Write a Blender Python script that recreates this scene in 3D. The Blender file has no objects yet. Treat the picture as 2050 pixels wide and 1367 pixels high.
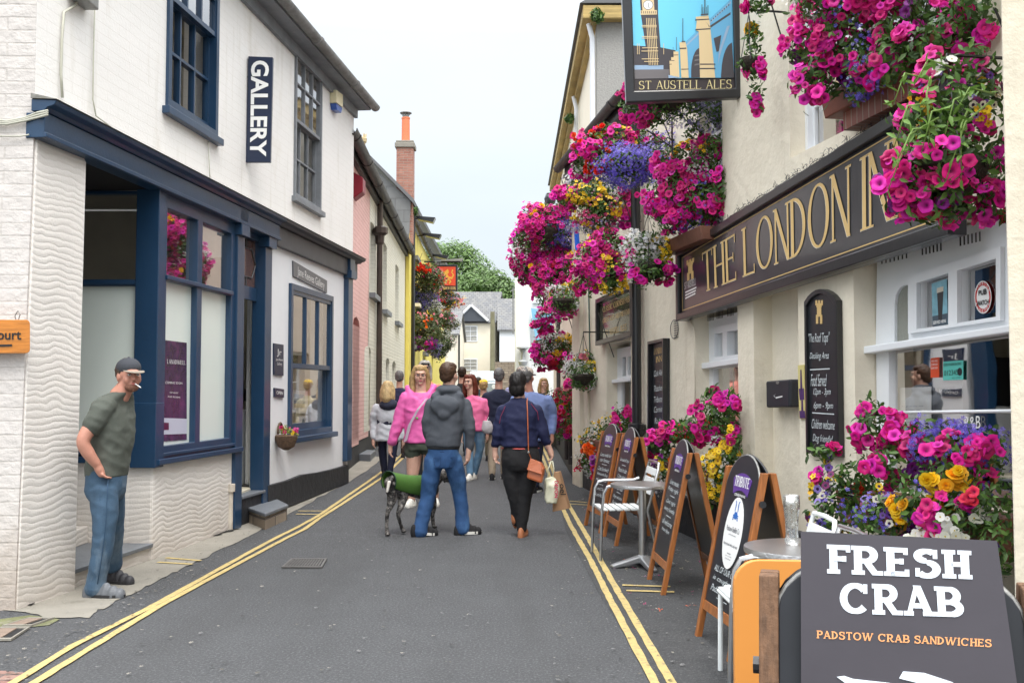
import bpy, bmesh, math, random
import numpy as np
from mathutils import Vector, Matrix, noise
from mathutils.geometry import tessellate_polygon
random.seed(7); RNG = np.random.default_rng(11)
SC = bpy.context.scene
R = math.radians
# ---------------------------------------------------------------- camera
F = 1993.0; CX = 1025.0; CY = 683.5; HOR = 778.0; CAMZ = 1.5
PITCH = math.atan((HOR - CY) / F)
cam_d = bpy.data.cameras.new("Camera"); cam = bpy.data.objects.new("Camera", cam_d)
SC.collection.objects.link(cam); SC.camera = cam
cam.location = (0, 0, CAMZ); cam.rotation_euler = (math.pi/2 + PITCH, 0, 0)
cam_d.sensor_width = 36.0; cam_d.lens = F * 36.0 / 2050.0
cam_d.clip_start = 0.05; cam_d.clip_end = 2000
# ---------------------------------------------------------------- world, sun, exposure
SUN_EL, SUN_AZ = R(62), R(160)        # azimuth clockwise from +Y (the street runs along +Y)
w = bpy.data.worlds.new("World"); SC.world = w; w.use_nodes = True
nt = w.node_tree; N = nt.nodes; L = nt.links
for n in list(N): N.remove(n)
out = N.new('ShaderNodeOutputWorld'); bg = N.new('ShaderNodeBackground'); bg2 = N.new('ShaderNodeBackground')
sky = N.new('ShaderNodeTexSky'); sky.sky_type = 'NISHITA'; sky.sun_disc = False
sky.sun_elevation = SUN_EL; sky.sun_rotation = SUN_AZ; sky.air_density = 1.0; sky.dust_density = 4.0
bg.inputs[1].default_value = 0.05; L.new(sky.outputs[0], bg.inputs[0])
tc = N.new('ShaderNodeTexCoord'); sep = N.new('ShaderNodeSeparateXYZ'); L.new(tc.outputs['Generated'], sep.inputs[0])
# an overcast sky: the zenith is about three times as bright as the horizon
mr = N.new('ShaderNodeMapRange'); mr.inputs[1].default_value = 0.0; mr.inputs[2].default_value = 1.0
mr.inputs[3].default_value = 0.0; mr.inputs[4].default_value = 1.0; L.new(sep.outputs[2], mr.inputs[0])
ramp = N.new('ShaderNodeValToRGB'); cr = ramp.color_ramp; L.new(mr.outputs[0], ramp.inputs[0])
cr.elements[0].position = 0.0; cr.elements[0].color = (0.435, 0.47, 0.482, 1)
cr.elements[1].position = 1.0; cr.elements[1].color = (3.2, 3.22, 3.22, 1)
for p, c in ((0.10, (0.46, 0.492, 0.505)), (0.20, (0.51, 0.54, 0.55)), (0.34, (0.60, 0.62, 0.625)), (0.55, (1.7, 1.72, 1.74))):
    e = cr.elements.new(p); e.color = (*c, 1)
nz = N.new('ShaderNodeTexNoise'); nz.inputs['Scale'].default_value = 2.2; nz.inputs['Detail'].default_value = 5
mp = N.new('ShaderNodeMapping'); mp.inputs['Scale'].default_value = (1, 1, 2.6); L.new(tc.outputs['Generated'], mp.inputs[0]); L.new(mp.outputs[0], nz.inputs[0])
nr = N.new('ShaderNodeMapRange'); nr.inputs[1].default_value = 0.3; nr.inputs[2].default_value = 0.7; nr.inputs[3].default_value = 0.93; nr.inputs[4].default_value = 1.09
L.new(nz.outputs[0], nr.inputs[0])
mx = N.new('ShaderNodeVectorMath'); mx.operation = 'SCALE'; L.new(ramp.outputs[0], mx.inputs[0]); L.new(nr.outputs[0], mx.inputs[3])
L.new(mx.outputs[0], bg2.inputs[0]); bg2.inputs[1].default_value = 1.05
ad = N.new('ShaderNodeAddShader'); L.new(bg.outputs[0], ad.inputs[0]); L.new(bg2.outputs[0], ad.inputs[1]); L.new(ad.outputs[0], out.inputs[0])
sun_d = bpy.data.lights.new("Sun", 'SUN'); sun = bpy.data.objects.new("Sun", sun_d); SC.collection.objects.link(sun)
sun_d.energy = 1.15; sun_d.angle = R(20); sun_d.color = (1.0, 0.96, 0.90)
sd = Vector((math.sin(SUN_AZ)*math.cos(SUN_EL), math.cos(SUN_AZ)*math.cos(SUN_EL), math.sin(SUN_EL)))
sun.rotation_euler = sd.to_track_quat('Z', 'Y').to_euler(); sun.location = (0, -5, 30)
SC.view_settings.view_transform = 'Standard'; SC.view_settings.look = 'None'
SC.view_settings.exposure = 0.45; SC.view_settings.gamma = 1.0
# ---------------------------------------------------------------- projection helpers: a measured pixel to a direction in the street
cp, sp = math.cos(PITCH), math.sin(PITCH)
def ray(px, py):
    x, y = px - CX, CY - py
    return Vector((x, F*cp - y*sp, F*sp + y*cp))
def at(px, py, d):
    r = ray(px, py); t = d / r.y
    return Vector((0, 0, CAMZ)) + r*t
def G(y):                               # the street is level, then climbs away
    if y < 8: return 0.0
    if y < 16: return 0.0012*(y-8)**2*1.3
    return 0.1 + (y-16)*0.026
def gnd(px, py, dz=0.0):
    r = ray(px, py); z = 0
    for _ in range(30):
        t = (z + dz - CAMZ)/r.z; z = 0.6*z + 0.4*G(r.y*t)
    return Vector((r.x*t, r.y*t, z + dz))
class Fac:                              # a vertical plane: origin, direction u, normal n towards the street
    def __init__(s, x0, y0, x1, y1, side):
        s.o = Vector((x0, y0, 0)); s.u = Vector((x1-x0, y1-y0, 0)).normalized()
        s.n = Vector((s.u.y, -s.u.x, 0))*side
    def S(s, px, py, off=0.0):
        r = ray(px, py); o = s.o + s.n*off
        t = (o - Vector((0, 0, CAMZ))).dot(s.n)/r.dot(s.n)
        p = Vector((0, 0, CAMZ)) + r*t
        return ((p - s.o).dot(s.u), p.z)
    def W(s, a, z, off=0.0):
        p = s.o + s.u*a + s.n*off
        return Vector((p.x, p.y, z))
    def P(s, px, py, off=0.0):
        a, z = s.S(px, py, off); return s.W(a, z, off)
# ---------------------------------------------------------------- scene graph helpers
BASE = {}
def tag(o, label=None, cat=None, group=None, kind=None):
    if label: o['label'] = label
    if cat: o['category'] = cat
    if group: o['group'] = group
    if kind: o['kind'] = kind
    return o
def thing(name, label, cat, loc=(0, 0, 0), group=None):
    o = bpy.data.objects.new(name, None); SC.collection.objects.link(o); o.empty_display_size = 0.1
    o.location = loc; BASE[o.name] = Vector(loc); return tag(o, label, cat, group)
def link(name, me, mat, parent=None, uvf=None):
    """one mesh object; its vertices are given in the frame in which the parent thing was built"""
    base = Vector((0, 0, 0))
    if parent is not None: base = BASE[parent.name]
    if base.length > 0: me.transform(Matrix.Translation(-base))
    o = bpy.data.objects.new(name, me); SC.collection.objects.link(o)
    for m in (mat if isinstance(mat, (list, tuple)) else [mat]):
        if m is not None: me.materials.append(m)
    if parent is not None: o.parent = parent; BASE[o.name] = base
    else: BASE[o.name] = Vector((0, 0, 0))
    return o
def children(o): return [c for c in bpy.data.objects if c.parent == o]
def copy_tree(o, parent=None, kids=None):
    if kids is None:
        kids = {}
        for c in bpy.data.objects:
            if c.parent: kids.setdefault(c.parent.name, []).append(c)
    c = o.copy(); SC.collection.objects.link(c)
    if parent is not None: c.parent = parent
    for ch in kids.get(o.name, []): copy_tree(ch, c, kids)
    return c
class MB:
    def __init__(s): s.v = []; s.f = []; s.m = []
    def add(s, vs, fs, m=0):
        b = len(s.v); s.v += [tuple(x) for x in vs]; s.f += [tuple(i+b for i in f) for f in fs]; s.m += [m]*len(fs); return s
    def box(s, a, b, m=0):
        x0, y0, z0 = a; x1, y1, z1 = b
        return s.hexa([(x0,y0,z0),(x1,y0,z0),(x1,y1,z0),(x0,y1,z0),(x0,y0,z1),(x1,y0,z1),(x1,y1,z1),(x0,y1,z1)], m)
    def hexa(s, v, m=0):
        return s.add(v, [(0,3,2,1),(4,5,6,7),(0,1,5,4),(1,2,6,5),(2,3,7,6),(3,0,4,7)], m)
    def prism(s, front, back, m=0, holes=()):
        """front/back: equal lists of 3D points; holes: list of (front, back)"""
        loops = [(front, back)] + list(holes)
        allf = [Vector(p) for l in loops for p in l[0]]; allb = [Vector(p) for l in loops for p in l[1]]
        n = len(allf); tris = tessellate_polygon([[Vector(p) for p in l[0]] for l in loops])
        fs = [tuple(t) for t in tris] + [tuple(i+n for i in reversed(t)) for t in tris]; k = 0
        for l in loops:
            q = len(l[0])
            for i in range(q): fs.append((k+i, k+(i+1) % q, n+k+(i+1) % q, n+k+i))
            k += q
        return s.add(allf+allb, fs, m)
    def tube(s, pts, r, seg=8, m=0, cap=True):
        pts = [Vector(p) for p in pts]; n = len(pts)
        rs = r if isinstance(r, (list, tuple)) else [r]*n
        vs = []; up = Vector((0.0137, 0.02, 1)).normalized(); prev = None
        for i, p in enumerate(pts):
            t = (pts[min(i+1, n-1)] - pts[max(i-1, 0)]).normalized()
            a = prev if prev is not None else (up if abs(t.dot(up)) < 0.95 else Vector((1, 0.01, 0)))
            a = (a - t*a.dot(t)).normalized(); prev = a; b = t.cross(a)
            for k in range(seg):
                th = 2*math.pi*k/seg; vs.append(p + (a*math.cos(th) + b*math.sin(th))*rs[i])
        fs = [(i*seg+k, i*seg+(k+1) % seg, (i+1)*seg+(k+1) % seg, (i+1)*seg+k) for i in range(n-1) for k in range(seg)]
        if cap: fs += [tuple(range(seg-1, -1, -1)), tuple((n-1)*seg+k for k in range(seg))]
        return s.add(vs, fs, m)
    def lathe(s, c, prof, seg=16, m=0):
        c = Vector(c); vs = []
        for r, z in prof:
            for k in range(seg):
                th = 2*math.pi*k/seg; vs.append(c + Vector((r*math.cos(th), r*math.sin(th), z)))
        n = len(prof)
        fs = [(i*seg+k, i*seg+(k+1) % seg, (i+1)*seg+(k+1) % seg, (i+1)*seg+k) for i in range(n-1) for k in range(seg)]
        fs += [tuple(range(seg-1, -1, -1)), tuple((n-1)*seg+k for k in range(seg))]
        return s.add(vs, fs, m)
    def build(s, name, mat, parent=None, smooth=False, uv=None, bevel=0):
        me = bpy.data.meshes.new(name); me.from_pydata(s.v, [], s.f); me.update()
        bm = bmesh.new(); bm.from_mesh(me); bmesh.ops.recalc_face_normals(bm, faces=bm.faces)
        bm.to_mesh(me); bm.free()
        if smooth: me.polygons.foreach_set('use_smooth', [True]*len(me.polygons))
        if len(set(s.m)) > 1 or (s.m and s.m[0]): me.polygons.foreach_set('material_index', s.m)
        if uv is not None: set_uv(me, uv)
        o = link(name, me, mat, parent)
        if smooth == 'auto': shade_auto(o)
        if bevel:
            b = o.modifiers.new('Bevel', 'BEVEL'); b.width = bevel; b.segments = 2; b.limit_method = 'ANGLE'; b.angle_limit = R(40)
        return o
def shade_auto(o, ang=35):
    me = o.data; a = math.cos(R(ang))
    bm = bmesh.new(); bm.from_mesh(me)
    for e in bm.edges:
        e.smooth = not (len(e.link_faces) == 2 and e.link_faces[0].normal.dot(e.link_faces[1].normal) < a)
    bm.to_mesh(me); bm.free()
def set_uv(me, fac):
    uvl = me.uv_layers.new(name='UVMap')
    for p in me.polygons:
        n = p.normal; side = abs(n.dot(fac.u)) > 0.7; flat = abs(n.z) > 0.7
        for li in p.loop_indices:
            c = me.vertices[me.loops[li].vertex_index].co; d = c - fac.o
            if side: uvl.data[li].uv = (d.dot(fac.n), c.z)
            elif flat: uvl.data[li].uv = (d.dot(fac.u), d.dot(fac.n))
            else: uvl.data[li].uv = (d.dot(fac.u), c.z)
def fprism(mb, fac, pts, o0, o1, m=0, holes=()):
    """a plate on a facade: pts (s,z), from offset o0 to offset o1"""
    hs = [([fac.W(a, z, o1) for a, z in h], [fac.W(a, z, o0) for a, z in h]) for h in holes]
    return mb.prism([fac.W(a, z, o1) for a, z in pts], [fac.W(a, z, o0) for a, z in pts], m, hs)
def pxs(fac, pts, off=0.0): return [fac.S(x, y, off) for x, y in pts]
def rect(a0, z0, a1, z1): return [(a0, z0), (a1, z0), (a1, z1), (a0, z1)]
def bil(q, u, v):                       # q: four corners TL, TR, BR, BL (tuples or Vectors); u right, v down
    a = [q[0][i]*(1-u)+q[1][i]*u for i in range(len(q[0]))]; b = [q[3][i]*(1-u)+q[2][i]*u for i in range(len(q[0]))]
    return tuple(x*(1-v)+y*v for x, y in zip(a, b))
def sub(q, u0, v0, u1, v1): return [bil(q, u0, v0), bil(q, u1, v0), bil(q, u1, v1), bil(q, u0, v1)]
# ---------------------------------------------------------------- materials
MATS = {}
def mat(name, col, rough=0.6, metal=0.0, var=0.0, vscale=3.0, bump=0.0, bscale=40.0, brick=None, stain=None, coat=0.0, trans=0.0, spec=None, wave=None, attr=None, uvm=False, ior=None, emit=None, dirt=None, wood=False, sub_=0.0, alpha=None, stain2=None):
    if name in MATS: return MATS[name]
    m = bpy.data.materials.new(name); m.use_nodes = True; nt = m.node_tree; N = nt.nodes; L = nt.links
    b = N['Principled BSDF']; MATS[name] = m
    b.inputs['Roughness'].default_value = rough; b.inputs['Metallic'].default_value = metal
    if coat: b.inputs['Coat Weight'].default_value = coat; b.inputs['Coat Roughness'].default_value = 0.08
    if trans: b.inputs['Transmission Weight'].default_value = trans
    if spec is not None: b.inputs['Specular IOR Level'].default_value = spec
    if ior: b.inputs['IOR'].default_value = ior
    if alpha is not None: b.inputs['Alpha'].default_value = alpha
    if sub_: b.inputs['Subsurface Weight'].default_value = sub_; b.inputs['Subsurface Radius'].default_value = (0.02, 0.01, 0.006)
    if emit: b.inputs['Emission Color'].default_value = (*emit[0], 1); b.inputs['Emission Strength'].default_value = emit[1]
    tc = N.new('ShaderNodeTexCoord'); co = tc.outputs['UV'] if (uvm or brick or wave) else tc.outputs['Object']
    c = N.new('ShaderNodeRGB'); c.outputs[0].default_value = (*col, 1); cur = c.outputs[0]
    if attr:
        at_ = N.new('ShaderNodeAttribute'); at_.attribute_name = attr; cur = at_.outputs['Color']
    def noise_(sc, det=4, rough_=0.6, vec=None, scl=None):
        n = N.new('ShaderNodeTexNoise'); n.inputs['Scale'].default_value = sc; n.inputs['Detail'].default_value = det; n.inputs['Roughness'].default_value = rough_
        if scl:
            mp = N.new('ShaderNodeMapping'); mp.inputs['Scale'].default_value = scl; L.new(vec or co, mp.inputs[0]); L.new(mp.outputs[0], n.inputs[0])
        else: L.new(vec or co, n.inputs[0])
        return n.outputs[0]
    def mixc(fac, a, bcol, mode='MIX'):
        mi = N.new('ShaderNodeMix'); mi.data_type = 'RGBA'; mi.blend_type = mode
        L.new(fac, mi.inputs[0]) if not isinstance(fac, float) else setattr(mi.inputs[0], 'default_value', fac)
        L.new(a, mi.inputs[6])
        if isinstance(bcol, tuple): mi.inputs[7].default_value = (*bcol, 1)
        else: L.new(bcol, mi.inputs[7])
        return mi.outputs[2]
    def rng(x, a, b_, c_, d_):
        r = N.new('ShaderNodeMapRange'); r.inputs[1].default_value = a; r.inputs[2].default_value = b_; r.inputs[3].default_value = c_; r.inputs[4].default_value = d_
        L.new(x, r.inputs[0]); return r.outputs[0]
    heights = []
    if brick:                            # (width, height, mortar, mortar colour or None, second colour or None, bump)
        bt = N.new('ShaderNodeTexBrick'); bt.inputs['Scale'].default_value = 1.0; bt.inputs['Brick Width'].default_value = brick[0]; bt.inputs['Row Height'].default_value = brick[1]
        bt.inputs['Mortar Size'].default_value = brick[2]; bt.inputs['Mortar Smooth'].default_value = 0.4; bt.inputs['Bias'].default_value = 0
        wv = N.new('ShaderNodeTexNoise'); wv.inputs['Scale'].default_value = 2.5; L.new(co, wv.inputs[0])
        mm = N.new('ShaderNodeMix'); mm.data_type = 'VECTOR'; mm.inputs[0].default_value = 0.02; L.new(co, mm.inputs[4]); L.new(wv.outputs['Color'], mm.inputs[5])
        L.new(mm.outputs[1], bt.inputs[0])
        c2 = brick[4] or col; bt.inputs['Color1'].default_value = (*col, 1); bt.inputs['Color2'].default_value = (*c2, 1); bt.inputs['Mortar'].default_value = (*(brick[3] or col), 1)
        cur = bt.outputs['Color']; heights.append((bt.outputs['Fac'], -brick[5]))
    if wood:
        g = noise_(3.0, 6, 0.65, scl=wood if isinstance(wood, tuple) else (14, 14, 0.9))
        cur = mixc(rng(g, 0.3, 0.75, 0.0, 1.0), cur, tuple(x*0.42 for x in col)); heights.append((g, 0.25))
    if var:
        n1 = noise_(vscale, 5); mul = N.new('ShaderNodeVectorMath'); mul.operation = 'SCALE'; L.new(cur, mul.inputs[0]); L.new(rng(n1, 0.25, 0.75, 1-var, 1+var*0.6), mul.inputs[3]); cur = mul.outputs[0]
    if stain:                            # (colour, scale, threshold, amount, stretch)
        s_ = noise_(stain[1], 7, 0.68, scl=stain[4] if len(stain) > 4 else None)
        cur = mixc(rng(s_, stain[2], stain[2]+0.22, 0.0, stain[3]), cur, stain[0])
    if stain2:
        s_ = noise_(stain2[1], 5, 0.6, scl=stain2[4] if len(stain2) > 4 else None)
        cur = mixc(rng(s_, stain2[2], stain2[2]+0.2, 0.0, stain2[3]), cur, stain2[0])
    if dirt:                             # splash dirt up to a height: (colour, z0, z1, amount)
        gp = N.new('ShaderNodeNewGeometry'); sx = N.new('ShaderNodeSeparateXYZ'); L.new(gp.outputs['Position'], sx.inputs[0])
        dn = noise_(3.5, 6); ma = N.new('ShaderNodeMath'); ma.operation = 'MULTIPLY_ADD'; L.new(dn, ma.inputs[0]); ma.inputs[1].default_value = -(dirt[2]-dirt[1])*1.3; L.new(sx.outputs[2], ma.inputs[2])
        h0 = -(dirt[2]-dirt[1])*0.65
        cur = mixc(rng(ma.outputs[0], dirt[1]+h0, dirt[2]+h0, dirt[3], 0.0), cur, dirt[0])
    if wave:                             # scratched wavy plaster (rows per metre, depth)
        wt = N.new('ShaderNodeTexWave'); wt.wave_type = 'BANDS'; wt.bands_direction = 'Y'; wt.wave_profile = 'SIN'
        wt.inputs['Scale'].default_value = wave[0]; wt.inputs['Distortion'].default_value = 0
        sx2 = N.new('ShaderNodeSeparateXYZ'); L.new(co, sx2.inputs[0])
        sn = N.new('ShaderNodeMath'); sn.operation = 'SINE'; q = N.new('ShaderNodeMath'); q.operation = 'MULTIPLY'; q.inputs[1].default_value = wave[2]; L.new(sx2.outputs[0], q.inputs[0])
        wob = noise_(2.2, 2); q2 = N.new('ShaderNodeMath'); q2.operation = 'MULTIPLY_ADD'; L.new(wob, q2.inputs[0]); q2.inputs[1].default_value = 9.0; L.new(q.outputs[0], q2.inputs[2]); L.new(q2.outputs[0], sn.inputs[0])
        q3 = N.new('ShaderNodeMath'); q3.operation = 'MULTIPLY_ADD'; L.new(sn.outputs[0], q3.inputs[0]); q3.inputs[1].default_value = 0.014; L.new(sx2.outputs[1], q3.inputs[2])
        q4 = N.new('ShaderNodeMath'); q4.operation = 'MULTIPLY_ADD'; L.new(noise_(1.7, 3), q4.inputs[0]); q4.inputs[1].default_value = 0.16; L.new(q3.outputs[0], q4.inputs[2])
        cb = N.new('ShaderNodeCombineXYZ'); L.new(sx2.outputs[0], cb.inputs[0]); L.new(q4.outputs[0], cb.inputs[1]); L.new(cb.outputs[0], wt.inputs[0])
        pw = N.new('ShaderNodeMath'); pw.operation = 'POWER'; L.new(wt.outputs['Fac'], pw.inputs[0]); pw.inputs[1].default_value = 0.35; heights.append((pw.outputs[0], wave[1]))
    if bump: heights.append((noise_(bscale, 5, 0.6), bump))
    L.new(cur, b.inputs['Base Color'])
    nrm = None
    for h, st in heights:
        bp = N.new('ShaderNodeBump'); bp.inputs['Strength'].default_value = min(1.0, abs(st)); bp.inputs['Distance'].default_value = 0.012 if abs(st) <= 1 else 0.012*abs(st); bp.invert = st < 0
        L.new(h, bp.inputs['Height'])
        if nrm: L.new(nrm, bp.inputs['Normal'])
        nrm = bp.outputs[0]
    if nrm: L.new(nrm, b.inputs['Normal'])
    return m
def glass_mat(name, tint=(0.05, 0.06, 0.07), amount=0.75):
    """window glass: mostly see-through with a real reflection"""
    if name in MATS: return MATS[name]
    m = bpy.data.materials.new(name); m.use_nodes = True; N = m.node_tree.nodes; L = m.node_tree.links; MATS[name] = m
    for n in list(N): N.remove(n)
    o = N.new('ShaderNodeOutputMaterial'); tr = N.new('ShaderNodeBsdfTransparent'); tr.inputs[0].default_value = (*[1-x*amount for x in tint], 1)
    gl = N.new('ShaderNodeBsdfGlossy'); gl.inputs['Roughness'].default_value = 0.02; gl.inputs[0].default_value = (1, 1, 1, 1)
    fr = N.new('ShaderNodeFresnel'); fr.inputs[0].default_value = 1.34
    tc = N.new('ShaderNodeTexCoord'); nz = N.new('ShaderNodeTexNoise'); nz.inputs['Scale'].default_value = 1.6; L.new(tc.outputs['Object'], nz.inputs[0])
    bp = N.new('ShaderNodeBump'); bp.inputs['Strength'].default_value = 0.08; bp.inputs['Distance'].default_value = 0.02; L.new(nz.outputs[0], bp.inputs['Height'])
    L.new(bp.outputs[0], gl.inputs['Normal']); L.new(bp.outputs[0], fr.inputs['Normal'])
    ad = N.new('ShaderNodeMath'); ad.operation = 'MULTIPLY_ADD'; ad.inputs[1].default_value = 0.55; ad.inputs[2].default_value = 0.0; ad.use_clamp = True; L.new(fr.outputs[0], ad.inputs[0])
    mx = N.new('ShaderNodeMixShader'); L.new(ad.outputs[0], mx.inputs[0]); L.new(tr.outputs[0], mx.inputs[1]); L.new(gl.outputs[0], mx.inputs[2]); L.new(mx.outputs[0], o.inputs[0])
    return m
# ---------------------------------------------------------------- lettering
def text2d(s, bold=0.0, shear=0.0, spacing=1.0):
    """outlines of the built-in typeface as flat triangles, height of a capital about 0.7"""
    c = bpy.data.curves.new('t', 'FONT'); c.body = s; c.offset = bold; c.shear = shear; c.space_character = spacing; c.resolution_u = 4
    o = bpy.data.objects.new('t', c); SC.collection.objects.link(o)
    dg = bpy.context.evaluated_depsgraph_get(); me = bpy.data.meshes.new_from_object(o.evaluated_get(dg))
    v = [(p.co.x, p.co.y) for p in me.vertices]; f = [tuple(p.vertices) for p in me.polygons]
    bpy.data.objects.remove(o); bpy.data.curves.remove(c); bpy.data.meshes.remove(me)
    return [(v, f)]
def arcp(cx, cy, rx, ry, a0, a1, w, wthin, n=14):
    """a curved stroke: thick where it runs upright, thin where it runs level"""
    vs = []
    for i in range(n+1):
        a = R(a0 + (a1-a0)*i/n); k = abs(math.cos(a)); ww = (wthin + (w-wthin)*k)/2
        vs += [(cx+(rx+ww)*math.cos(a), cy+(ry+ww)*math.sin(a)), (cx+(rx-ww)*math.cos(a), cy+(ry-ww)*math.sin(a))]
    return (vs, [(2*i, 2*i+1, 2*i+3, 2*i+2) for i in range(n)])
def barp(x0, y0, x1, y1, w):
    """a straight stroke, ends cut level"""
    h = w/2
    if abs(y1-y0) < 1e-6: return ([(x0, y0-h), (x1, y0-h), (x1, y0+h), (x0, y0+h)], [(0, 1, 2, 3)])
    return ([(x0-h, y0), (x0+h, y0), (x1+h, y1), (x1-h, y1)], [(0, 1, 2, 3)])
def glyph(ch, W, T, S, SH, wd=1.0):
    """serif capital of height 1; W thick, T thin, S serif reach, SH serif height"""
    P = []; h = T/2
    def sf(x, y, both=1.0, l=True, r=True, base=None):
        b = W/2 if base is None else base
        y0 = 0 if y == 0 else 1-SH
        x0 = x-b-(S if l else 0); x1 = x+b+(S if r else 0)
        P.append(([(x0, y0), (x1, y0), (x1, y0+SH), (x0, y0+SH)], [(0, 1, 2, 3)]))
    def vsf(x, yc, dn=True, up=True, hh=0.16):  # upright serif at the end of a level arm
        y0 = yc-(hh if dn else h); y1 = yc+(hh if up else h); P.append(([(x-SH, y0), (x, y0), (x, y1), (x-SH, y1)], [(0, 1, 2, 3)]))
    a = W/2
    if ch == 'T':
        P.append(barp(0.33*wd, 0, 0.33*wd, 1, W)); sf(0.33*wd, 0); P.append(barp(0, 1-h, 0.66*wd, 1-h, T)); vsf(SH, 1-h, True, False); vsf(0.66*wd, 1-h, True, False); return P, 0.66*wd
    if ch == 'H':
        x1 = 0.56*wd
        for x in (a, x1): P.append(barp(x, 0, x, 1, W)); sf(x, 0); sf(x, 1)
        P.append(barp(a, 0.5, x1, 0.5, T)); return P, x1+a
    if ch == 'I': P.append(barp(a, 0, a, 1, W)); sf(a, 0); sf(a, 1); return P, W
    if ch in 'EFL':
        P.append(barp(a, 0, a, 1, W)); sf(a, 0, r=ch == 'F'); sf(a, 1, r=ch == 'L')
        x1 = 0.5*wd+a
        if ch in 'EF': P.append(barp(a, 1-h, x1, 1-h, T)); vsf(x1, 1-h, True, False); P.append(barp(a, 0.52, x1*0.8, 0.52, T)); vsf(x1*0.8, 0.52, hh=0.1)
        if ch in 'EL': P.append(barp(a, h, x1*1.04, h, T)); vsf(x1*1.04, h, False, True)
        return P, x1*(0.95 if ch == 'F' else 1.04)
    if ch == 'N':
        x1 = 0.6*wd; t = max(T, W*0.55)
        P.append(barp(t/2, 0, t/2, 1, t)); P.append(barp(x1, 0, x1, 1, t)); P.append(barp(t/2, 1, x1, 0, W)); sf(t/2, 0, base=t/2); sf(x1, 1, base=t/2); sf(t/2, 1, base=t/2, r=False); return P, x1+t/2
    if ch in 'OQ':
        rx = 0.36*wd; P.append(arcp(rx+a, 0.5, rx, 0.5-h, 0, 360, W, T, 28)); return P, 2*rx+W
    if ch == 'D':
        rx = 0.5*wd; P.append(barp(a, 0, a, 1, W)); sf(a, 0, r=False); sf(a, 1, r=False); P.append(arcp(a, 0.5, rx, 0.5-h, -90, 90, W, T, 18)); return P, rx+W
    if ch in 'CG':
        rx = 0.36*wd; P.append(arcp(rx+a, 0.5, rx, 0.5-h, 42, 318, W, T, 22)); x = rx+a+rx*0.74; P.append(([(x-SH*0.2, 0.66), (x+SH*0.8, 0.66), (x+SH*0.8, 0.97), (x-SH*0.2, 0.97)], [(0, 1, 2, 3)]))
        if ch == 'G': P.append(barp(x, 0.06, x, 0.42, W*0.9)); P.append(barp(x-W, 0.42, x+W*.8, 0.42, T))
        return P, 2*rx+W*0.9
    if ch in 'PRB':
        P.append(barp(a, 0, a, 1, W)); sf(a, 0, r=ch != 'B'); sf(a, 1, r=False)
        r = 0.30*wd; yb = 0.48
        P.append(barp(a, 1-h, a+r*0.8, 1-h, T)); P.append(barp(a, yb, a+r*0.8, yb, T)); P.append(arcp(a+r*0.8, (1-h+yb)/2, r*0.75, (1-h-yb)/2, -90, 90, W, T, 12))
        wdt = a+r*1.55+a
        if ch == 'R':
            P.append(barp(a+r*1.75, 0, a+r*0.75, yb, W)); sf(a+r*1.75, 0, l=False); wdt = a+r*1.75+a+S*0.6
        if ch == 'B':
            P.append(barp(a, h, a+r*0.9, h, T)); P.append(arcp(a+r*0.9, (yb+h)/2, r*0.85, (yb-h)/2, -90, 90, W, T, 12)); wdt = a+r*1.75+a
        return P, wdt
    if ch == 'A':
        x1 = 0.68*wd; P.append(barp(T/2, 0, x1/2, 1, max(T, W*0.5))); P.append(barp(x1, 0, x1/2, 1, W)); P.append(barp(x1*0.2, 0.33, x1*0.85, 0.33, T)); sf(T/2, 0, base=T/2); sf(x1, 0); return P, x1+a
    if ch in 'VW':
        x1 = 0.62*wd; P.append(barp(a, 1, x1/2, 0, W)); P.append(barp(x1, 1, x1/2, 0, max(T, W*0.5))); sf(a, 1); sf(x1, 1, base=T/2)
        if ch == 'W':
            d = x1*0.78; P.append(barp(a+d, 1, x1/2+d, 0, W)); P.append(barp(x1+d, 1, x1/2+d, 0, max(T, W*0.5))); sf(x1+d, 1, base=T/2); return P, x1+d+T
        return P, x1+T
    if ch == 'U':
        x1 = 0.52*wd; r = (x1-a)/2; P.append(barp(a, 0.35, a, 1, W)); P.append(barp(x1, 0.35, x1, 1, max(T, W*0.6))); P.append(arcp(a+r, 0.35, r, 0.35-h, 180, 360, W, T, 14)); sf(a, 1); sf(x1, 1); return P, x1+a
    if ch == 'S':
        r = 0.25*wd; x = r+a; P.append(arcp(x, 0.745, r, 0.255-h, 35, 270, W, T, 16)); P.append(arcp(x, 0.255+h*.4, r*1.08, 0.235, -145, 90, W, T, 16))
        P.append(([(x+r*0.7, 0.66), (x+r*0.7+SH, 0.66), (x+r*0.7+SH, 0.98), (x+r*0.7, 0.98)], [(0, 1, 2, 3)])); P.append(([(x-r*1.1-SH*.4, 0.02), (x-r*1.1+SH*.6, 0.02), (x-r*1.1+SH*.6, 0.32), (x-r*1.1-SH*.4, 0.32)], [(0, 1, 2, 3)])); return P, 2*r+W
    if ch in 'KXYZMJ':
        x1 = 0.56*wd
        if ch == 'Y': P.append(barp(x1/2, 0, x1/2, 0.5, W)); P.append(barp(a, 1, x1/2, 0.45, W)); P.append(barp(x1, 1, x1/2, 0.45, T)); sf(x1/2, 0); sf(a, 1); sf(x1, 1)
        elif ch == 'M': P += [barp(a, 0, a, 1, T), barp(x1*1.3, 0, x1*1.3, 1, W), barp(a, 1, x1*.65, 0.1, W), barp(x1*1.3, 1, x1*.65, 0.1, T)]; sf(a, 0); sf(x1*1.3, 0); return P, x1*1.3+a
        else: P.append(barp(a, 0, a, 1, W)); P.append(barp(x1, 1, a, 0.45, T)); P.append(barp(x1, 0, a+W*.4, 0.55, W))
        return P, x1+a
    return P, 0.3*wd
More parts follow.
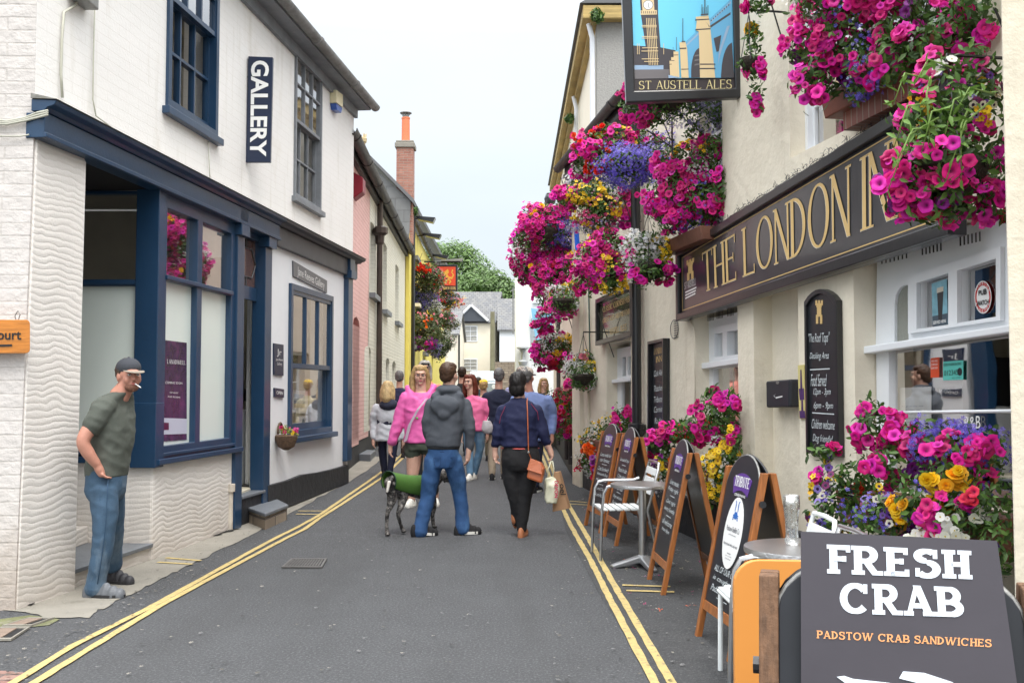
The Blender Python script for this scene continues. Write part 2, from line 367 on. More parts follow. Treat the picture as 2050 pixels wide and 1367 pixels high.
def serif2d(s, W=0.13, T=0.05, S=0.06, SH=0.035, wd=1.0, gap=0.13, space=0.34):
    out = []; x = 0
    for ch in s:
        if ch == ' ': x += space; continue
        if ch == '.': out.append(([(x, 0), (x+W, 0), (x+W, W), (x, W)], [(0, 1, 2, 3)])); x += W+gap; continue
        P, w_ = glyph(ch, W, T, S, SH, wd)
        for v, f in P: out.append(([(a+x, b) for a, b in v], f))
        x += w_+gap
    return out
def lettering(mb, pieces, q, nrm, m=0, off=0.004, step=0.00012):
    """fit flat lettering into the quad q (world TL,TR,BR,BL), raised by off along nrm"""
    xs = [a for v, f in pieces for a, b in v]; ys = [b for v, f in pieces for a, b in v]
    x0, x1, y0, y1 = min(xs), max(xs), min(ys), max(ys); nrm = Vector(nrm)
    for i, (v, f) in enumerate(pieces):
        mb.add([Vector(bil(q, (a-x0)/(x1-x0+1e-9), (y1-b)/(y1-y0+1e-9))) + nrm*(off+step*(i % 6)) for a, b in v], f, m)
    return mb
# ================================================================ materials of the place
M = {}
M['asphalt'] = mat('asphalt', (0.066, 0.069, 0.074), 0.85, var=0.14, vscale=2.2, bump=1.5, bscale=75, stain=((0.22, 0.225, 0.235), 62, 0.50, 0.7), stain2=((0.050, 0.051, 0.053), 1.0, 0.50, 0.5, (1.6, 0.22, 1)))
M['lane'] = mat('worn_yellow_paint', (0.56, 0.43, 0.17), 0.7, var=0.15, vscale=9, bump=1.0, bscale=75, stain=((0.17, 0.155, 0.12), 30, 0.50, 0.9))
M['concrete'] = mat('pavement_concrete', (0.26, 0.245, 0.21), 0.85, var=0.22, vscale=2.0, bump=0.5, bscale=70, stain=((0.13, 0.12, 0.09), 3.2, 0.56, 0.8))
M['earth'] = mat('earth', (0.16, 0.15, 0.12), 0.95, var=0.3, bump=0.6, bscale=20)
M['moss'] = mat('mossy_ground', (0.16, 0.17, 0.08), 0.95, var=0.4, vscale=8, bump=1, bscale=60, stain=((0.26, 0.24, 0.2), 9, 0.5, 0.8))
GR = (0.38, 0.34, 0.27)
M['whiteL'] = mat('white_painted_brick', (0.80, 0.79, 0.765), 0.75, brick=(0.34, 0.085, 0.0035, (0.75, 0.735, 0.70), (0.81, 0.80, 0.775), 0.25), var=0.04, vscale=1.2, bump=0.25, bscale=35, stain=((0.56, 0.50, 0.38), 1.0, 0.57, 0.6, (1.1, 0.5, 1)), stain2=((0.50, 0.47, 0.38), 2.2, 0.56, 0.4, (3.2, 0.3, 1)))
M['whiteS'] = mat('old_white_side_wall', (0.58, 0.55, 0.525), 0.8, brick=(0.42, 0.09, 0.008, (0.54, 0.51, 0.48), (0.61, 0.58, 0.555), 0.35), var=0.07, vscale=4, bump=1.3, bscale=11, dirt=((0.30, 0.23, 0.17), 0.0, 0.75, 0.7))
M['whiteP'] = mat('white_render', (0.80, 0.82, 0.84), 0.7, var=0.04, vscale=2, bump=0.3, bscale=25)
M['wavy'] = mat('wavy_scratched_plaster', (0.75, 0.72, 0.68), 0.8, wave=(6.6, 0.24, 11), var=0.06, bump=0.3, bscale=60, dirt=((0.36, 0.29, 0.22), 0.0, 0.6, 0.45))
M['navy'] = mat('navy_gloss_paint', (0.012, 0.046, 0.105), 0.38, var=0.15, vscale=3, bump=0.12, bscale=30, coat=0.3, stain=((0.10, 0.14, 0.18), 22, 0.68, 0.5))
M['navyD'] = mat('faded_charcoal_paint', (0.075, 0.08, 0.09), 0.5, var=0.2, vscale=3, bump=0.15, bscale=30, stain=((0.16, 0.17, 0.17), 12, 0.6, 0.6))
M['black'] = mat('black_gloss_paint', (0.012, 0.013, 0.016), 0.3, var=0.2, bump=0.08, bscale=20, coat=0.3)
M['plinth'] = mat('black_painted_plinth', (0.022, 0.024, 0.028), 0.6, var=0.35, vscale=5, bump=1.0, bscale=10, stain=((0.14, 0.13, 0.12), 10, 0.66, 0.6))
M['slate'] = mat('slate_step', (0.15, 0.165, 0.185), 0.45, var=0.15, vscale=6, bump=0.35, bscale=25)
M['roof'] = mat('slate_roof', (0.115, 0.12, 0.13), 0.6, brick=(0.28, 0.2, 0.01, (0.03, 0.03, 0.03), (0.17, 0.17, 0.165), 1.0), var=0.25, vscale=3, stain=((0.22, 0.21, 0.14), 6, 0.58, 0.6), bump=0.4)
M['slateh'] = mat('slate_hung_wall', (0.20, 0.205, 0.205), 0.6, brick=(0.5, 0.35, 0.006, (0.09, 0.09, 0.09), (0.16, 0.165, 0.165), 0.6), var=0.2, vscale=2)
M['greywood'] = mat('weathered_grey_paint', (0.20, 0.215, 0.235), 0.6, var=0.25, vscale=5, bump=0.3, bscale=40, stain=((0.38, 0.37, 0.34), 20, 0.62, 0.6))
M['gutter'] = mat('old_iron_gutter', (0.24, 0.24, 0.235), 0.65, var=0.35, vscale=6, bump=0.5, bscale=30, stain=((0.09, 0.085, 0.075), 5, 0.5, 0.8))
M['dgutter'] = mat('dark_iron_gutter', (0.045, 0.042, 0.042), 0.5, var=0.4, vscale=5, bump=0.4, bscale=20)
M['brownpipe'] = mat('brown_iron_pipe', (0.055, 0.038, 0.032), 0.4, var=0.3, vscale=4)
M['cream'] = mat('cream_lumpy_render', (0.77, 0.71, 0.58), 0.75, var=0.05, vscale=1.6, bump=1.5, bscale=5.5, stain=((0.50, 0.43, 0.31), 1.3, 0.58, 0.5, (1.2, 1.2, 0.6)), stain2=((0.48, 0.41, 0.29), 2.0, 0.56, 0.35, (3, 3, .28)), dirt=((0.38, 0.31, 0.22), 0.0, 0.8, 0.4))
M['cream2'] = mat('cream_render_smooth', (0.79, 0.72, 0.58), 0.75, var=0.05, vscale=1.0, bump=0.4, bscale=12, stain=((0.5, 0.46, 0.36), 1.0, 0.62, 0.4))
M['pebble'] = mat('grey_roughcast', (0.36, 0.355, 0.335), 0.9, var=0.2, vscale=30, bump=1.0, bscale=45)
M['soffit'] = mat('yellow_ochre_boards', (0.60, 0.43, 0.15), 0.65, var=0.18, vscale=1.5, wood=(0.6, 0.25, 7), bump=0.3, bscale=20)
M['wframe'] = mat('white_gloss_frames', (0.78, 0.81, 0.84), 0.35, var=0.03, bump=0.08, bscale=25)
M['pink'] = mat('pink_painted_brick', (0.80, 0.49, 0.46), 0.75, brick=(0.23, 0.078, 0.008, (0.74, 0.44, 0.41), (0.83, 0.53, 0.50), 0.8), var=0.08, vscale=2, bump=0.6, bscale=18)
M['pale'] = mat('pale_green_painted_brick', (0.76, 0.75, 0.65), 0.75, brick=(0.23, 0.078, 0.008, (0.68, 0.67, 0.58), (0.79, 0.78, 0.69), 0.8), var=0.08, vscale=2, bump=0.6, bscale=16)
M['yellow'] = mat('yellow_render', (0.80, 0.67, 0.15), 0.7, var=0.06, vscale=1.5, bump=0.4, bscale=12)
M['redbrick'] = mat('red_chimney_brick', (0.30, 0.125, 0.09), 0.8, brick=(0.22, 0.075, 0.008, (0.34, 0.28, 0.24), (0.40, 0.19, 0.14), 0.8), var=0.2, vscale=6)
M['stonewall'] = mat('rubble_stone', (0.24, 0.19, 0.14), 0.85, brick=(0.4, 0.13, 0.015, (0.12, 0.10, 0.08), (0.34, 0.28, 0.21), 0.8), var=0.25, vscale=4)
M['housecream'] = mat('pale_cream_render', (0.82, 0.76, 0.62), 0.75, var=0.03, bump=0.15, bscale=10)
M['terracotta'] = mat('terracotta', (0.50, 0.165, 0.08), 0.6, var=0.2, vscale=6, bump=0.2)
M['inner'] = mat('room_wall', (0.36, 0.34, 0.29), 0.8, var=0.2, vscale=1.5)
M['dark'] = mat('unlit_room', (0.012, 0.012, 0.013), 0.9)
M['frost'] = mat('frosted_window_film', (0.76, 0.84, 0.79), 0.22, var=0.04, vscale=1.0, coat=0.25)
M['glass'] = glass_mat('window_glass')
M['debris'] = mat('petals_and_grit', (0.24, 0.2, 0.17), 0.9, var=0.4, vscale=30)
M['steel'] = mat('galvanised_iron', (0.28, 0.28, 0.27), 0.5, metal=0.6, var=0.25, vscale=8, bump=0.3, bscale=30)

def sheet(name, pts2, dz, m, kind='structure', parent=None, uv=False, nsub=1, label=None, cat=None):
    """a sheet on the ground from outline points (x, y), dz above it, cut every metre so that it follows the slope"""
    bm = bmesh.new(); vs = [bm.verts.new((x, y, 0)) for x, y in pts2]; bm.faces.new(vs)
    ys = [p[1] for p in pts2]
    for k in range(int(math.floor(min(ys)))+1, int(math.ceil(max(ys)))):
        if k < 7 or k > 90: continue
        bmesh.ops.bisect_plane(bm, geom=list(bm.verts)+list(bm.edges)+list(bm.faces), plane_co=(0, k, 0), plane_no=(0, 1, 0))
    for v in bm.verts: v.co.z = G(v.co.y) + dz
    bmesh.ops.recalc_face_normals(bm, faces=bm.faces)
    if sum(f.normal.z for f in bm.faces) < 0: bmesh.ops.reverse_faces(bm, faces=bm.faces)
    me = bpy.data.meshes.new(name); bm.to_mesh(me); bm.free()
    o = link(name, me, m, parent)
    if kind: o['kind'] = kind
    if label: tag(o, label, cat)
    return o
# ================================================================ ground, road, pavement, paint
sheet('ground', [(-300, -60), (300, -60), (300, 89), (-300, 89)], -0.02, M['earth'])
road = sheet('road', [(-9, -6), (9, -6), (9, 89), (-9, 89)], 0.0, M['asphalt'])
def g2(px, py): p = gnd(px, py); return (p.x, p.y)
pv = [(52, 1226), (100, 1238), (178, 1237), (196, 1222), (214, 1216), (238, 1200), (262, 1190), (300, 1170), (345, 1148), (380, 1131), (412, 1116), (440, 1101), (480, 1083), (512, 1066), (548, 1046), (600, 1018), (650, 990), (698, 966), (745, 935), (775, 910)]
pin = [(700, 905), (690, 955), (530, 1015), (470, 1052), (300, 1100), (130, 1170), (40, 1212)]
rp = random.Random(3)
pvw = []
for i in range(len(pv)-1):
    for k in range(4):
        t = k/4; x = pv[i][0]*(1-t)+pv[i+1][0]*t; y = pv[i][1]*(1-t)+pv[i+1][1]*t
        pvw.append((x+rp.uniform(-2, 2), y+rp.uniform(-1.6, 1.6)))
sheet('pavement', [g2(*p) for p in pvw] + [(p[0]-0.5, p[1]) for p in [g2(*q) for q in pin]], 0.006, M['concrete'])
sheet('verge', [g2(0, 1240), g2(60, 1232), g2(120, 1240), g2(98, 1252), g2(0, 1262), (-4.6, 5.9), (-4.6, 6.7)], 0.005, M['moss'])
def stripe(name, line, width, dz=0.009, label=None):
    """a painted line of even width along ground points"""
    P = [Vector((*p, 0)) for p in line]; mb = MB(); vs = []
    Q = []
    for i in range(len(P)-1):
        n = max(1, int((P[i+1]-P[i]).length/0.12))
        for k in range(n): Q.append(P[i].lerp(P[i+1], k/n))
    Q.append(P[-1])
    for i, p in enumerate(Q):
        t = (Q[min(i+1, len(Q)-1)]-Q[max(i-1, 0)]).normalized(); nn = Vector((-t.y, t.x, 0))
        for s_ in (1, -1):
            j = width/2*(1+rp.uniform(-0.13, 0.13)); q = p+nn*j*s_; vs.append((q.x, q.y, G(q.y)+dz))
    mb.add(vs, [(2*i, 2*i+1, 2*i+3, 2*i+2) for i in range(len(Q)-1)])
    o = mb.build(name, M['lane']); o['kind'] = 'structure'; return o
LN = [[(-40, 1407), (29, 1367), (146, 1294), (293, 1221), (400, 1162), (500, 1106), (548, 1080), (600, 1054), (639, 1032), (700, 990), (767, 943), (807, 908), (835, 880), (860, 852)],
      [(20, 1395), (71, 1367), (190, 1293), (317, 1216), (410, 1165), (500, 1117), (569, 1080), (610, 1060), (641, 1037), (710, 993), (767, 955), (812, 912), (840, 884), (866, 854)],
      [(1320, 1385), (1310, 1367), (1232, 1222), (1180, 1118), (1140, 1048), (1112, 985), (1090, 925), (1068, 870), (1055, 840)],
      [(1360, 1390), (1344, 1367), (1226, 1166), (1180, 1082), (1140, 1014), (1118, 972), (1098, 920), (1074, 868), (1060, 838)]]
for l in LN: stripe('yellow_line', [g2(*p) for p in l], 0.05)
for a, b in (((597, 1024), (646, 1024)), ((593, 1030), (640, 1031)), ((333, 1118), (402, 1124)), ((316, 1127), (386, 1131)), ((1246, 1173), (1342, 1176)), ((1254, 1184), (1350, 1187)), ((1140, 1004), (1175, 1007)), ((1142, 1010), (1178, 1012))):
    stripe('loading_mark', [g2(*a), g2(*b)], 0.045, 0.011)
def foot(name, line, w0, w1, m, dz):
    P_ = [Vector((*p, 0)) for p in line]; Q = [P_[i].lerp(P_[i+1], k/12) for i in range(len(P_)-1) for k in range(12)]+[P_[-1]]; mb = MB(); vs = []
    for i, p in enumerate(Q):
        n_ = Vector((1, 0, 0)); a, b = p-n_*.03, p+n_*rp.uniform(w0, w1); vs += [(a.x, a.y, G(a.y)+dz), (b.x, b.y, G(b.y)+dz)]
    mb.add(vs, [(2*i, 2*i+1, 2*i+3, 2*i+2) for i in range(len(Q)-1)]); mb.build(name, m)['kind'] = 'structure'
foot('wall_foot_gap', [g2(*p) for p in ((44, 1214), (130, 1176), (300, 1104), (400, 1080), (474, 1060))], .015, .07, mat('black_gap', (.012, .011, .010), .95), .0145)
# repaired patches and seams in the road
M['patch'] = mat('asphalt_patch', (0.053, 0.055, 0.058), 0.85, var=0.16, vscale=3, bump=1.5, bscale=75, stain=((0.19, 0.19, 0.19), 62, 0.52, 0.7))
sheet('road_patch', [g2(*p) for p in ((1132, 1060), (1200, 1190), (1340, 1400), (1900, 1400), (1700, 1250), (1180, 985), (1110, 960))], 0.004, M['patch'])
def grate(name, q, label, cat, frame, m1, bars):
    t = thing(name, label, cat, (sum(p[0] for p in q)/4, sum(p[1] for p in q)/4, 0.0))
    c = [Vector((p[0], p[1], G(p[1])+0.008)) for p in q]
    mb = MB(); up = Vector((0, 0, 0.010))
    def quad(u0, v0, u1, v1, h=1.0): s_ = [Vector(x) for x in sub(c, u0, v0, u1, v1)]; mb.prism([p+up*h for p in s_], [p-up*0.3 for p in s_])
    quad(0, 0, 1, 0.09); quad(0, 0.91, 1, 1); quad(0, 0.09, 0.06, 0.91); quad(0.94, 0.09, 1, 0.91)
    mb.build('frame', frame, t)
    mb = MB(); 
    for k in range(bars): quad(0.07+0.86*k/bars, 0.1, 0.07+0.86*(k+0.62)/bars, 0.9, 0.8)
    mb.build('bars', m1, t)
    mb = MB(); quad(0.06, 0.09, 0.94, 0.91, 0.15); mb.build('pit', M['dark'], t)
M['iron'] = mat('cast_iron', (0.13, 0.125, 0.12), 0.5, metal=0.3, var=0.3, vscale=12, bump=0.4, bscale=60)
M['rusty'] = mat('rusty_cover', (0.24, 0.18, 0.14), 0.75, var=0.3, vscale=12, bump=0.6, bscale=60)
grate('drain_grate', [g2(*p) for p in ((583, 1121), (655, 1121), (645, 1138), (563, 1138))], 'ribbed cast iron grate set in the middle of the road', 'drain grate', M['iron'], M['iron'], 12)
grate('access_cover', [g2(*p) for p in ((58, 1240), (108, 1240), (62, 1256), (4, 1256))], 'rusty cover beside the mossy wall foot, the one nearer the pavement', 'cover', M['concrete'], M['rusty'], 1)
grate('access_cover', [g2(*p) for p in ((2, 1259), (60, 1259), (22, 1284), (-45, 1284))], 'rusty cover beside the wall foot, the one nearer the viewer', 'cover', M['concrete'], M['rusty'], 1)
M['pavers'] = mat('red_brick_paving', (0.22, 0.12, 0.10), 0.8, brick=(0.2, 0.1, 0.01, (0.13, 0.10, 0.09), (0.28, 0.17, 0.14), 0.8), var=0.2)
pb = sheet('brick_paving', [g2(-60, 1345), g2(10, 1344), g2(52, 1348), g2(20, 1367), g2(-30, 1395), g2(-120, 1395)], 0.006, M['pavers'])
uvl = pb.data.uv_layers.new(name='UVMap')
for lp in pb.data.loops: v = pb.data.vertices[lp.vertex_index].co; uvl.data[lp.index].uv = (v.x, v.y)

# ================================================================ window builder
def window(parent, fac, q, off, cols, rows, mat_f, fw=0.06, bar=0.025, depth=0.06, name='window', glass=None, split=None, behind=None, panes_fn=None, blind=None):
    """q: outer corners TL,TR,BR,BL as (s,z); frame, bars and glass; split=v of the meeting rail of a sash window"""
    W_ = abs(q[1][0]-q[0][0]); H_ = abs(q[0][1]-q[3][1]); fu, fv = fw/W_, fw/H_; bu, bv = bar/W_, bar/H_
    holes = []; mb = MB(); gl = MB()
    def grid(v0, v1, o0, o1, rws, cls=cols):
        hs = []
        for r in range(rws):
            for c in range(cls):
                u0 = fu+(1-2*fu)*c/cls+(bu/2 if c else 0); u1 = fu+(1-2*fu)*(c+1)/cls-(bu/2 if c < cls-1 else 0)
                a0 = v0+(v1-v0)*r/rws+(bv/2 if r else 0); a1 = v0+(v1-v0)*(r+1)/rws-(bv/2 if r < rws-1 else 0)
                hs.append(sub(q, u0, a0, u1, a1))
        return hs
    if split is None:
        hs = grid(fv, 1-fv, 0, 0, rows); fprism(mb, fac, q, off-depth, off, holes=hs)
        g = sub(q, fu*0.8, fv*0.8, 1-fu*0.8, 1-fv*0.8); gl.add([fac.W(a, z, off-depth*0.55) for a, z in g], [(0, 1, 2, 3)])
    else:
        rws = rows if isinstance(rows, (list, tuple)) else (rows, rows); cl = cols if isinstance(cols, (list, tuple)) else (cols, cols)
        fprism(mb, fac, q, off-depth, off+0.01, holes=[sub(q, fu*0.75, fv*0.75, 1-fu*0.75, 1-fv*0.75)])
        up = sub(q, fu*0.75, fv*0.75, 1-fu*0.75, split+bv); lo = sub(q, fu*0.75, split-bv, 1-fu*0.75, 1-fv*0.75)
        hs = grid(fv*1.25, split-bv*0.7, 0, 0, rws[0], cl[0]); fprism(mb, fac, up, off-depth*0.5, off-0.004, holes=hs)
        hs = grid(split+bv*1.2, 1-fv*1.6, 0, 0, rws[1], cl[1]); fprism(mb, fac, lo, off-depth, off-depth*0.52, holes=hs)
        for qq, o_ in ((up, -0.25), (lo, -0.75)): gl.add([fac.W(a, z, off+depth*o_) for a, z in sub(qq, 0.03, 0.03, 0.97, 0.97)], [(0, 1, 2, 3)])
    fr = mb.build(name, mat_f, parent, bevel=0.004)
    gl.build('pane', glass or M['glass'], fr)
    if behind:                                     # the room behind the glass, a shallow box
        dp, mm = behind; rb = MB(); q0 = sub(q, -0.1, -0.05, 1.1, 1.05)
        f0 = [fac.W(a, z, off-depth-0.02) for a, z in q0]; f1 = [fac.W(a, z, off-depth-dp) for a, z in q0]
        rb.add(f0+f1, [(4, 5, 6, 7), (0, 4, 5, 1), (1, 5, 6, 2), (2, 6, 7, 3), (3, 7, 4, 0)])
        rb.build('room', mm, fr)
    return fr
def text_on(mb, s, fac, pxq, off, m=0, serif=None, **k):
    q = [fac.P(x, y, off) for x, y in pxq]
    return lettering(mb, serif2d(s, **(serif if isinstance(serif, dict) else {})) if serif else text2d(s, **k), q, fac.n, m)
def plate(mb, fac, pxq, o0, o1, m=0): return fprism(mb, fac, pxs(fac, pxq, o1), o0, o1, m)
M['wht'] = mat('white_lettering', (0.80, 0.81, 0.80), 0.5)
M['gold'] = mat('gold_leaf_paint', (0.66, 0.46, 0.19), 0.45, var=0.1)
M['chalk'] = mat('chalk', (0.62, 0.68, 0.70), 0.9, var=0.2, vscale=60)
M['board'] = mat('blackboard', (0.018, 0.02, 0.025), 0.35, var=0.3, vscale=4)

# ================================================================ left corner shop (navy front, white upper floor)
L1 = Fac(-3.39, 6.73, -2.5, 15.2, 1)
s0 = L1.S(58, 700)[0]; s1 = L1.S(705, 700)[0]
shopL = thing('corner_shop', 'white brick corner building with long navy shopfront, gallery at its far end', 'shop', (L1.W(s0, 0).x, L1.W(s0, 0).y, 0))
EZ = 5.86
bw = pxs(L1, [(328, 210), (430, 279)]); bz = (bw[0][1]+bw[1][1])/2
bq = [(L1.S(337, 0)[0], bz+1.85), (L1.S(436, 0)[0], bz+1.85), (L1.S(430, 279)[0], bz), (L1.S(328, 210)[0]+0.0, bz)]
gq = pxs(L1, [(592, 79), (643, 141), (639, 425), (585, 391)])
def mid(q): return rect(q[0][0]*0.5+q[3][0]*0.5, (q[2][1]+q[3][1])/2, q[1][0]*.5+q[2][0]*.5, (q[0][1]+q[1][1])/2)
bR, gR = mid(bq), mid(gq)
zf = 3.5
mb = MB(); fprism(mb, L1, [(s0, zf), (s1, zf-0.05), (s1, EZ), (s0, EZ+0.1)], -0.35, 0, holes=[bR, gR]); 
mb.build('upper_wall', M['whiteL'], shopL, uv=L1)
def rq(r): return [(r[0][0], r[2][1]), (r[1][0], r[2][1]), (r[1][0], r[0][1]), (r[0][0], r[0][1])]
window(shopL, L1, rq(bR), 0.02, 3, 2, M['navy'], fw=0.085, bar=0.028, depth=0.13, split=0.43, behind=(0.8, M['inner']))
window(shopL, L1, rq(gR), 0.02, 3, 2, M['greywood'], fw=0.06, bar=0.026, depth=0.12, split=0.5, behind=(0.8, M['inner']))
mb = MB()
for r, m_ in ((bR, 'navy'), (gR, 'greywood')):
    mb = MB(); fprism(mb, L1, rect(r[0][0]-0.06, r[0][1]-0.07, r[1][0]+0.06, r[0][1]), -0.05, 0.07); mb.build('sill', M[m_], shopL, bevel=0.006)
# side wall facing the viewer
cz = L1.W(s0, 0); SW = Fac(cz.x, cz.y, cz.x-1, cz.y, -1)
SW.n = Vector((0, -1, 0))
mb = MB(); pt = lambda x, z, y=0: (cz.x+x, cz.y+y, z)
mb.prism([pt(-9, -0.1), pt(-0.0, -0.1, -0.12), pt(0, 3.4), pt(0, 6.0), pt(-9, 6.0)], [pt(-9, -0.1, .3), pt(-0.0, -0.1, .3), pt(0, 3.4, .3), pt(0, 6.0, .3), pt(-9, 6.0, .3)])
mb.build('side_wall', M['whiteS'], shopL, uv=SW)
# battered corner pillar with wavy plaster
sp1 = L1.S(158, 700)[0]
mb = MB(); fb = [L1.W(s0-0.105, -0.06, 0.02), L1.W(sp1-0.09, -0.06, 0.06), L1.W(sp1, 3.27, 0.03), L1.W(s0+0.02, 3.27, 0.012)]
bb = [L1.W(s0+0.03, -0.06, -0.5), L1.W(sp1-0.09, -0.06, -0.5), L1.W(sp1, 3.27, -0.5), L1.W(s0+0.03, 3.27, -0.5)]
mb.prism(fb, bb); mb.build('corner_pillar', M['wavy'], shopL, uv=L1, bevel=0.03)
# recessed entrance: ceiling, back wall, window facing the viewer, step
dW = 8.81; xW = -3.17; FW = Fac(xW, dW, xW-1, dW, -1); FW.n = Vector((0, -1, 0)); FW.u = Vector((1, 0, 0))
q = [FW.S(138, 388), FW.S(306, 388), FW.S(306, 926), FW.S(138, 926)]
def fwz(y): return FW.S(200, y)[1]
aL, aR = -1.15, 0.0
mb = MB(); zt, ztr, zb, zs = fwz(382), fwz(566), fwz(898), fwz(926)
uq = [(aL, zt), (aR, zt), (aR, zs), (aL, zs)]
gx = FW.S(272, 700)[0]
holes = [rect(aL+0.06, ztr+0.03, gx, zt-0.03), rect(aL+0.06, zb, gx, ztr-0.03)]
fprism(mb, FW, rect(aL, zs, aR-0.06, zt), -0.08, 0.0, holes=holes)
fprism(mb, FW, rect(aL, zs, aR-0.07, zs+0.055), 0.001, 0.05); fprism(mb, FW, rect(aL, zs+0.075, aR-0.07, zs+0.10), 0.001, 0.03)
fprism(mb, FW, rect(aL+0.05, ztr-0.018, gx+0.01, ztr+0.018), 0.001, 0.02)
e = mb.build('entrance_window', M['navy'], shopL, bevel=0.005)
mb = MB(); mb.add([FW.W(a, z, -0.05) for a, z in rect(aL, ztr, aR-0.05, zt)], [(0, 1, 2, 3)]); mb.build('pane', M['glass'], e)
mb = MB(); mb.add([FW.W(a, z, -0.05) for a, z in rect(aL, zs, aR-0.05, ztr)], [(0, 1, 2, 3)]); mb.build('frosted_pane', M['frost'], e)
mb = MB(); fprism(mb, FW, rect(aL, -0.05, aR-0.02, zs), -0.3, 0.0); mb.build('entrance_wall', M['wavy'], shopL, uv=FW)
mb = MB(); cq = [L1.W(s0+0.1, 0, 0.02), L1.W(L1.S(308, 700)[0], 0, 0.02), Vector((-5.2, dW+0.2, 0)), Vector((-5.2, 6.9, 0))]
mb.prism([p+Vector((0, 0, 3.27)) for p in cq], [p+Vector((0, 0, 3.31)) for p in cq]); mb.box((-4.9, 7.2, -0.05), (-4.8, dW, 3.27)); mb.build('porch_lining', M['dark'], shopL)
# the room behind the bay (for the clear upper panes)
mb = MB(); mb.box((-6.5, 8.9, 0.3), (-6.4, 10.6, 3.4)); mb.box((-6.5, 10.6, 0.3), (-3.4, 10.7, 3.4)); mb.box((-6.5, 9.0, 3.42), (-3.35, 10.6, 3.46)); mb.build('room', M['inner'], shopL)
# step: slate slab on a plastered riser
sa, sb = L1.S(130, 1150)[0], L1.S(300, 1100)[0]
mb = MB(); mb.prism([L1.W(sa, 0.115, 0.03), L1.W(sb, 0.115, 0.03), L1.W(sb, 0.115, -1.4), L1.W(sa-.6, 0.115, -1.4)], [L1.W(sa, 0.15, 0.035), L1.W(sb, 0.15, 0.035), L1.W(sb, 0.15, -1.4), L1.W(sa-.6, 0.15, -1.4)]); mb.build('entrance_step', M['slate'], shopL, bevel=0.006)
mb = MB(); fprism(mb, L1, rect(sa, -0.03, sb, 0.113), -0.5, 0.0); mb.build('step_riser', M['wavy'], shopL, uv=L1)
mb = MB(); mb.box((-4.7, 8.0, 0.15), (-3.72, dW, 0.30)); mb.build('inner_step', M['wavy'], shopL, uv=FW, bevel=0.01)
# bay on the facade
sB0, sB1 = L1.S(308, 700)[0], L1.S(476, 700)[0]
zBt = L1.S(390, 436)[1]; zBs = (L1.S(317, 926)[1]+L1.S(470, 906)[1])/2; zG = (L1.S(317, 889)[1]+L1.S(451, 880)[1])/2; zT = (L1.S(320, 551)[1]+L1.S(461, 592)[1])/2
zGt = (L1.S(325, 410)[1]+L1.S(456, 471)[1])/2
a0, am0, am1, a1 = [L1.S(x, 700)[0] for x in (325, 387, 397, 456)]
holes = [rect(a0, zT+0.03, am0, zGt), rect(am1, zT+0.03, a1, zGt), rect(a0, zG, am0, zT-0.02), rect(am1, zG, a1, zT-0.02)]
mb = MB(); fprism(mb, L1, rect(sB0, zBs, sB1, 3.30), -0.06, 0.03, holes=holes)
fprism(mb, L1, rect(sB0-0.015, zBs, sB1, zBs+0.05), 0.032, 0.08); fprism(mb, L1, rect(sB0, zBs+0.07, sB1, zBs+0.10), 0.032, 0.055)
fprism(mb, L1, rect(a0-0.02, zT-0.014, a1+0.02, zT+0.026), 0.031, 0.05)
fprism(mb, L1, rect(sB0-0.05, zBs-0.02, sB0+0.075, 3.27), -0.16, 0.055)       # corner post
fprism(mb, L1, rect(sB0-0.07, zBs-0.02, sB0+0.095, zBs+0.55), -0.17, 0.062)
e = mb.build('bay_window', M['navy'], shopL, bevel=0.006)
mb = MB(); mb.add([L1.W(a, z, -0.03) for a, z in rect(sB0, zT, sB1, zGt+.05)], [(0, 1, 2, 3)]); mb.build('pane', M['glass'], e)
mb = MB(); mb.add([L1.W(a, z, -0.03) for a, z in rect(sB0, zG-.05, sB1, zT)], [(0, 1, 2, 3)]); mb.build('frosted_pane', M['frost'], e)
mb = MB(); fprism(mb, L1, rect(sB0-0.02, -0.05, sB1, zBs), -0.3, 0.02); mb.build('bay_base', M['wavy'], shopL, uv=L1, bevel=0.02)
# fascia and cornice
def fz(x, y): return L1.S(x, y, 0.16)
f0 = s0-0.02; f1 = L1.S(543, 700)[0]; f2 = L1.S(706, 700)[0]+0.03
mb = MB(); zb0 = 3.26
fprism(mb, L1, rect(f0, zb0, f1, zb0+0.18), -0.05, 0.09)
fprism(mb, L1, [(f0-0.01, zb0), (f1, zb0), (f1, zb0+0.035), (f0-0.01, zb0+0.035)], 0.092, 0.11)
mb.build('fascia', M['navy'], shopL, bevel=0.005)
mb = MB(); 
prof = [(0.0, zb0+0.185), (0.095, zb0+0.185), (0.12, zb0+0.21), (0.17, zb0+0.225), (0.185, zb0+0.255), (0.0, zb0+0.27)]
mb.prism([L1.W(f0-0.02, z, o) for o, z in prof], [L1.W(f1, z, o) for o, z in prof]); mb.build('cornice', M['navy'], shopL, bevel=0.004)
mb = MB(); mb.prism([L1.W(f0-0.03, zb0+0.262, 0.195), L1.W(f0-0.03, zb0+0.273, 0), L1.W(f0-0.03, zb0+0.31, 0)], [L1.W(f2+.06, zb0+0.262, 0.195), L1.W(f2+.06, zb0+0.273, 0), L1.W(f2+.06, zb0+0.31, 0)])
M['lead'] = mat('weathered_lead', (0.26, 0.255, 0.24), 0.7, var=0.3, vscale=8, bump=0.8, bscale=25, stain=((0.10, 0.10, 0.05), 7, 0.5, 0.8))
mb.build('lead_flashing', M['lead'], shopL)
mb = MB(); fprism(mb, L1, rect(f1+0.003, zb0-0.05, f2, zb0+0.18), -0.05, 0.06); mb.prism([L1.W(f1+0.002, z, o) for o, z in prof], [L1.W(f2+0.05, z, o) for o, z in prof])
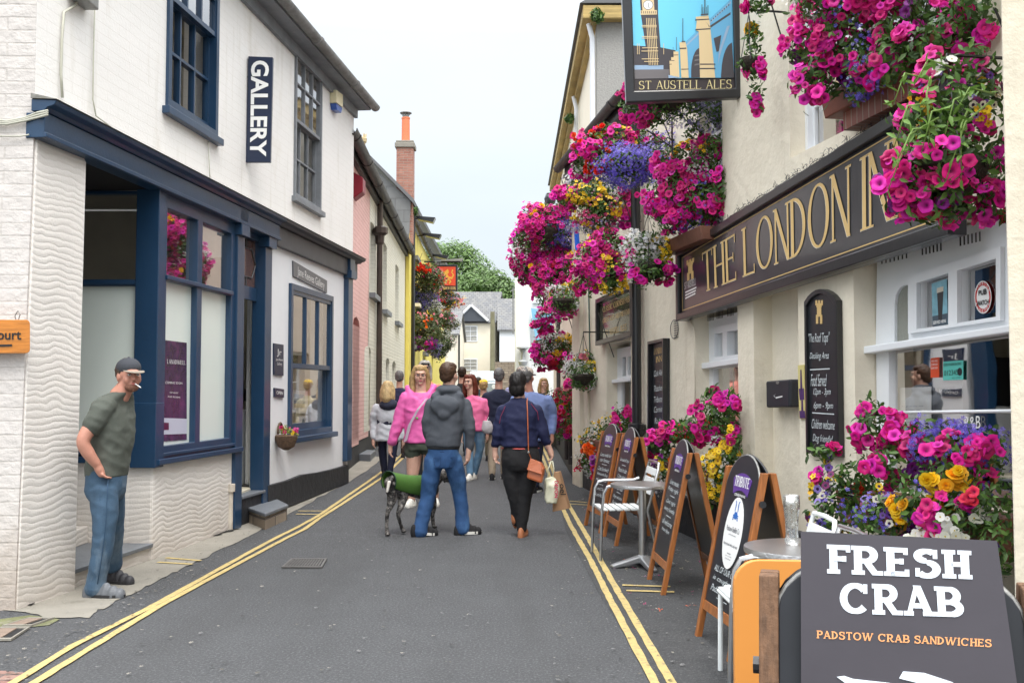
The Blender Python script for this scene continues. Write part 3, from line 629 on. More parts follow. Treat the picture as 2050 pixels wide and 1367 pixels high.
mb.build('gallery_fascia', M['navyD'], shopL, bevel=0.005)
# pilasters with cap blocks
for x0, x1, o_, zt_, zl in ((474, 488, 0.06, zb0+0.0, 0.0), (530, 543, 0.04, zb0, 0.0), (697, 706, 0.075, zb0+0.02, 0.42)):
    mb = MB(); A, B = L1.S(x0, 700, o_)[0], L1.S(x1, 700, o_)[0]; fprism(mb, L1, rect(A, zl, B, zt_-.12), -0.12, o_); fprism(mb, L1, rect(A-0.02, zt_-0.12, B+0.02, zt_-0.0), -0.05, o_+0.05)
    fprism(mb, L1, rect(A-0.01, zt_+0.001, B+0.01, zt_+0.183), -0.05, o_+0.03); mb.build('pilaster', M['navy'], shopL, bevel=0.006)
# doorway
dA, dB = L1.S(484, 700)[0], L1.S(527, 700)[0]; zD = 0.34; zDt = L1.S(505, 590)[1]; zTt = L1.S(505, 480)[1]
dep = 0.10
mb = MB(); fprism(mb, L1, rect(dB-0.06, zD, dB, zb0), -0.11, 0.0) ; fprism(mb, L1, rect(dA, zDt-0.05, dB-.061, zDt+0.10), -dep, -0.06); fprism(mb, L1, rect(dA, zTt+.02, dB-.061, zb0), -dep, -0.03)
mb.build('door_frame', M['navy'], shopL, bevel=0.006)
mb = MB(); tq = [(dA, zTt+0.02), (dB-.07, zTt+0.02), (dB-.07, zDt+0.1), (dA, zDt+0.1)]
M['leaded'] = mat('leaded_brown_glass', (0.14, 0.075, 0.06), 0.12, var=0.3, vscale=6, coat=0.6)
mb.add([L1.W(a, z, -0.085) for a, z in tq], [(0, 1, 2, 3)]); tw = mb.build('transom_light', M['leaded'], shopL)
mb = MB()
for u, v, u1, v1 in ((.5, 0, .5, .2), (.5, .8, .5, 1), (.2, .2, .8, .2), (.2, .8, .8, .8), (.2, .2, 0, .5), (.8, .2, 1, .5), (0, .5, .2, .8), (1, .5, .8, .8), (.5, 0, .5, .2)):
    p, r_ = [L1.W(*bil(tq, a, b), -0.078) for a, b in ((u, v), (u1, v1))]; mb.tube([p, r_], 0.009, 5)
mb.build('lead_bars', M['navyD'], tw)
M['hall'] = mat('hall_wall', (0.62, 0.58, 0.46), 0.8)
mb = MB(); mb.box((-6.2, L1.W(dA, 0).y+0.35+1.6, 0.3), (-3.0, L1.W(dA, 0).y+0.45+1.6, 3.2)); mb.box((-6.2, L1.W(dA, 0).y-0.2, 0.32), (-3.0, L1.W(dA, 0).y+1.9, 0.36)); mb.box((-5.3, L1.W(dA, 0).y-0.2, 0.36), (-5.2, L1.W(dA, 0).y+1.9, 3.2)); mb.build('hall', M['hall'], shopL); mb = MB(); hx = L1.W(dA, 0); mb.box((hx.x-1.3, hx.y+1.0, .36), (hx.x-.25, hx.y+1.5, 1.25)); mb.build('cabinet', M['wframe'], shopL, bevel=.01); mb = MB(); mb.box((hx.x-1.3, hx.y+1.1, 1.26), (hx.x-.35, hx.y+1.45, 1.95)); mb.build('dark_cupboard', M['black'], shopL, bevel=.01)
mb = MB(); dd = L1.W(dB-0.06, 0, -.115); de = dd+Vector((-.235, .72, 0)); dn_ = Vector((.04, .02, 0)); mb.hexa([tuple(v+Vector((0, 0, z_))) for z_ in (zD, zDt-.06) for v in (dd, dd+dn_, de+dn_, de)])
dr = mb.build('door', M['wframe'], shopL, bevel=0.004)
mb = MB(); mb.tube([de+Vector((-.02, -.03, 1.35)), de+Vector((-.02, -.03, 1.5))], 0.015); mb.build('handle', M['black'], dr)
mb = MB(); fprism(mb, L1, rect(dA-0.05, 0.02, dB+0.02, zD-.035), -1.2, 0.02); mb.build('door_riser', M['plinth'], shopL, bevel=0.01)
mb = MB(); fprism(mb, L1, rect(dA-0.05, zD-.033, dB+0.0, zD), -1.2, 0.05); mb.build('door_step', M['slate'], shopL, bevel=0.008)
mb = MB(); qa = [gnd(484, 1042), gnd(530, 1062), gnd(577, 1040), gnd(545, 1020)]
mb.prism([Vector((p.x, p.y, 0.15)) for p in qa], [Vector((p.x, p.y, 0.19)) for p in qa]); mb.build('street_step', M['slate'], shopL, bevel=0.01)
mb = MB(); c_ = sum((Vector((p.x, p.y, 0)) for p in qa), Vector())/4
mb.prism([Vector((p.x, p.y, 0.148)).lerp(c_+Vector((0, 0, .148)), 0.06) for p in qa], [Vector((p.x, p.y, -0.02)).lerp(c_+Vector((0, 0, -.02)), 0.06) for p in qa]); mb.build('street_step_base', M['stonewall'], shopL, uv=L1)
# gallery wall panel with its window
gA, gB = L1.S(543, 700)[0], L1.S(697, 700)[0]
jq = pxs(L1, [(577, 563), (663, 597), (660, 872), (576, 866)]); jr = mid(jq)
mb = MB(); fprism(mb, L1, rect(gA, 0.2, gB, zb0+.1), -0.3, 0.0, holes=[jr]); mb.build('gallery_wall', M['whiteP'], shopL)
window(shopL, L1, rq(jr), 0.03, (3, 1), (1, 1), M['navy'], fw=0.10, bar=0.035, depth=0.12, split=0.53, behind=(1.1, M['hall']))
mb = MB(); fprism(mb, L1, rect(jr[0][0]-0.05, jr[0][1]-0.07, jr[1][0]+0.08, jr[0][1]), -0.02, 0.10); mb.build('sill', M['navy'], shopL, bevel=0.008)
mb = MB(); pts = pxs(L1, [(536, 1030), (697, 966), (697, 930), (670, 938), (640, 945), (605, 950), (575, 962), (536, 972)], 0.04)
fprism(mb, L1, pts, -0.3, 0.05); mb.build('plinth', M['plinth'], shopL, bevel=0.02)
# eaves board, gutter, roof
mb = MB(); fprism(mb, L1, rect(s0-0.2, EZ-0.12, s1+0.05, EZ+0.02), 0.0, 0.05); fprism(mb, L1, rect(s0-0.2, EZ+0.02, s1+0.12, EZ+0.05), -0.1, 0.24); fprism(mb, L1, rect(s0-.2, EZ+.05, s1+0.12, EZ+0.17), 0.19, 0.22); mb.build('eaves_board', M['greywood'], shopL)
def gutter(parent, fac, sa, za, sb, zb, off, r, m, name='gutter', joints=1.8):
    mb = MB(); L_ = sb-sa; n = 10
    prof = [(off+r*math.cos(R(180+180*k/n)), r*math.sin(R(180+180*k/n))) for k in range(n+1)] + [(off+(r-.012)*math.cos(R(360-180*k/n)), (r-.012)*math.sin(R(360-180*k/n))) for k in range(n+1)]
    mb.prism([fac.W(sa, za+z, o) for o, z in prof], [fac.W(sb, zb+z, o) for o, z in prof])
    k = sa+0.4
    while k < sb:
        t = (k-sa)/L_; zz = za+(zb-za)*t
        mb.prism([fac.W(k, zz+z*1.13, off+(o-off)*1.13) for o, z in prof[:n+1]], [fac.W(k+0.09, zz+z*1.13, off+(o-off)*1.13) for o, z in prof[:n+1]]); k += joints
    return mb.build(name, m, parent)
gutter(shopL, L1, s0-0.2, EZ+0.12, s1+0.22, EZ+0.10, 0.29, 0.075, M['gutter'])
mb = MB(); mb.prism([L1.W(s0-0.2, EZ+0.15, 0.3), L1.W(s0-.2, EZ+2.6, -3.2), L1.W(s0-.2, EZ+0.15, -6.6)], [L1.W(s1+0.1, EZ+0.15, 0.3), L1.W(s1+0.1, EZ+2.6, -3.2), L1.W(s1+0.1, EZ+0.15, -6.6)]); mb.build('roof', M['roof'], shopL, uv=L1)
mb = MB(); mb.prism([L1.W(s1, 0, -0.3), L1.W(s1, EZ+.1, -0.3), L1.W(s1, EZ+.1, -6), L1.W(s1, 0, -6)], [L1.W(s1-0.3, 0, -0.3), L1.W(s1-.3, EZ+.1, -0.3), L1.W(s1-.3, EZ+.1, -6), L1.W(s1-.3, 0, -6)]); mb.build('end_wall', M['whiteP'], shopL)
# cables on the wall, junction box, standpipe
def on(fac, x, y, o=0.02): return fac.P(x, y, o)
mb = MB(); M['cable'] = mat('painted_cable', (0.50, 0.50, 0.42), 0.6); mb.tube([on(L1, 165, -20), on(L1, 150, 12), on(L1, 128, 25), on(L1, 124, 80), on(L1, 122, 150), on(L1, 125, 196)], 0.010, 6)
mb.build('wall_cable', M['cable'], shopL, smooth=True); mb = MB(); mb.tube([on(L1, 190, 5), on(L1, 187, 120), on(L1, 186, 200), on(L1, 192, 232), on(L1, 240, 268)], 0.006, 5)
mb.build('wall_cable', M['cable'], shopL, smooth=True); mb = MB(); mb.tube([on(L1, 417, 283), on(L1, 419, 330), on(L1, 421, 368)], 0.005, 5)
mb.build('wall_cable', M['cable'], shopL, smooth=True)
mb = MB(); jb = L1.P(165, -2, 0.06); mb.box((jb.x-.06, jb.y-.12, jb.z-.03), (jb.x+.06, jb.y+.16, jb.z+.12)); mb.build('junction_box', M['steel'], shopL, bevel=.01)
mb = MB(); sw = lambda x, y, o=0.03: at(x, y, cz.y-o)
for k in range(3): mb.tube([sw(-30, 238+k*5), sw(15, 243+k*3), sw(50, 236+k*3), sw(74, 226+k*5), L1.P(95, 222+k*4, 0.14)], 0.009, 6)
mb.tube([sw(-20, 273), sw(40, 273), sw(58, 270)], 0.006, 5); mb.build('side_cable', M['cable'], shopL, smooth=True)
mb = MB(); b0 = gnd(459, 1062); mb.tube([(b0.x, b0.y, 0), (b0.x, b0.y, 0.42)], 0.035, 10); mb.tube([(b0.x, b0.y, 0.42), (b0.x, b0.y, 0.50)], 0.055, 10); o = mb.build('standpipe', mat('rusty_white_pipe', (0.62, 0.56, 0.48), 0.6, var=0.3, vscale=6, stain=((0.35, 0.14, 0.06), 9, 0.55, 0.9)), shopL, smooth='auto')

# ---- things fixed to this building
M['navysign'] = mat('navy_sign', (0.012, 0.022, 0.055), 0.35)
t = thing('hanging_sign', 'tall narrow navy sign reading GALLERY downwards on the white upper wall', 'sign', tuple(L1.P(492, 324)))
dS = L1.P(493, 220).y; A = [at(x, y, dS) for x, y in ((497, 113), (546, 115), (541, 325), (492, 325))]
mb = MB(); bk = Vector((0, 0.05, 0)); mb.prism(A, [p+bk for p in A]); mb.build('panel', M['navysign'], t, bevel=0.004)
c4 = [at(x, y, dS) for x, y in ((503, 122), (539, 122), (533, 314), (500, 314))]
mb = MB(); lettering(mb, text2d('GALLERY', bold=0.028), [c4[1], c4[2], c4[3], c4[0]], (0, -1, 0)); mb.build('lettering', M['wht'], t)
mb = MB()
for y in (155, 290): mb.tube([at(488, y, dS+.02), at(498, y, dS+.02)], 0.012, 6)
mb.build('bracket', M['steel'], t)
def wall_plate(name, fac, pxq, label, cat, m, thick=0.02, off=0.0, writes=(), mtext=None, frame=None, bevel=0.003, group=None):
    p = fac.P(*pxq[3], off); t = thing(name, label, cat, tuple(p), group)
    mb = MB(); plate(mb, fac, pxq, off+0.001, off+thick); mb.build('panel', m, t, bevel=bevel)
    if writes:
        mb = MB()
        for s_, qq, kw in writes: mb = MB(); text_on(mb, s_, fac, qq, off+thick, **kw); mb.build('lettering', mtext or M['wht'], t)
    return t
M['greysign'] = mat('grey_engraved_sign', (0.13, 0.135, 0.15), 0.4)
wall_plate('name_sign', L1, [(587, 522), (655, 562), (655, 587), (588, 553)], 'grey plaque reading Jane Reeves Gallery above the gallery window', 'sign', M['greysign'], writes=[('Jane Reeves Gallery', [(595, 533), (649, 564), (649, 583), (595, 555)], dict(bold=0.0))])
wall_plate('name_sign', L1, [(549, 687), (568, 690), (568, 752), (549, 750)], 'small upright navy plaque with a monogram beside the gallery door', 'sign', M['navysign'], writes=[('Jr', [(554, 698), (563, 700), (563, 715), (554, 714)], dict()), ('Jane Reeves', [(552, 717), (566, 718), (566, 724), (552, 723)], dict()), ('Gallery', [(554, 725), (564, 726), (564, 733), (554, 732)], dict())])
wall_plate('open_sign', L1, [(550, 776), (569, 779), (569, 796), (550, 794)], 'little navy OPEN sign hung under the monogram plaque', 'sign', M['navysign'], writes=[('OPEN', [(553, 782), (566, 784), (566, 790), (553, 789)], dict(bold=0.01))])
# poster in the bay window
M['poster'] = mat('plum_poster', (0.055, 0.03, 0.075), 0.25, var=0.5, vscale=9, stain=((0.20, 0.05, 0.17), 5, 0.5, 0.7))
t = wall_plate('window_poster', L1, [(318, 679), (374, 686), (374, 880), (315, 884)], 'plum coming soon poster taped inside the bay window', 'poster', M['poster'], thick=0.004, off=-0.029, writes=[('No.9 LANADWELL', [(322, 718), (370, 722), (370, 730), (322, 727)], dict(serif=True)), ('COMING SOON', [(330, 763), (364, 765), (364, 769), (330, 768)], dict()), ('RESTAURANT', [(339, 784), (356, 785), (356, 788), (339, 787)], dict()), ('AND ROOMS', [(335, 792), (360, 794), (360, 797), (335, 795)], dict())])
mb = MB(); plate(mb, L1, [(316, 836), (374, 838), (374, 868), (315, 870)], -0.0249, -0.0235); mb.build('pale_band', mat('pale_band', (0.55, 0.56, 0.68), .4), t)
mb = MB(); plate(mb, L1, [(323, 845), (338, 846), (338, 860), (323, 861)], -0.0234, -0.0225); mb.build('logo_block', mat('plum_block', (0.10, 0.01, 0.05), .4), t)
t = thing('wooden_sign', 'orange varnished wooden sign ending in ourt on the side wall', 'sign', tuple(at(0, 705, cz.y)))
mb = MB(); pts = []
for cx_, cy_, a0_ in ((52, 648, 90), (52, 699, 0), (-70, 699, -90), (-70, 648, -180)):
    for k in range(5): a = R(a0_-k*22.5); pts.append((cx_+8*math.cos(a), cy_-8*math.sin(a)))
mb.prism([at(x, y, cz.y-.10-0.04) for x, y in pts], [at(x, y, cz.y-.10-0.003)+Vector((0, 0, 0)) for x, y in pts]); mb.build('panel', mat('varnished_pine', (0.72, 0.26, 0.035), 0.3, wood=(1.2, 14, 14), coat=0.5), t, bevel=0.006)
mb = MB(); lettering(mb, text2d('Court', bold=0.02), [at(x, y, cz.y-.10-0.04) for x, y in ((-24, 660), (43, 660), (43, 680), (-24, 680))], (0, -1, 0)); mb.prism([at(x, y, cz.y-.10-0.044) for x, y in ((-40, 691), (24, 689), (24, 693), (-40, 695))], [at(x, y, cz.y-.10-0.041) for x, y in ((-40, 691), (24, 689), (24, 693), (-40, 695))]); mb.build('lettering', M['black'], t)
mb = MB(); mb.tube([at(32, 640, cz.y-.12), at(30, 632, cz.y-.12), at(36, 622, cz.y-.12), at(40, 630, cz.y-.12), at(37, 640, cz.y-.12)], 0.004, 5); mb.build('hook', M['steel'], t)
t = thing('alarm_box', 'cream and blue alarm box under the gutter of the white building', 'alarm', tuple(L1.P(680, 225)))
mb = MB(); fprism(mb, L1, pxs(L1, [(674, 180), (687, 190), (687, 216), (674, 206)], .1), 0, 0.10); mb.build('case', mat('cream_plastic', (0.75, 0.68, 0.45), .4), t, bevel=.01)
mb = MB(); fprism(mb, L1, pxs(L1, [(674, 207), (687, 217), (685, 227), (676, 220)], .1), 0, 0.09); mb.build('lens', mat('blue_plastic', (0.03, 0.10, 0.40), .3), t, bevel=.01)
# things in the gallery window
t = thing('framed_picture', 'beach painting in a white mount standing in the gallery window', 'picture', tuple(L1.P(598, 826, -.25)))
mb = MB(); plate(mb, L1, [(583, 780), (616, 783), (616, 828), (583, 826)], -0.27, -0.25); mb.build('mount', M['wht'], t)
mb = MB(); plate(mb, L1, [(588, 788), (610, 790), (610, 802), (588, 801)], -0.249, -0.247); mb.build('painted_sky', mat('ps', (.35, .5, .62), .5), t)
mb = MB(); plate(mb, L1, [(588, 801), (610, 802), (610, 808), (588, 807)], -0.249, -0.247); mb.build('painted_sea', mat('pse', (.03, .11, .25), .5), t)
mb = MB(); plate(mb, L1, [(588, 807), (610, 808), (610, 816), (588, 816)], -0.249, -0.247); mb.build('painted_sand', mat('psa', (.42, .34, .2), .5), t)
t = thing('framed_picture', 'small square white framed print on the gallery window sill', 'picture', tuple(L1.P(605, 856, -.16)))
mb = MB(); plate(mb, L1, [(596, 834), (616, 832), (619, 854), (599, 858)], -0.19, -0.165); mb.build('frame', M['wht'], t)
mb = MB(); mb.lathe((0, 0, 0), [(0.001, 0), (.05, 0), (.05, .003), (.001, .003)], 16)
cc = L1.P(607, 845, -.163); v = [Vector((0, p[0], p[1])) + cc if 0 else cc + L1.u*p[0] + Vector((0, 0, p[1])) + L1.n*p[2] for p in mb.v]; mb.v = [tuple(x) for x in v]; mb.build('print', mat('bluegrey_print', (.16, .22, .26), .5), t)
# ================================================================ the inn on the right (cream render)
R1 = Fac(3.61-0.173*3.0, 3.0, 3.61-0.173*15.0, 15.0, -1)
def sy(f, y): return (y-f.o.y)/f.u.y
e1 = sy(R1, 15.0)
inn = thing('inn', 'cream rendered inn with white windows and black signboards, flowers all over its front', 'inn', (R1.W(sy(R1, 9), 0).x, 9.0, 0))
def S1(x, y=778, o=0.0): return R1.S(x, y, o)
IW = 0.16                                             # depth of the window recesses
zsA = 0.78
wA = rect(S1(1712)[0], zsA, S1(2090)[0], 2.50)         # s falls from left to right in the photo
wB = rect(S1(1390)[0], zsA, S1(1478)[0], 2.30)
wC = rect(S1(1213)[0], 0.85, S1(1263)[0], 2.12)
nD = rect(S1(1510)[0], -0.1, S1(1600)[0], 2.36)
uW = rect(S1(1405)[0], 3.05, S1(1451)[0], 4.42)       # upper windows
uN = rect(S1(1588)[0], 3.35, S1(1900)[0], 4.9)
sN = sy(R1, 2.6); sM = sy(R1, 11.75)
def arch(r, k=0.05):
    a0, z0 = r[0]; a1, z1 = r[2]; am = (a0+a1)/2
    return [(a0, z0), (a1, z0), (a1, z1-k), ((a1*3+am)/4, z1-k*.35), (am, z1), ((a0*3+am)/4, z1-k*.35), (a0, z1-k)]
mb = MB(); fprism(mb, R1, [(sN, -0.1), (sM, -0.1), (sM, 6.6), (sN, 6.6)], -0.45, 0.0, holes=[arch(wA, .08), arch(wB, .06), nD[:0] or arch(nD, .05), uW, uN])
wl = mb.build('front_wall', M['cream'], inn, uv=R1, bevel=0.035)
mb = MB(); fprism(mb, R1, [(sM+.002, -0.1), (e1, -0.1), (e1, 4.72), (sM+.002, 4.85)], -0.45, 0.0, holes=[arch(wC, .05)])
mb.build('far_front_wall', M['cream'], inn, uv=R1, bevel=0.03)
mb = MB(); fprism(mb, R1, [(sM, 4.4), (sM-0.3, 4.4), (sM-.3, 6.6), (sM, 6.6)], -5, -0.46); mb.build('end_wall', M['cream'], inn)
mb = MB(); fprism(mb, R1, rect(nD[1][0]-.1, -0.1, nD[0][0]+.1, 2.5), -0.44, -0.17); mb.build('niche_back', M['cream'], inn, bevel=0.02)
# near pier at the right edge of the view
pA = S1(2050)[0]
mb = MB(); q0 = at(2019, 700, 4.35); mb.prism([Vector((q0.x, 4.35, -0.1)), Vector((q0.x+1.5, 4.35, -0.1)), Vector((q0.x+1.5, 4.35, 6.6)), Vector((q0.x, 4.35, 6.6))], [Vector((q0.x+0.26, 4.75, -0.1)), Vector((q0.x+1.5, 4.75, -0.1)), Vector((q0.x+1.5, 4.75, 6.6)), Vector((q0.x+0.26, 4.75, 6.6))]); mb.build('pier', M['cream'], inn, bevel=0.03)
mb = MB(); fprism(mb, R1, rect(sN, -0.1, sN+.8, 6.6), 0.001, 0.3)
# plinth
mb = MB(); fprism(mb, R1, rect(sN, -0.1, e1+0.03, 0.40), 0.001, 0.06); mb.build('plinth', M['plinth'], inn, bevel=0.02)
mb = MB(); fprism(mb, R1, rect(e1-0.42, -0.1, e1+0.06, 4.2), 0.001, 0.10); mb.build('buttress', M['cream'], inn, bevel=0.04)
mb = MB(); fprism(mb, R1, rect(S1(1178)[0]-.1, -0.1, S1(1178)[0]+.25, 2.9), 0.001, 0.04); mb.build('buttress', M['cream'], inn, bevel=0.03)
# rooms behind the windows
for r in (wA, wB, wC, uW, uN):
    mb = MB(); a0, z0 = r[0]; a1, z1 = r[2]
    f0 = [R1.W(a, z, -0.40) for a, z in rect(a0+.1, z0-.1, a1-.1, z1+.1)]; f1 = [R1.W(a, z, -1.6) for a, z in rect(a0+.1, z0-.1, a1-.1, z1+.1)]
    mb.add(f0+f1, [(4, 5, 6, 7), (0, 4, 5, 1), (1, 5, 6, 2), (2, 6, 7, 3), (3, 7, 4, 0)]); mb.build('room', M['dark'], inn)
O = -IW
def Sx(x, y): return R1.S(x, y, O)
def wpoly(mb, pxq, d0, d1, holes=()):
    fprism(mb, R1, [Sx(x, y) for x, y in pxq], O+d0, O+d1, holes=[[Sx(x, y) for x, y in h] for h in holes])
# window A
mb = MB()
ex = (2090, 2018)
wpoly(mb, [(1755, 520), (2100, 388), (2100, 655), (1752, 705)], -0.05, 0.0,
      holes=[[(1790, 686), (1790, 610), (1793, 590), (1800, 577), (1809, 571), (1818, 571), (1818, 681)],
             [(1843, 566), (1907, 546), (1907, 650), (1843, 659)], [(1925, 541), (2003, 517), (2003, 634), (1925, 647)]])
wpoly(mb, [(1755, 705), (1780, 701), (1780, 1010), (1757, 1018)], -0.05, 0.004)
wpoly(mb, [(2050, 660), (2100, 655), (2100, 1010), (2050, 1010)], -0.05, 0.004)
fa = mb.build('ground_window', M['wframe'], inn, bevel=0.006)
mb = MB(); wpoly(mb, [(1826, 553), (2012, 494), (2012, 641), (1826, 668)], 0.001, 0.03, holes=[[(1843, 567), (1907, 547), (1907, 650), (1843, 659)], [(1925, 542), (2003, 518), (2003, 634), (1925, 647)]]); mb.build('casement', M['wframe'], fa, bevel=0.005)
mb = MB(); wpoly(mb, [(1748, 694), (2110, 642), (2110, 657), (1750, 709)], 0.0, 0.09); mb.build('transom', M['wframe'], fa, bevel=0.008)
mb = MB(); mb.add([R1.W(*Sx(x, y), O-0.03) for x, y in ((1770, 520), (2100, 388), (2100, 1040), (1770, 1040))], [(0, 1, 2, 3)]); mb.build('pane', M['glass'], fa)
M['obscure'] = mat('patterned_glass', (0.30, 0.31, 0.27), 0.3, bump=1, bscale=90)
mb = MB(); mb.add([R1.W(*Sx(x, y), O-0.024) for x, y in ((1786, 570), (1820, 560), (1820, 690), (1786, 690))], [(0, 1, 2, 3)]); mb.build('patterned_pane', M['obscure'], fa)
mb = MB(); a, b = R1.P(1768, 826, 0.03), R1.P(2060, 822, 0.03); mb.tube([a, b], 0.010, 8); mb.build('guard_rail', M['wframe'], fa, smooth=True)
# vents punched in the board over window A
def vents(rows):
    mb = MB()
    for (x, y, n, dx, dy, h) in rows:
        for k in range(n):
            px, py = x+dx*k, y+dy*k; c = R1.P(px, py, 0.004); s_, z = R1.S(px, py, 0.004)
            mb = MB(); fprism(mb, R1, rect(s_-0.006, z-h/2, s_+0.006, z+h/2), 0.001, 0.0035); mb.build('vent_slot', v_, inn)
v_ = mat('vent_hole', (0.01, 0.01, 0.01), 0.9)
vents([(1765, 520, 7, 8.2, -1.9, 0.055), (1846, 502, 6, 7.4, -1.8, 0.055), (1922, 483, 6, 7.8, -1.9, 0.055)])
vents([(1417, 636, 5, 2.6, -.5, 0.07), (1435, 631, 5, 2.7, -.5, 0.07), (1456, 626, 5, 2.8, -.5, 0.07)])
# window B
mb = MB(); wpoly(mb, [(1405, 640), (1500, 620), (1500, 728), (1405, 742)], -0.05, 0.0, holes=[[(1436, 667), (1452, 665), (1452, 713), (1436, 715)], [(1461, 663), (1484, 659), (1484, 709), (1461, 712)]])
wpoly(mb, [(1411, 740), (1428, 738), (1428, 900), (1411, 902)], -0.05, 0.0); fb_ = mb.build('ground_window', M['wframe'], inn, bevel=.005)
mb = MB(); wpoly(mb, [(1427, 656), (1492, 644), (1492, 718), (1427, 724)], 0.001, 0.03, holes=[[(1436, 668), (1452, 666), (1452, 713), (1436, 715)], [(1461, 664), (1484, 660), (1484, 709), (1461, 712)]]); mb.build('casement', M['wframe'], fb_, bevel=.004)
mb = MB(); wpoly(mb, [(1402, 729), (1500, 716), (1500, 727), (1402, 741)], 0.0, 0.08); mb.build('transom', M['wframe'], fb_, bevel=.006)
mb = MB(); mb.add([R1.W(*Sx(x, y), O-0.03) for x, y in ((1405, 640), (1510, 620), (1510, 910), (1405, 920))], [(0, 1, 2, 3)]); mb.build('pane', M['glass'], fb_)
# window C
mb = MB(); wpoly(mb, [(1228, 700), (1275, 690), (1275, 762), (1228, 768)], -0.05, 0.0, holes=[[(1246, 716), (1253, 715), (1253, 752), (1246, 753)], [(1257, 714), (1268, 712), (1268, 750), (1257, 751)]])
wpoly(mb, [(1230, 768), (1244, 766), (1244, 850), (1230, 852)], -0.05, 0.0); fc_ = mb.build('ground_window', M['wframe'], inn, bevel=.005)
mb = MB(); wpoly(mb, [(1226, 761), (1272, 756), (1272, 763), (1226, 768)], 0.0, 0.08); mb.build('transom', M['wframe'], fc_, bevel=.006)
mb = MB(); mb.add([R1.W(*Sx(x, y), O-0.03) for x, y in ((1230, 700), (1280, 690), (1280, 870), (1230, 870))], [(0, 1, 2, 3)]); mb.build('pane', M['glass'], fc_)
M['curtain'] = mat('net_curtain', (0.45, 0.46, 0.44), 0.8, var=0.3, vscale=20)
for w_, xx in ((fb_, (1428, 1455)), (fc_, (1246, 1264))):
    mb = MB(); fprism(mb, R1, [Sx(xx[0], 660), Sx(xx[1], 655), Sx(xx[1], 950), Sx(xx[0], 950)], O-0.12, O-0.10); mb.build('curtain', M['curtain'], w_)
# upper windows
for r in (uW, uN):
    window(inn, R1, [(r[0][0], r[2][1]), (r[1][0], r[2][1]), (r[1][0], r[0][1]), (r[0][0], r[0][1])], -0.14, 3, 2, M['wframe'], fw=0.06, bar=0.03, depth=0.08, split=0.5)
# brick sill under the upper flower box
mb = MB(); fprism(mb, R1, pxs(R1, [(1692, 226), (1875, 130), (1875, 172), (1692, 263)], .12), 0.0, 0.14); mb.build('brick_sill', mat('glazed_sill_brick', (0.26, 0.09, 0.06), 0.5, brick=(0.075, 0.4, 0.006, (0.32, 0.26, 0.22), (0.2, 0.06, 0.045), 0.8), var=0.2), inn, uv=R1, bevel=0.012)
# window contents and notices (each is a thing)
def notice(name, label, cat, m, pxq, off=O-0.02, extra=(), thick=0.003):
    t = thing(name, label, cat, tuple(R1.P(*pxq[3], off))); mb = MB(); plate(mb, R1, pxq, off, off+thick); mb.build('sheet', m, t)
    for nm, mm, fn in extra:
        mb = MB(); fn(mb, off+thick); mb.build(nm, mm, t)
    return t
def disc(mb, fac, cx_, cy_, rx, ry, off, th=0.001, n=24, r0=None, sk=0.0):
    pts = pxs(fac, [(cx_+rx*math.cos(2*math.pi*k/n), cy_+ry*math.sin(2*math.pi*k/n)+sk*rx*math.cos(2*math.pi*k/n)) for k in range(n)], off)
    hs = [] if not r0 else [pxs(fac, [(cx_+rx*r0*math.cos(2*math.pi*k/n), cy_+ry*r0*math.sin(2*math.pi*k/n)+sk*rx*r0*math.cos(2*math.pi*k/n)) for k in range(n)], off)]
    fprism(mb, fac, pts, off, off+th, holes=hs)
T = lambda s_, q, **k: (lambda mb, o: text_on(mb, s_, R1, q, o, **k))
red = mat('sticker_red', (0.55, 0.03, 0.03), .4); white = M['wht']; blk = M['black']
t = thing('window_sticker', 'round red and white PUB WATCH sticker in the right upper pane', 'sticker', tuple(R1.P(1968, 628, O)))
mb = MB(); disc(mb, R1, 1968, 595, 17, 33, O-0.02); mb.build('disc', red, t)
mb = MB(); disc(mb, R1, 1968, 595, 17, 33, O-0.0185, r0=0.93); disc(mb, R1, 1968, 595, 12.6, 23.5, O-0.0185); mb.build('white_disc', white, t)
mb = MB(); text_on(mb, 'PUB', R1, [(1960, 582), (1976, 577), (1976, 589), (1960, 592)], O-0.017, bold=.03); text_on(mb, 'WATCH', R1, [(1957, 603), (1980, 599), (1980, 609), (1957, 613)], O-0.017, bold=.03); mb.build('lettering', blk, t)
mb = MB()
for i, (ch, ch2) in enumerate(zip('PADSTOW', 'PADSTOW')):
    for sgn, c_ in ((1, ch), (-1, ch2)):
        a = R(150-i*20) if sgn > 0 else R(210+i*20); cx_, cy_ = 1968+15*math.cos(a), 595-28.5*math.sin(a); text_on(mb, c_, R1, [(cx_-1.5, cy_-3), (cx_+1.5, cy_-3.6), (cx_+1.5, cy_+3), (cx_-1.5, cy_+3.6)], O-0.0168, bold=.02)
mb.build('rim_lettering', white, t)
def beer(mb, o): fprism(mb, R1, pxs(R1, [(1876, 582), (1889, 578), (1886, 640), (1879, 641)], o), o, o+.001)
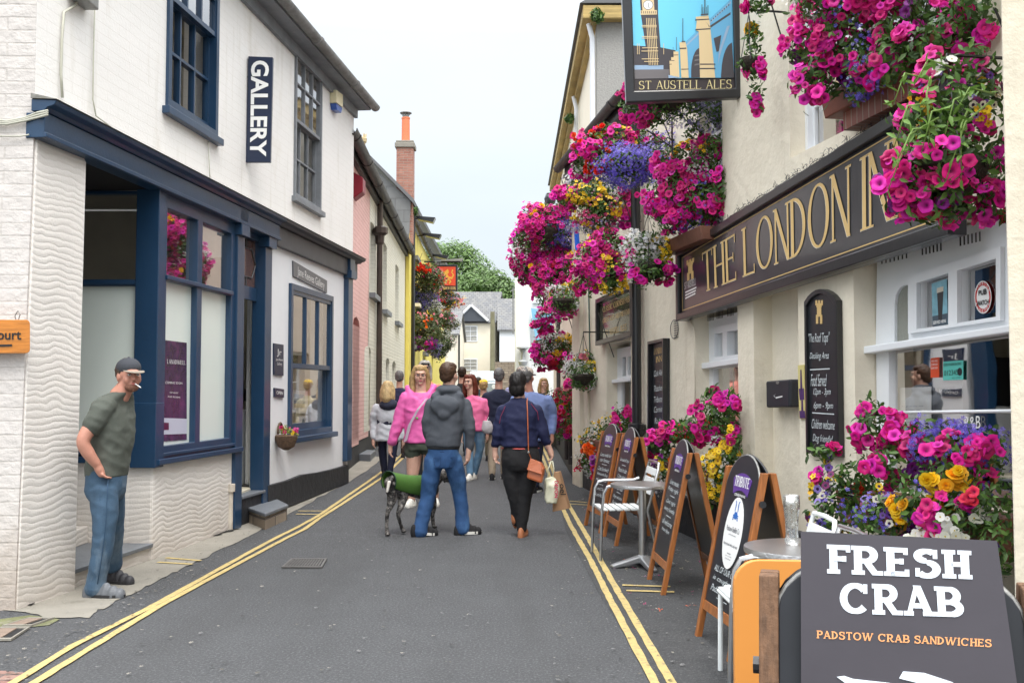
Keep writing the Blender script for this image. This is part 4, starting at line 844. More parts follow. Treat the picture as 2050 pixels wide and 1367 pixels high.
notice('window_poster', 'blue poster of a dark pint reading SERVED HERE in the left upper pane', 'poster', mat('icy_blue_print', (0.22, 0.46, 0.56), .4, var=.35, vscale=14), [(1865, 568), (1895, 558), (1897, 648), (1867, 655)],
       extra=(('pint', blk, beer), ('head', mat('stout_head', (.6, .55, .45), .6), lambda mb, o: fprism(mb, R1, pxs(R1, [(1876, 577), (1889, 573), (1889, 583), (1876, 587)], o), o+.0012, o+.002)), ('band', mat('bluegrey_band', (.06, .09, .12), .4), lambda mb, o: fprism(mb, R1, pxs(R1, [(1867, 633), (1897, 627), (1897, 648), (1867, 655)], o), o+.0001, o+.0009)),
              ('lettering', white, lambda mb, o: (text_on(mb, 'SERVED HERE', R1, [(1869, 643), (1895, 639), (1895, 645), (1869, 650)], o, bold=.02)))))
notice('window_sticker', 'small upright orange red sticker at the top of the lower pane', 'sticker', mat('orange_red', (.62, .07, .02), .4), [(1863, 717), (1880, 715), (1880, 755), (1863, 756)],
       extra=(('lettering', white, lambda mb, o: [text_on(mb, s_, R1, [(1865, 721+i*7), (1878, 720+i*7), (1878, 724+i*7), (1865, 725+i*7)], o) for i, s_ in enumerate(('WE ARE', 'CORNISH', 'SEAFOOD'))]),))
notice('rating_sticker', 'teal food hygiene rating sticker marked five', 'sticker', mat('mint_teal', (.10, .50, .44), .4), [(1888, 724), (1928, 721), (1928, 760), (1888, 761)],
       extra=(('lettering', mat('dark_green_ink', (.01, .07, .05), .5), lambda mb, o: (text_on(mb, 'FOOD HYGIENE RATING', R1, [(1890, 728), (1925, 725), (1925, 730), (1890, 733)], o, bold=.01), text_on(mb, '012345', R1, [(1891, 742), (1919, 739), (1919, 750), (1891, 752)], o), text_on(mb, 'VERY GOOD', R1, [(1906, 755), (1924, 754), (1924, 757), (1906, 758)], o))),
              ('badge', blk, lambda mb, o: disc(mb, R1, 1921.5, 744, 4.6, 8, o+.001))))
notice('open_sign', 'little dark OPEN sign seen from its back in the lower pane', 'sign', blk, [(1876, 775), (1911, 773), (1911, 789), (1876, 791)], off=O-0.09,
       extra=(('lettering', M['chalk'], lambda mb, o: lettering(mb, text2d('OPEN', bold=.01), [R1.P(x, y, o) for x, y in ((1904, 778), (1882, 779), (1882, 786), (1904, 785))], R1.n)),))
notice('menu', 'white menu sheet behind the lower pane', 'menu', white, [(1801, 776), (1864, 774), (1864, 880), (1801, 884)], off=O-0.10,
       extra=(('lettering', M['greywood'], lambda mb, o: [text_on(mb, 'soup of the day', R1, [(1806, 812+i*8), (1850-(i*7 % 16), 811+i*8), (1850-(i*7 % 16), 814+i*8), (1806, 815+i*8)], o) for i in range(8)]),))
notice('notice_board', 'grey notice board standing behind the lower window pane', 'board', mat('grey_felt', (.16, .165, .18), .9), [(1868, 705), (1925, 695), (1930, 1000), (1868, 1000)], off=O-0.20)
notice('window_lettering', 'white B&B VACANCIES lettering on the dark lower pane', 'lettering', mat('clear_backing', (0.01, .01, .012), .2), [(1930, 829), (1966, 829), (1966, 860), (1930, 860)], off=O-0.04,
       extra=(('lettering', white, lambda mb, o: (text_on(mb, 'B&B', R1, [(1932, 834), (1964, 832), (1964, 857), (1932, 859)], o+.02), text_on(mb, 'VACANCIES', R1, [(1932, 886), (1990, 882), (1990, 898), (1932, 902)], o+.02))),))
# ---------------------------------------------------------------- signs
def border(mb, fac, q, wd, o0, o1, m=0):
    """a frame round quad q (s,z) of width wd"""
    W_ = abs(q[1][0]-q[0][0]); H_ = abs(q[0][1]-q[3][1])
    fprism(mb, fac, q, o0, o1, m, holes=[sub(q, wd/W_, wd/H_, 1-wd/W_, 1-wd/H_)])
M['signblk'] = mat('glossy_black_board', (0.030, 0.030, 0.036), 0.28, var=0.15, vscale=2, coat=0.5)
bq = pxs(R1, [(1356, 503), (1905, 143+14), (1905, 470), (1357, 643)], .1)
t = thing('signboard', 'long black fascia signboard with gold capitals reading THE LONDON INN', 'signboard', tuple(R1.W(*bq[3], 0)))
mb = MB(); fprism(mb, R1, bq, 0.002, 0.085); mb.build('board', M['signblk'], t, bevel=.004)
mb = MB(); border(mb, R1, bq, 0.07, 0.086, 0.125); mb.build('frame', M['black'], t, bevel=.008)
mb = MB(); iq = sub(bq, .022, .12, .978, .87); border(mb, R1, iq, 0.007, 0.0862, 0.088); mb.build('gold_line', M['gold'], t)
mb = MB(); mh = mat('pale_edge_gold', (0.80, 0.76, 0.66), .5)
lq = [R1.P(x, y, 0.087) for x, y in ((1406, 507), (1838, 248), (1838, 419), (1409, 585))]
lt = serif2d('THE LONDON INN', W=0.088, T=0.036, S=0.05, SH=0.026, wd=0.72, gap=0.075, space=0.24)
lettering(mb, lt, lq, R1.n, off=.003); mb.build('lettering', M['gold'], t)
mb = MB(); dv = R1.u*0.006+Vector((0, 0, -0.004)); lettering(mb, lt, [p+dv for p in lq], R1.n, off=.001, step=.0001); mb.build('letter_edge', mh, t)  # paler copy of the capitals, offset just behind the gold ones
def tower(mb, fac, cx_, top, bot, wd, off, sk=0.0):
    H = bot-top
    def bx(x0, y0, x1, y1, k): fprism(mb, fac, pxs(fac, [(cx_+x0*wd, top+y0*H+sk*x0*wd), (cx_+x1*wd, top+y0*H+sk*x1*wd), (cx_+x1*wd, top+y1*H+sk*x1*wd), (cx_+x0*wd, top+y1*H+sk*x0*wd)], off), off+.0004*k, off+.0004*k+.001)
    bx(-.5, 0, -.25, .12, 0); bx(-.13, 0, .13, .12, 0); bx(.25, 0, .5, .12, 0); bx(-.5, .121, .5, .22, 1); bx(-.35, .221, .35, .3, 2); bx(-.28, .301, .28, .62, 0); bx(-.42, .621, .42, .7, 1); bx(-.42, .701, -.12, 1, 0); bx(.12, .701, .42, 1, 0)
mb = MB(); tower(mb, R1, 1382, 519, 560, 15, .087, -.4); mb.build('tower_emblem', M['gold'], t)
mb = MB(); text_on(mb, 'ST AUSTELL', R1, [(1371, 566), (1394, 556), (1394, 570), (1371, 580)], .087, serif=True)
for k in range(3): fprism(mb, R1, pxs(R1, [(1372, 584+k*6), (1394-k, 574+k*6), (1394-k, 577+k*6), (1372, 587+k*6)], .087), .087, .088)
mb.build('crest_lettering', M['wht'], t)
mb = MB(); rr = random.Random(5)
mb.tube([R1.W(bq[0][0]*(1-u)+bq[1][0]*u, bq[0][1]*(1-u)+bq[1][1]*u+.014+.006*math.sin(u*90), .10+.01*math.sin(u*60)) for u in np.linspace(0, .95, 120)], .003, 4)
for k in range(260):
    u = rr.random()*0.95; a = bq[0][0]*(1-u)+bq[1][0]*u; z = bq[0][1]*(1-u)+bq[1][1]*u; p = R1.W(a, z+.012, 0.10+rr.uniform(-.02, .03)); d_ = Vector((rr.uniform(-.03, .03), rr.uniform(-.05, .05), rr.uniform(-.015, .045)))
    mb.tube([p, p+d_*.5+Vector((0, 0, .01)), p+d_], 0.0018, 3)
tag(mb.build('fairy_lights', M['black']), 'tangled black fairy light string along the top of the long signboard', 'string lights')
# second sign
sq = pxs(R1, [(1197, 600), (1269, 566), (1269, 672), (1197, 692)], .06)
t = thing('signboard', 'small square framed black sign high on the wall, two pots of flowers above it', 'signboard', tuple(R1.W(*sq[3], 0)))
mb = MB(); fprism(mb, R1, sq, 0.002, 0.05); mb.build('board', mat('green_black_glossy', (0.07, 0.07, 0.045), .12, coat=.8), t)
mb = MB(); border(mb, R1, sq, 0.06, 0.051, 0.10); mb.build('frame', M['black'], t, bevel=.006)
mb = MB(); c_ = M['gold']
for s_, u0, v0, u1, v1 in (('CLASSIC CORNISH PUB', .14, .2, .88, .32), ('GREAT ALES AND FINE FOOD', .14, .45, .9, .55), ('ST AUSTELL ALES', .22, .72, .8, .84)):
    lettering(mb, serif2d(s_), [R1.W(a, z, .051) for a, z in sub(sq, u0, v0, u1, v1)], R1.n)
mb.build('lettering', c_, t)
# tall blackboards
def chalkboard(pxq, label, arched, lines, frame_w=0.035):
    q = pxs(R1, pxq, .03); t = thing('chalkboard', label, 'chalkboard', tuple(R1.W(*q[3], 0)))
    if arched:
        a0, z0 = q[3]; a1, _ = q[2]; z1 = q[0][1]; H = (q[1][1]+q[0][1])/2; w_ = a1-a0
        out_ = [(a0, z0), (a1, q[2][1])]+[(a1-w_*k/8, (q[1][1]*(1-k/8)+q[0][1]*k/8)+0.09*math.sin(math.pi*k/8)**.8) for k in range(9)]
        cx_ = sum(p[0] for p in out_)/len(out_); inn_ = [(p[0]*.88+((a0+a1)/2)*.12, p[1]-(0.035 if p[1] > z1-.1 else -0.035)) for p in out_]
        mb = MB(); fprism(mb, R1, inn_, 0.004, 0.03); mb.build('board', M['board'], t)
        mb = MB(); fprism(mb, R1, out_, 0.003, 0.05, holes=[inn_]); mb.build('frame', M['black'], t, bevel=.004)
    else:
        mb = MB(); fprism(mb, R1, q, 0.002, 0.03); mb.build('board', M['board'], t)
        mb = MB(); border(mb, R1, q, frame_w, 0.031, 0.08); mb.build('frame', M['black'], t, bevel=.004)
    mg, mc = MB(), MB()
    for ln in lines:
        s_, qq, gold = ln
        if s_ == '-': fprism(mc, R1, pxs(R1, qq, .031), .031, .032)
        elif gold: text_on(mg, s_, R1, qq, .031, serif=True)
        else: text_on(mc, s_, R1, qq, .031, shear=.35, bold=-0.004)
    if mg.v: mg.build('gold_lettering', M['gold'], t)
    if mc.v: mc.build('chalk_lettering', M['chalk'], t)
    return t
chalkboard([(1304, 684), (1336, 677), (1336, 925), (1304, 925)], 'narrow square topped chalkboard right of the black downpipe', False,
           [('LONDON', [(1310, 698), (1329, 694), (1329, 706), (1310, 710)], 1), ('INN', [(1314, 714), (1326, 711), (1326, 723), (1314, 726)], 1), ('Cask Ales', [(1310, 742), (1328, 738), (1328, 750), (1310, 754)], 0), ('Thatchers', [(1310, 772), (1329, 769), (1329, 781), (1310, 784)], 0), ('Tribute', [(1310, 794), (1326, 792), (1326, 804), (1310, 806)], 0), ('Cornish', [(1310, 814), (1329, 812), (1329, 824), (1310, 826)], 0), ('Rattler', [(1311, 836), (1328, 835), (1328, 847), (1311, 848)], 0)])
L_ = 34
ct = chalkboard([(1611, 605), (1684, 600), (1684, 915), (1618, 906)], 'large arched chalkboard with chalk menu, between the niche and the near window', True,
           [('"The Roof Tops"', [(1619, 668), (1662, 664), (1662, 691), (1620, 690)], 0), ('Decking Area', [(1622, 706), (1660, 704), (1660, 722), (1622, 722)], 0), ('-', [(1622, 739), (1661, 737), (1661, 739), (1622, 741)], 0), ('Food Served', [(1624, 749), (1656, 748), (1656, 773), (1624, 773)], 0), ('12pm - 3pm', [(1629, 777), (1664, 777), (1664, 794), (1629, 794)], 0), ('6pm - 9pm', [(1630, 804), (1669, 805), (1669, 822), (1630, 821)], 0), ('-', [(1626, 825), (1670, 828), (1670, 830), (1626, 827)], 0), ('Children welcome', [(1626, 838), (1672, 842), (1672, 860), (1626, 857)], 0), ('Dog friendly!', [(1628, 868), (1668, 872), (1668, 891), (1628, 887)], 0)])
mb = MB(); tower(mb, R1, 1640, 601, 648, 15, .032, 0.0); mb.build('tower_emblem', M['gold'], ct)
# cask marque plaque, ashtray, downpipes, speaker bulkhead
t = thing('pub_plaque', 'narrow yellow and purple plaque reading Cask Marque left of the arched chalkboard', 'plaque', tuple(R1.P(1605, 838)))
mb = MB(); plate(mb, R1, [(1597, 731), (1609, 730), (1612, 838), (1600, 838)], 0.001, 0.015); mb.build('panel', mat('pale_yellow_enamel', (.62, .55, .22), .35), t)
mb = MB(); pu = mat('deep_purple', (0.06, 0.025, 0.12), .4)
for qq in ([(1602, 740), (1604, 740), (1606, 780), (1602, 780)], [(1599, 778), (1609, 777), (1610, 800), (1601, 801)], [(1604, 801), (1607, 801), (1608, 822), (1604, 822)], [(1600, 822), (1611, 822), (1612, 837), (1601, 837)]): plate(mb, R1, qq, 0.0155, 0.017)
mb.build('goblet', pu, t)
t = thing('ashtray', 'black wall ashtray box marked with a cigarette in the niche', 'ashtray', tuple(R1.P(1555, 818, -.17)))
o_ = -0.165; mb = MB(); fprism(mb, R1, pxs(R1, [(1532, 763), (1581, 759), (1580, 815), (1533, 816)], o_+.11), o_, o_+0.11); mb.build('box', mat('black_steel_box', (.02, .022, .03), .5), t, bevel=.02)
mb = MB(); disc(mb, R1, 1557, 766, 3, 3, o_+.111, .003); mb.build('lock', M['steel'], t)
mb = MB(); plate(mb, R1, [(1553, 795), (1566, 792), (1566, 794.5), (1553, 797.5)], o_+.111, o_+.112); mb.tube([R1.P(1552, 795, o_+.112), R1.P(1549, 792, o_+.112), R1.P(1552, 789, o_+.112)], .0015, 4); mb.build('cigarette_mark', M['wht'], t)
t = thing('downpipe', 'thick black downpipe beside the narrow chalkboard', 'downpipe', tuple(R1.P(1291, 900, 0.1)))
p0 = R1.W(S1(1291)[0], 0, 0.10); mb = MB(); mb.tube([(p0.x, p0.y, 0.9), (p0.x, p0.y, 4.7)], 0.058, 12); mb.build('pipe', M['black'], t, smooth='auto')
mb = MB(); mb.lathe((p0.x, p0.y, 0), [(0.02, .9), (.06, .92), (.095, .98), (.095, 1.02), (.105, 1.03), (.105, 1.08), (.06, 1.1)], 12); mb.build('collar', M['black'], t, smooth='auto')
mb = MB(); mb.tube([(p0.x, p0.y, 0.0), (p0.x, p0.y, .92)], 0.05, 10); mb.build('lower_pipe', M['black'], t, smooth='auto')
mb = MB(); v1 = R1.P(1214, 500, .03); v2 = R1.P(1180, 778, .03); mb.tube([R1.P(1178, 560, .03), R1.P(1181, 700, .03), R1.P(1180, 745, .03)], 0.010, 6); mb.build('conduit', mat('dark_green_conduit', (.02, .06, .05), .5), inn, smooth=True)
mb = MB(); mb.tube([R1.P(1380, 640, .012), R1.P(1389, 655, .012), R1.P(1392, 700, .012), R1.P(1392, 830, .012)], 0.006, 5); mb.build('painted_cable', M['cream2'], inn, smooth=True)
t = thing('wall_ventilator', 'oval wire vent cover by the left end of the long signboard', 'vent', tuple(R1.P(1354, 678)))
mb = MB(); mb.tube([R1.P(1350+8*math.cos(R(a)), 659+19*math.sin(R(a))-1.5*math.cos(R(a)), .012) for a in range(0, 361, 24)], .004, 4); mb.build('ring', M['black'], t)
mb = MB()
for k in range(8): fprism(mb, R1, pxs(R1, [(1350, 643+k*4.6), (1358, 641+k*4.6), (1358, 643+k*4.6), (1350, 645+k*4.6)], 0), .001, .006)
mb.build('slots', M['steel'], t)
# eaves, gutter and roof of the low far part
ez0, ez1 = 4.86, 4.72
mb = MB(); fprism(mb, R1, [(sM-.05, ez0-.02), (e1+.1, ez1-.02), (e1+.1, ez1+.03), (sM-.05, ez0+.03)], -0.1, 0.22); fprism(mb, R1, [(sM-.05, ez0+.03), (e1+.1, ez1+.03), (e1+.1, ez1+.17), (sM-.05, ez0+.17)], 0.16, 0.2); mb.build('eaves_board', M['dgutter'], inn)
gutter(inn, R1, sM-.1, ez0+.16, e1+.2, ez1+.16, 0.28, 0.075, M['dgutter'])
mb = MB(); mb.prism([R1.W(sM+.01, ez0+.2, .25), R1.W(sM+.01, ez0+2.6, -3.0), R1.W(sM+.01, ez0, -6)], [R1.W(e1+.1, ez1+.2, .25), R1.W(e1+.1, ez1+2.6, -3.0), R1.W(e1+.1, ez1, -6)]); mb.build('roof', M['roof'], inn, uv=R1)
mb = MB(); fprism(mb, R1, [(sN, 6.6), (sM, 6.6), (sM, 6.75), (sN, 6.75)], -6, 0.2); mb.build('flat_roof', M['slateh'], inn)
# ================================================================ far low part of the terrace (pinkish cream) and its windows
R2 = Fac(1.03, 15.1, 1.0, 24.0, -1)
t = thing('terrace_house', 'low cream house with a dark plinth beyond the inn, under the trailing flowers', 'house', (1.03, 15.1, G(15.1)))
M['cream3'] = mat('pinkish_cream_render', (0.70, 0.60, 0.50), 0.75, var=0.06, bump=1.0, bscale=6)
aw = [rect(2.0, 1.0, 3.2, 2.3), rect(5.5, 1.0, 6.7, 2.3)]
mb = MB(); fprism(mb, R2, [(0, 0), (8.9, 0), (8.9, 4.6), (0, 4.7)], -0.3, 0, holes=[arch(r) for r in aw]); mb.build('wall', M['cream3'], t, bevel=.02)
mb = MB(); fprism(mb, R2, [(0, 0), (8.9, 0.1), (8.9, 0.65), (0, .52)], 0.001, 0.07); mb.build('plinth', M['plinth'], t, bevel=.02)
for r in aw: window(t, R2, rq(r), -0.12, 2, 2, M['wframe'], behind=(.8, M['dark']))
gutter(t, R2, -.3, 4.8, 9.0, 4.75, 0.12, 0.07, M['dgutter'])
mb = MB(); mb.prism([R2.W(0.1, 4.75, .12), R2.W(.1, 6.4, -2.0), R2.W(.1, 4.7, -3)], [R2.W(8.95, 4.75, .12), R2.W(8.95, 6.4, -2.0), R2.W(8.95, 4.7, -3)]); mb.build('roof', M['roof'], t, uv=R2)
mb = MB(); b0 = R2.P(1118, 780, .1); mb.tube([(b0.x, b0.y, .4), (b0.x, b0.y, 4.7)], .04, 8); mb.build('downpipe', M['dgutter'], t)
mb = MB(); mb.tube([R2.W(.8, .3, .09), R2.W(.8, 1.15, .09)], .045, 8); mb.build('drain_pipe', M['dgutter'], t)
mb = MB(); mb.tube([R2.W(1.9, .3, .09), R2.W(1.9, 1.15, .09)], .045, 8); mb.build('drain_pipe', M['dgutter'], t)
# ================================================================ tall building behind (ochre eaves)
R3 = Fac(1.45, 16.8, 1.45, 31.6, -1)
t = thing('tall_building', 'tall cream building with ochre boarded eaves rising behind the low slate roof', 'building', (1.45, 16.8, G(16.8)))
hz = 7.86; sc_ = 14.8
mb = MB(); fprism(mb, R3, [(0.302, 0), (sc_, 0), (sc_, hz), (0.302, hz)], -0.3, 0); mb.build('street_wall', M['housecream'], t)
mb = MB(); mb.prism([(1.452, 16.8, 0), (8, 16.8, 0), (8, 16.8, hz+1), (6, 16.8, hz+2.4), (4.6, 16.8, hz+1.6), (1.452, 16.8, hz)], [(1.452, 17.1, 0), (8, 17.1, 0), (8, 17.1, hz+1), (6, 17.1, hz+2.4), (4.6, 17.1, hz+1.6), (1.452, 17.1, hz)]); mb.build('gable_wall', M['pebble'], t)
mb = MB(); fprism(mb, R3, rect(-0.15, hz-.14, sc_+.2, hz-.02), 0.0, 0.10); fprism(mb, R3, rect(-0.15, hz-.018, sc_+.2, hz+.02), -.2, 0.24); fprism(mb, R3, rect(-0.15, hz+.022, sc_+.2, hz+.16), 0.205, 0.24); mb.build('eaves', M['soffit'], t)
mb = MB(); mb.prism([(1.2, 16.6, hz-.1), (1.2, 16.6, hz+.14), (8, 16.6, hz+.14), (8, 16.6, hz-.1)], [(1.3, 16.79, hz-.1), (1.3, 16.79, hz+.14), (8, 16.79, hz+.14), (8, 16.79, hz-.1)]); mb.build('string_moulding', M['soffit'], t, bevel=.02)
mb = MB(); mb.prism([(1.15, 16.58, hz+.165), (4.8, 16.58, hz+2.4), (8.5, 16.58, hz+.165)], [(1.15, 31.8, hz+.165), (4.8, 31.8, hz+2.4), (8.5, 31.8, hz+.165)]); mb.build('roof', M['roof'], t)
for x, zb, d_ in ((1192, 3.5, 16.74), (1143, 3.5, 21.0)):
    mb = MB(); p = R3.W(d_-16.8+.1, 0, .07); mb.tube([(p.x, p.y, zb), (p.x, p.y, hz-.35), (p.x-.06, p.y, hz-.1)], .045, 8); mb.build('downpipe', M['wframe'], t, smooth='auto')
# ================================================================ left terrace beyond the gallery
L2 = Fac(-2.78, 17.6, -3.16, 29.3, 1)
def sL2(px): return L2.S(px, 778)[0]
def openarch(px0, px1, ytop, ybot, k=0.12):
    a0, a1 = sL2(px0), sL2(px1); xm = (px0+px1)/2
    z1 = L2.S(xm, ytop)[1]; z0 = L2.S(xm, ybot)[1]; return rect(a0, z0, a1, z1), k
ts = sy(L2, 15.3); tp = sL2(738); te = sy(L2, 29.25)
GZ = lambda s_: L2.W(s_, 0).y*0-0
(ga0, gz0), (ga1, gz1) = L2.S(712, 272, .24), L2.S(822, 496, .24)
gline = lambda s_: gz0+(gz1-gz0)*(s_-ga0)/(ga1-ga0)
def archq(rk):
    r, k = rk; return arch(r, k)
pink = thing('pink_house', 'narrow pink painted brick house next to the gallery, red alarm box up high', 'house', (L2.W(ts, 0).x, 15.3, .1))
pw_ = [openarch(706, 719, 634, 892, .15)]
mb = MB(); fprism(mb, L2, [(ts, 0.55), (tp, .55), (tp, gline(tp)), (ts, gline(ts))], -0.35, 0, holes=[archq(a) for a in pw_]); mb.build('wall', M['pink'], pink, uv=L2, bevel=.01)
mb = MB(); r, k = pw_[0]; fprism(mb, L2, rect(r[0][0]-.1, r[0][1], r[1][0]+.1, r[2][1]+.1), -0.34, -0.12); mb.build('blocked_doorway', M['pink'], pink, uv=L2)
mb = MB(); fprism(mb, L2, [(ts, -.2), (tp, -.2), (tp, .549), (ts, .549)], -0.35, -0.01); mb.build('plinth', M['plinth'], pink)
mb = MB(); q_ = [gnd(698, 922), gnd(742, 924), gnd(752, 912), gnd(712, 908)]
mb.prism([Vector((p.x, p.y, .30)) for p in q_], [Vector((p.x, p.y, .0)) for p in q_]); mb.build('doorstep', M['slate'], pink, bevel=.015)
t = thing('alarm_box', 'dark red alarm box high on the pink house', 'alarm', tuple(L2.P(716, 395)))
mb = MB(); c_ = L2.P(709, 372, 0.0); pr = [(-.17, .22), (.17, .16), (.17, -.10), (-.05, -.22)]
mb.prism([c_+L2.n*.0+Vector((0, -.12, z)) for x, z in pr[:1]]+[c_+L2.n*.17+Vector((0, -.12, .12)), c_+L2.n*.17+Vector((0, -.12, -.12)), c_+Vector((0, -.12, -.25))], [c_+Vector((0, .2, .22)), c_+L2.n*.17+Vector((0, .2, .12)), c_+L2.n*.17+Vector((0, .2, -.12)), c_+Vector((0, .2, -.25))]); mb.build('case', mat('dark_red_plastic', (.26, .012, .03), .4), t, bevel=.015)
pale = thing('pale_house', 'pale green white painted brick house with recessed windows and brown drainpipe', 'house', (L2.W(tp, 0).x, L2.W(tp, 0).y, .2))
ow = [openarch(739, 750, 445, 590, .06), openarch(765, 773, 485, 622, .06), openarch(790, 797, 530, 645, .06), openarch(729, 742, 692, 863, .12), openarch(757, 765, 707, 775, .1), openarch(772, 779, 717, 778, .1), openarch(785, 792, 723, 780, .1)]
mb = MB(); fprism(mb, L2, [(tp+.002, 0.75), (te, .9), (te, gline(te)), (tp+.002, gline(tp))], -0.35, 0.003, holes=[archq(a) for a in ow]); mb.build('wall', M['pale'], pale, uv=L2, bevel=.01)
mb = MB(); fprism(mb, L2, [(tp+.002, -.2), (te, -.2), (te, .898), (tp+.002, .748)], -0.35, -0.01); mb.build('plinth', M['plinth'], pale)
for i, (r, k) in enumerate(ow):
    if i == 3:
        mb = MB(); fprism(mb, L2, rect(r[0][0]-.1, r[0][1], r[1][0]+.1, r[2][1]+.1), -0.3, -0.14); mb.build('door', M['pale'], pale, bevel=.01)
    else:
        window(pale, L2, [(r[0][0]-.05, r[2][1]+.02), (r[1][0]+.05, r[2][1]+.02), (r[1][0]+.05, r[0][1]), (r[0][0]-.05, r[0][1])], -0.16, 2, 2, M['wframe'], behind=(.5, M['dark']))
        if i < 3: mb = MB(); fprism(mb, L2, rect(r[0][0]-.1, r[0][1]-.1, r[1][0]+.12, r[0][1]), -.05, 0.12); mb.build('sill', M['slate'], pale)
t0 = L2.P(759, 700, .09); zt_ = L2.S(762, 395, .09)[1]
mb = MB(); mb.tube([(t0.x, t0.y, .3), (t0.x, t0.y, zt_)], .062, 10); mb.build('drainpipe', M['brownpipe'], pale, smooth='auto')
zc_ = L2.S(762, 470, .09)[1]
mb = MB(); mb.lathe((t0.x, t0.y, 0), [(.06, zc_-.25), (.09, zc_-.2), (.10, zc_-.05), (.17, zc_+.0), (.17, zc_+.12), (.15, zc_+.14)], 10); mb.build('hopper', M['brownpipe'], pale)
gutter(pale, L2, ts, gline(ts)+.05, te+.1, gline(te)+.05, 0.20, 0.10, M['dgutter'])
mb = MB(); fprism(mb, L2, [(ts, gline(ts)-.1), (te, gline(te)-.1), (te, gline(te)+.1), (ts, gline(ts)+.1)], 0.005, 0.09); mb.build('eaves_board', M['dgutter'], pale)
mb = MB(); mb.prism([L2.W(ts, gline(ts)+.12, .2), L2.W(ts, gline(ts)+.7, -3.0), L2.W(ts, gline(ts), -6)], [L2.W(te, gline(te)+.12, .2), L2.W(te, gline(te)+.7, -3.0), L2.W(te, gline(te), -6)]); mb.build('roof', M['roof'], pale, uv=L2)
# crown chimney pot
def chim(name, label, px0, px1, ytop, ybase, d, m, cap=True):
    a, b = at(px0, ybase, d), at(px1, ybase, d); zt = at((px0+px1)/2, ytop, d).z; w_ = b.x-a.x
    t = thing(name, label, 'chimney', (a.x+w_/2, d, a.z))
    o = MB(); fr = Fac(a.x, d-w_/2, b.x, d-w_/2, 1)
    o.box((a.x, d-w_/2, a.z-1.2), (b.x, d+w_/2, zt-.22)); o.build('stack', m, t, uv=fr)
    o = MB(); o.box((a.x-.05, d-w_/2-.05, zt-.218), (b.x+.05, d+w_/2+.05, zt-.07)); o.box((a.x-.02, d-w_/2-.02, zt-.068), (b.x+.02, d+w_/2+.02, zt)); o.build('cap', M['concrete'], t, bevel=.02)
    return t, a.x+w_/2, zt, w_
t, x_, zt_, w_ = chim('chimney', 'tall slim brick chimney with a bright orange pot and a metal cowl', 795, 828, 285, 410, 29.6, M['redbrick'])
zp = at(811, 236, 29.6).z
mb = MB(); mb.lathe((x_, 29.6, 0), [(.13, zt_-.02), (.125, zt_+.1), (.12, zp-.05), (.13, zp-.04), (.13, zp), (.10, zp)], 14); mb.build('pot', mat('orange_clay_pot', (.70, .20, .09), .6, var=.1), t, smooth='auto')
mb = MB(); mb.lathe((x_, 29.6, 0), [(.09, zp), (.09, zp+.02), (.10, zp+.06), (.09, zp+.1)], 12); mb.lathe((x_, 29.6, 0), [(.18, zp+.13), (.18, zp+.145), (.05, zp+.19), (.01, zp+.2)], 14)
for a in range(4): mb.tube([(x_+.09*math.cos(a*1.57), 29.6+.09*math.sin(a*1.57), zp+.05), (x_+.15*math.cos(a*1.57), 29.6+.15*math.sin(a*1.57), zp+.14)], .008, 4)
mb.build('cowl', M['steel'], t, smooth='auto')
t, x_, zt_, w_ = chim('chimney', 'short brick stack with a cream crown topped pot behind the pink house', 714, 741, 315, 345, 23.0, M['redbrick'])
zp = at(722, 268, 23).z; xx = at(722, 300, 23).x
mb = MB(); mb.lathe((xx, 23, 0), [(.13, zt_-.02), (.12, zt_+.08), (.11, zp-.22), (.14, zp-.2), (.15, zp-.12), (.13, zp-.1)], 12)
for a in range(8):
    th = a*math.pi/4; mb.prism([(xx+.13*math.cos(th-.25), 23+.13*math.sin(th-.25), zp-.12), (xx+.13*math.cos(th+.25), 23+.13*math.sin(th+.25), zp-.12), (xx+.14*math.cos(th), 23+.14*math.sin(th), zp)], [(xx+.10*math.cos(th-.25), 23+.10*math.sin(th-.25), zp-.12), (xx+.10*math.cos(th+.25), 23+.10*math.sin(th+.25), zp-.12), (xx+.11*math.cos(th), 23+.11*math.sin(th), zp)])
mb.build('crown_pot', mat('buff_clay', (.52, .42, .24), .7, var=.2), t, smooth='auto')
# ================================================================ the yellow pub
L3 = Fac(-3.14, 29.3, -3.52, 52.3, 1)
pub = thing('yellow_pub', 'bright yellow pub hung with flower baskets beyond the pale terrace', 'pub', (-3.14, 29.3, G(29.3)))
ye = 23.0; yz0, yz1 = 6.72, 6.65
yh = [rect(3.2, 4.3, 4.3, 5.7), rect(8, 4.3, 9.1, 5.7), rect(13, 4.3, 14.1, 5.7), rect(2.6, 0.7, 3.6, 2.75), rect(7.0, 1.4, 8.4, 2.7), rect(12, .9, 13, 2.9)]
mb = MB(); fprism(mb, L3, [(0, -.2), (ye, .3), (ye, yz1), (0, yz0)], -0.3, 0, holes=yh); mb.build('wall', M['yellow'], pub, bevel=.01)
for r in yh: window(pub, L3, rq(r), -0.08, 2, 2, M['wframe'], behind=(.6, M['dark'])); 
for r in yh:
    mb = MB(); fprism(mb, L3, rect(r[0][0]-.12, r[2][1]+.02, r[1][0]+.12, r[2][1]+.16), .001, .12); mb.build('lintel', M['slateh'], pub)
for r in yh[:3]:
    mb = MB(); fprism(mb, L3, rect(r[0][0]-.12, r[0][1]-.12, r[1][0]+.12, r[0][1]-.01), .001, .18); mb.build('sill', M['housecream'], pub)
mb = MB(); fprism(mb, L3, rect(-0.02, -.2, .35, yz0), .001, .10); mb.build('pilaster', M['yellow'], pub)
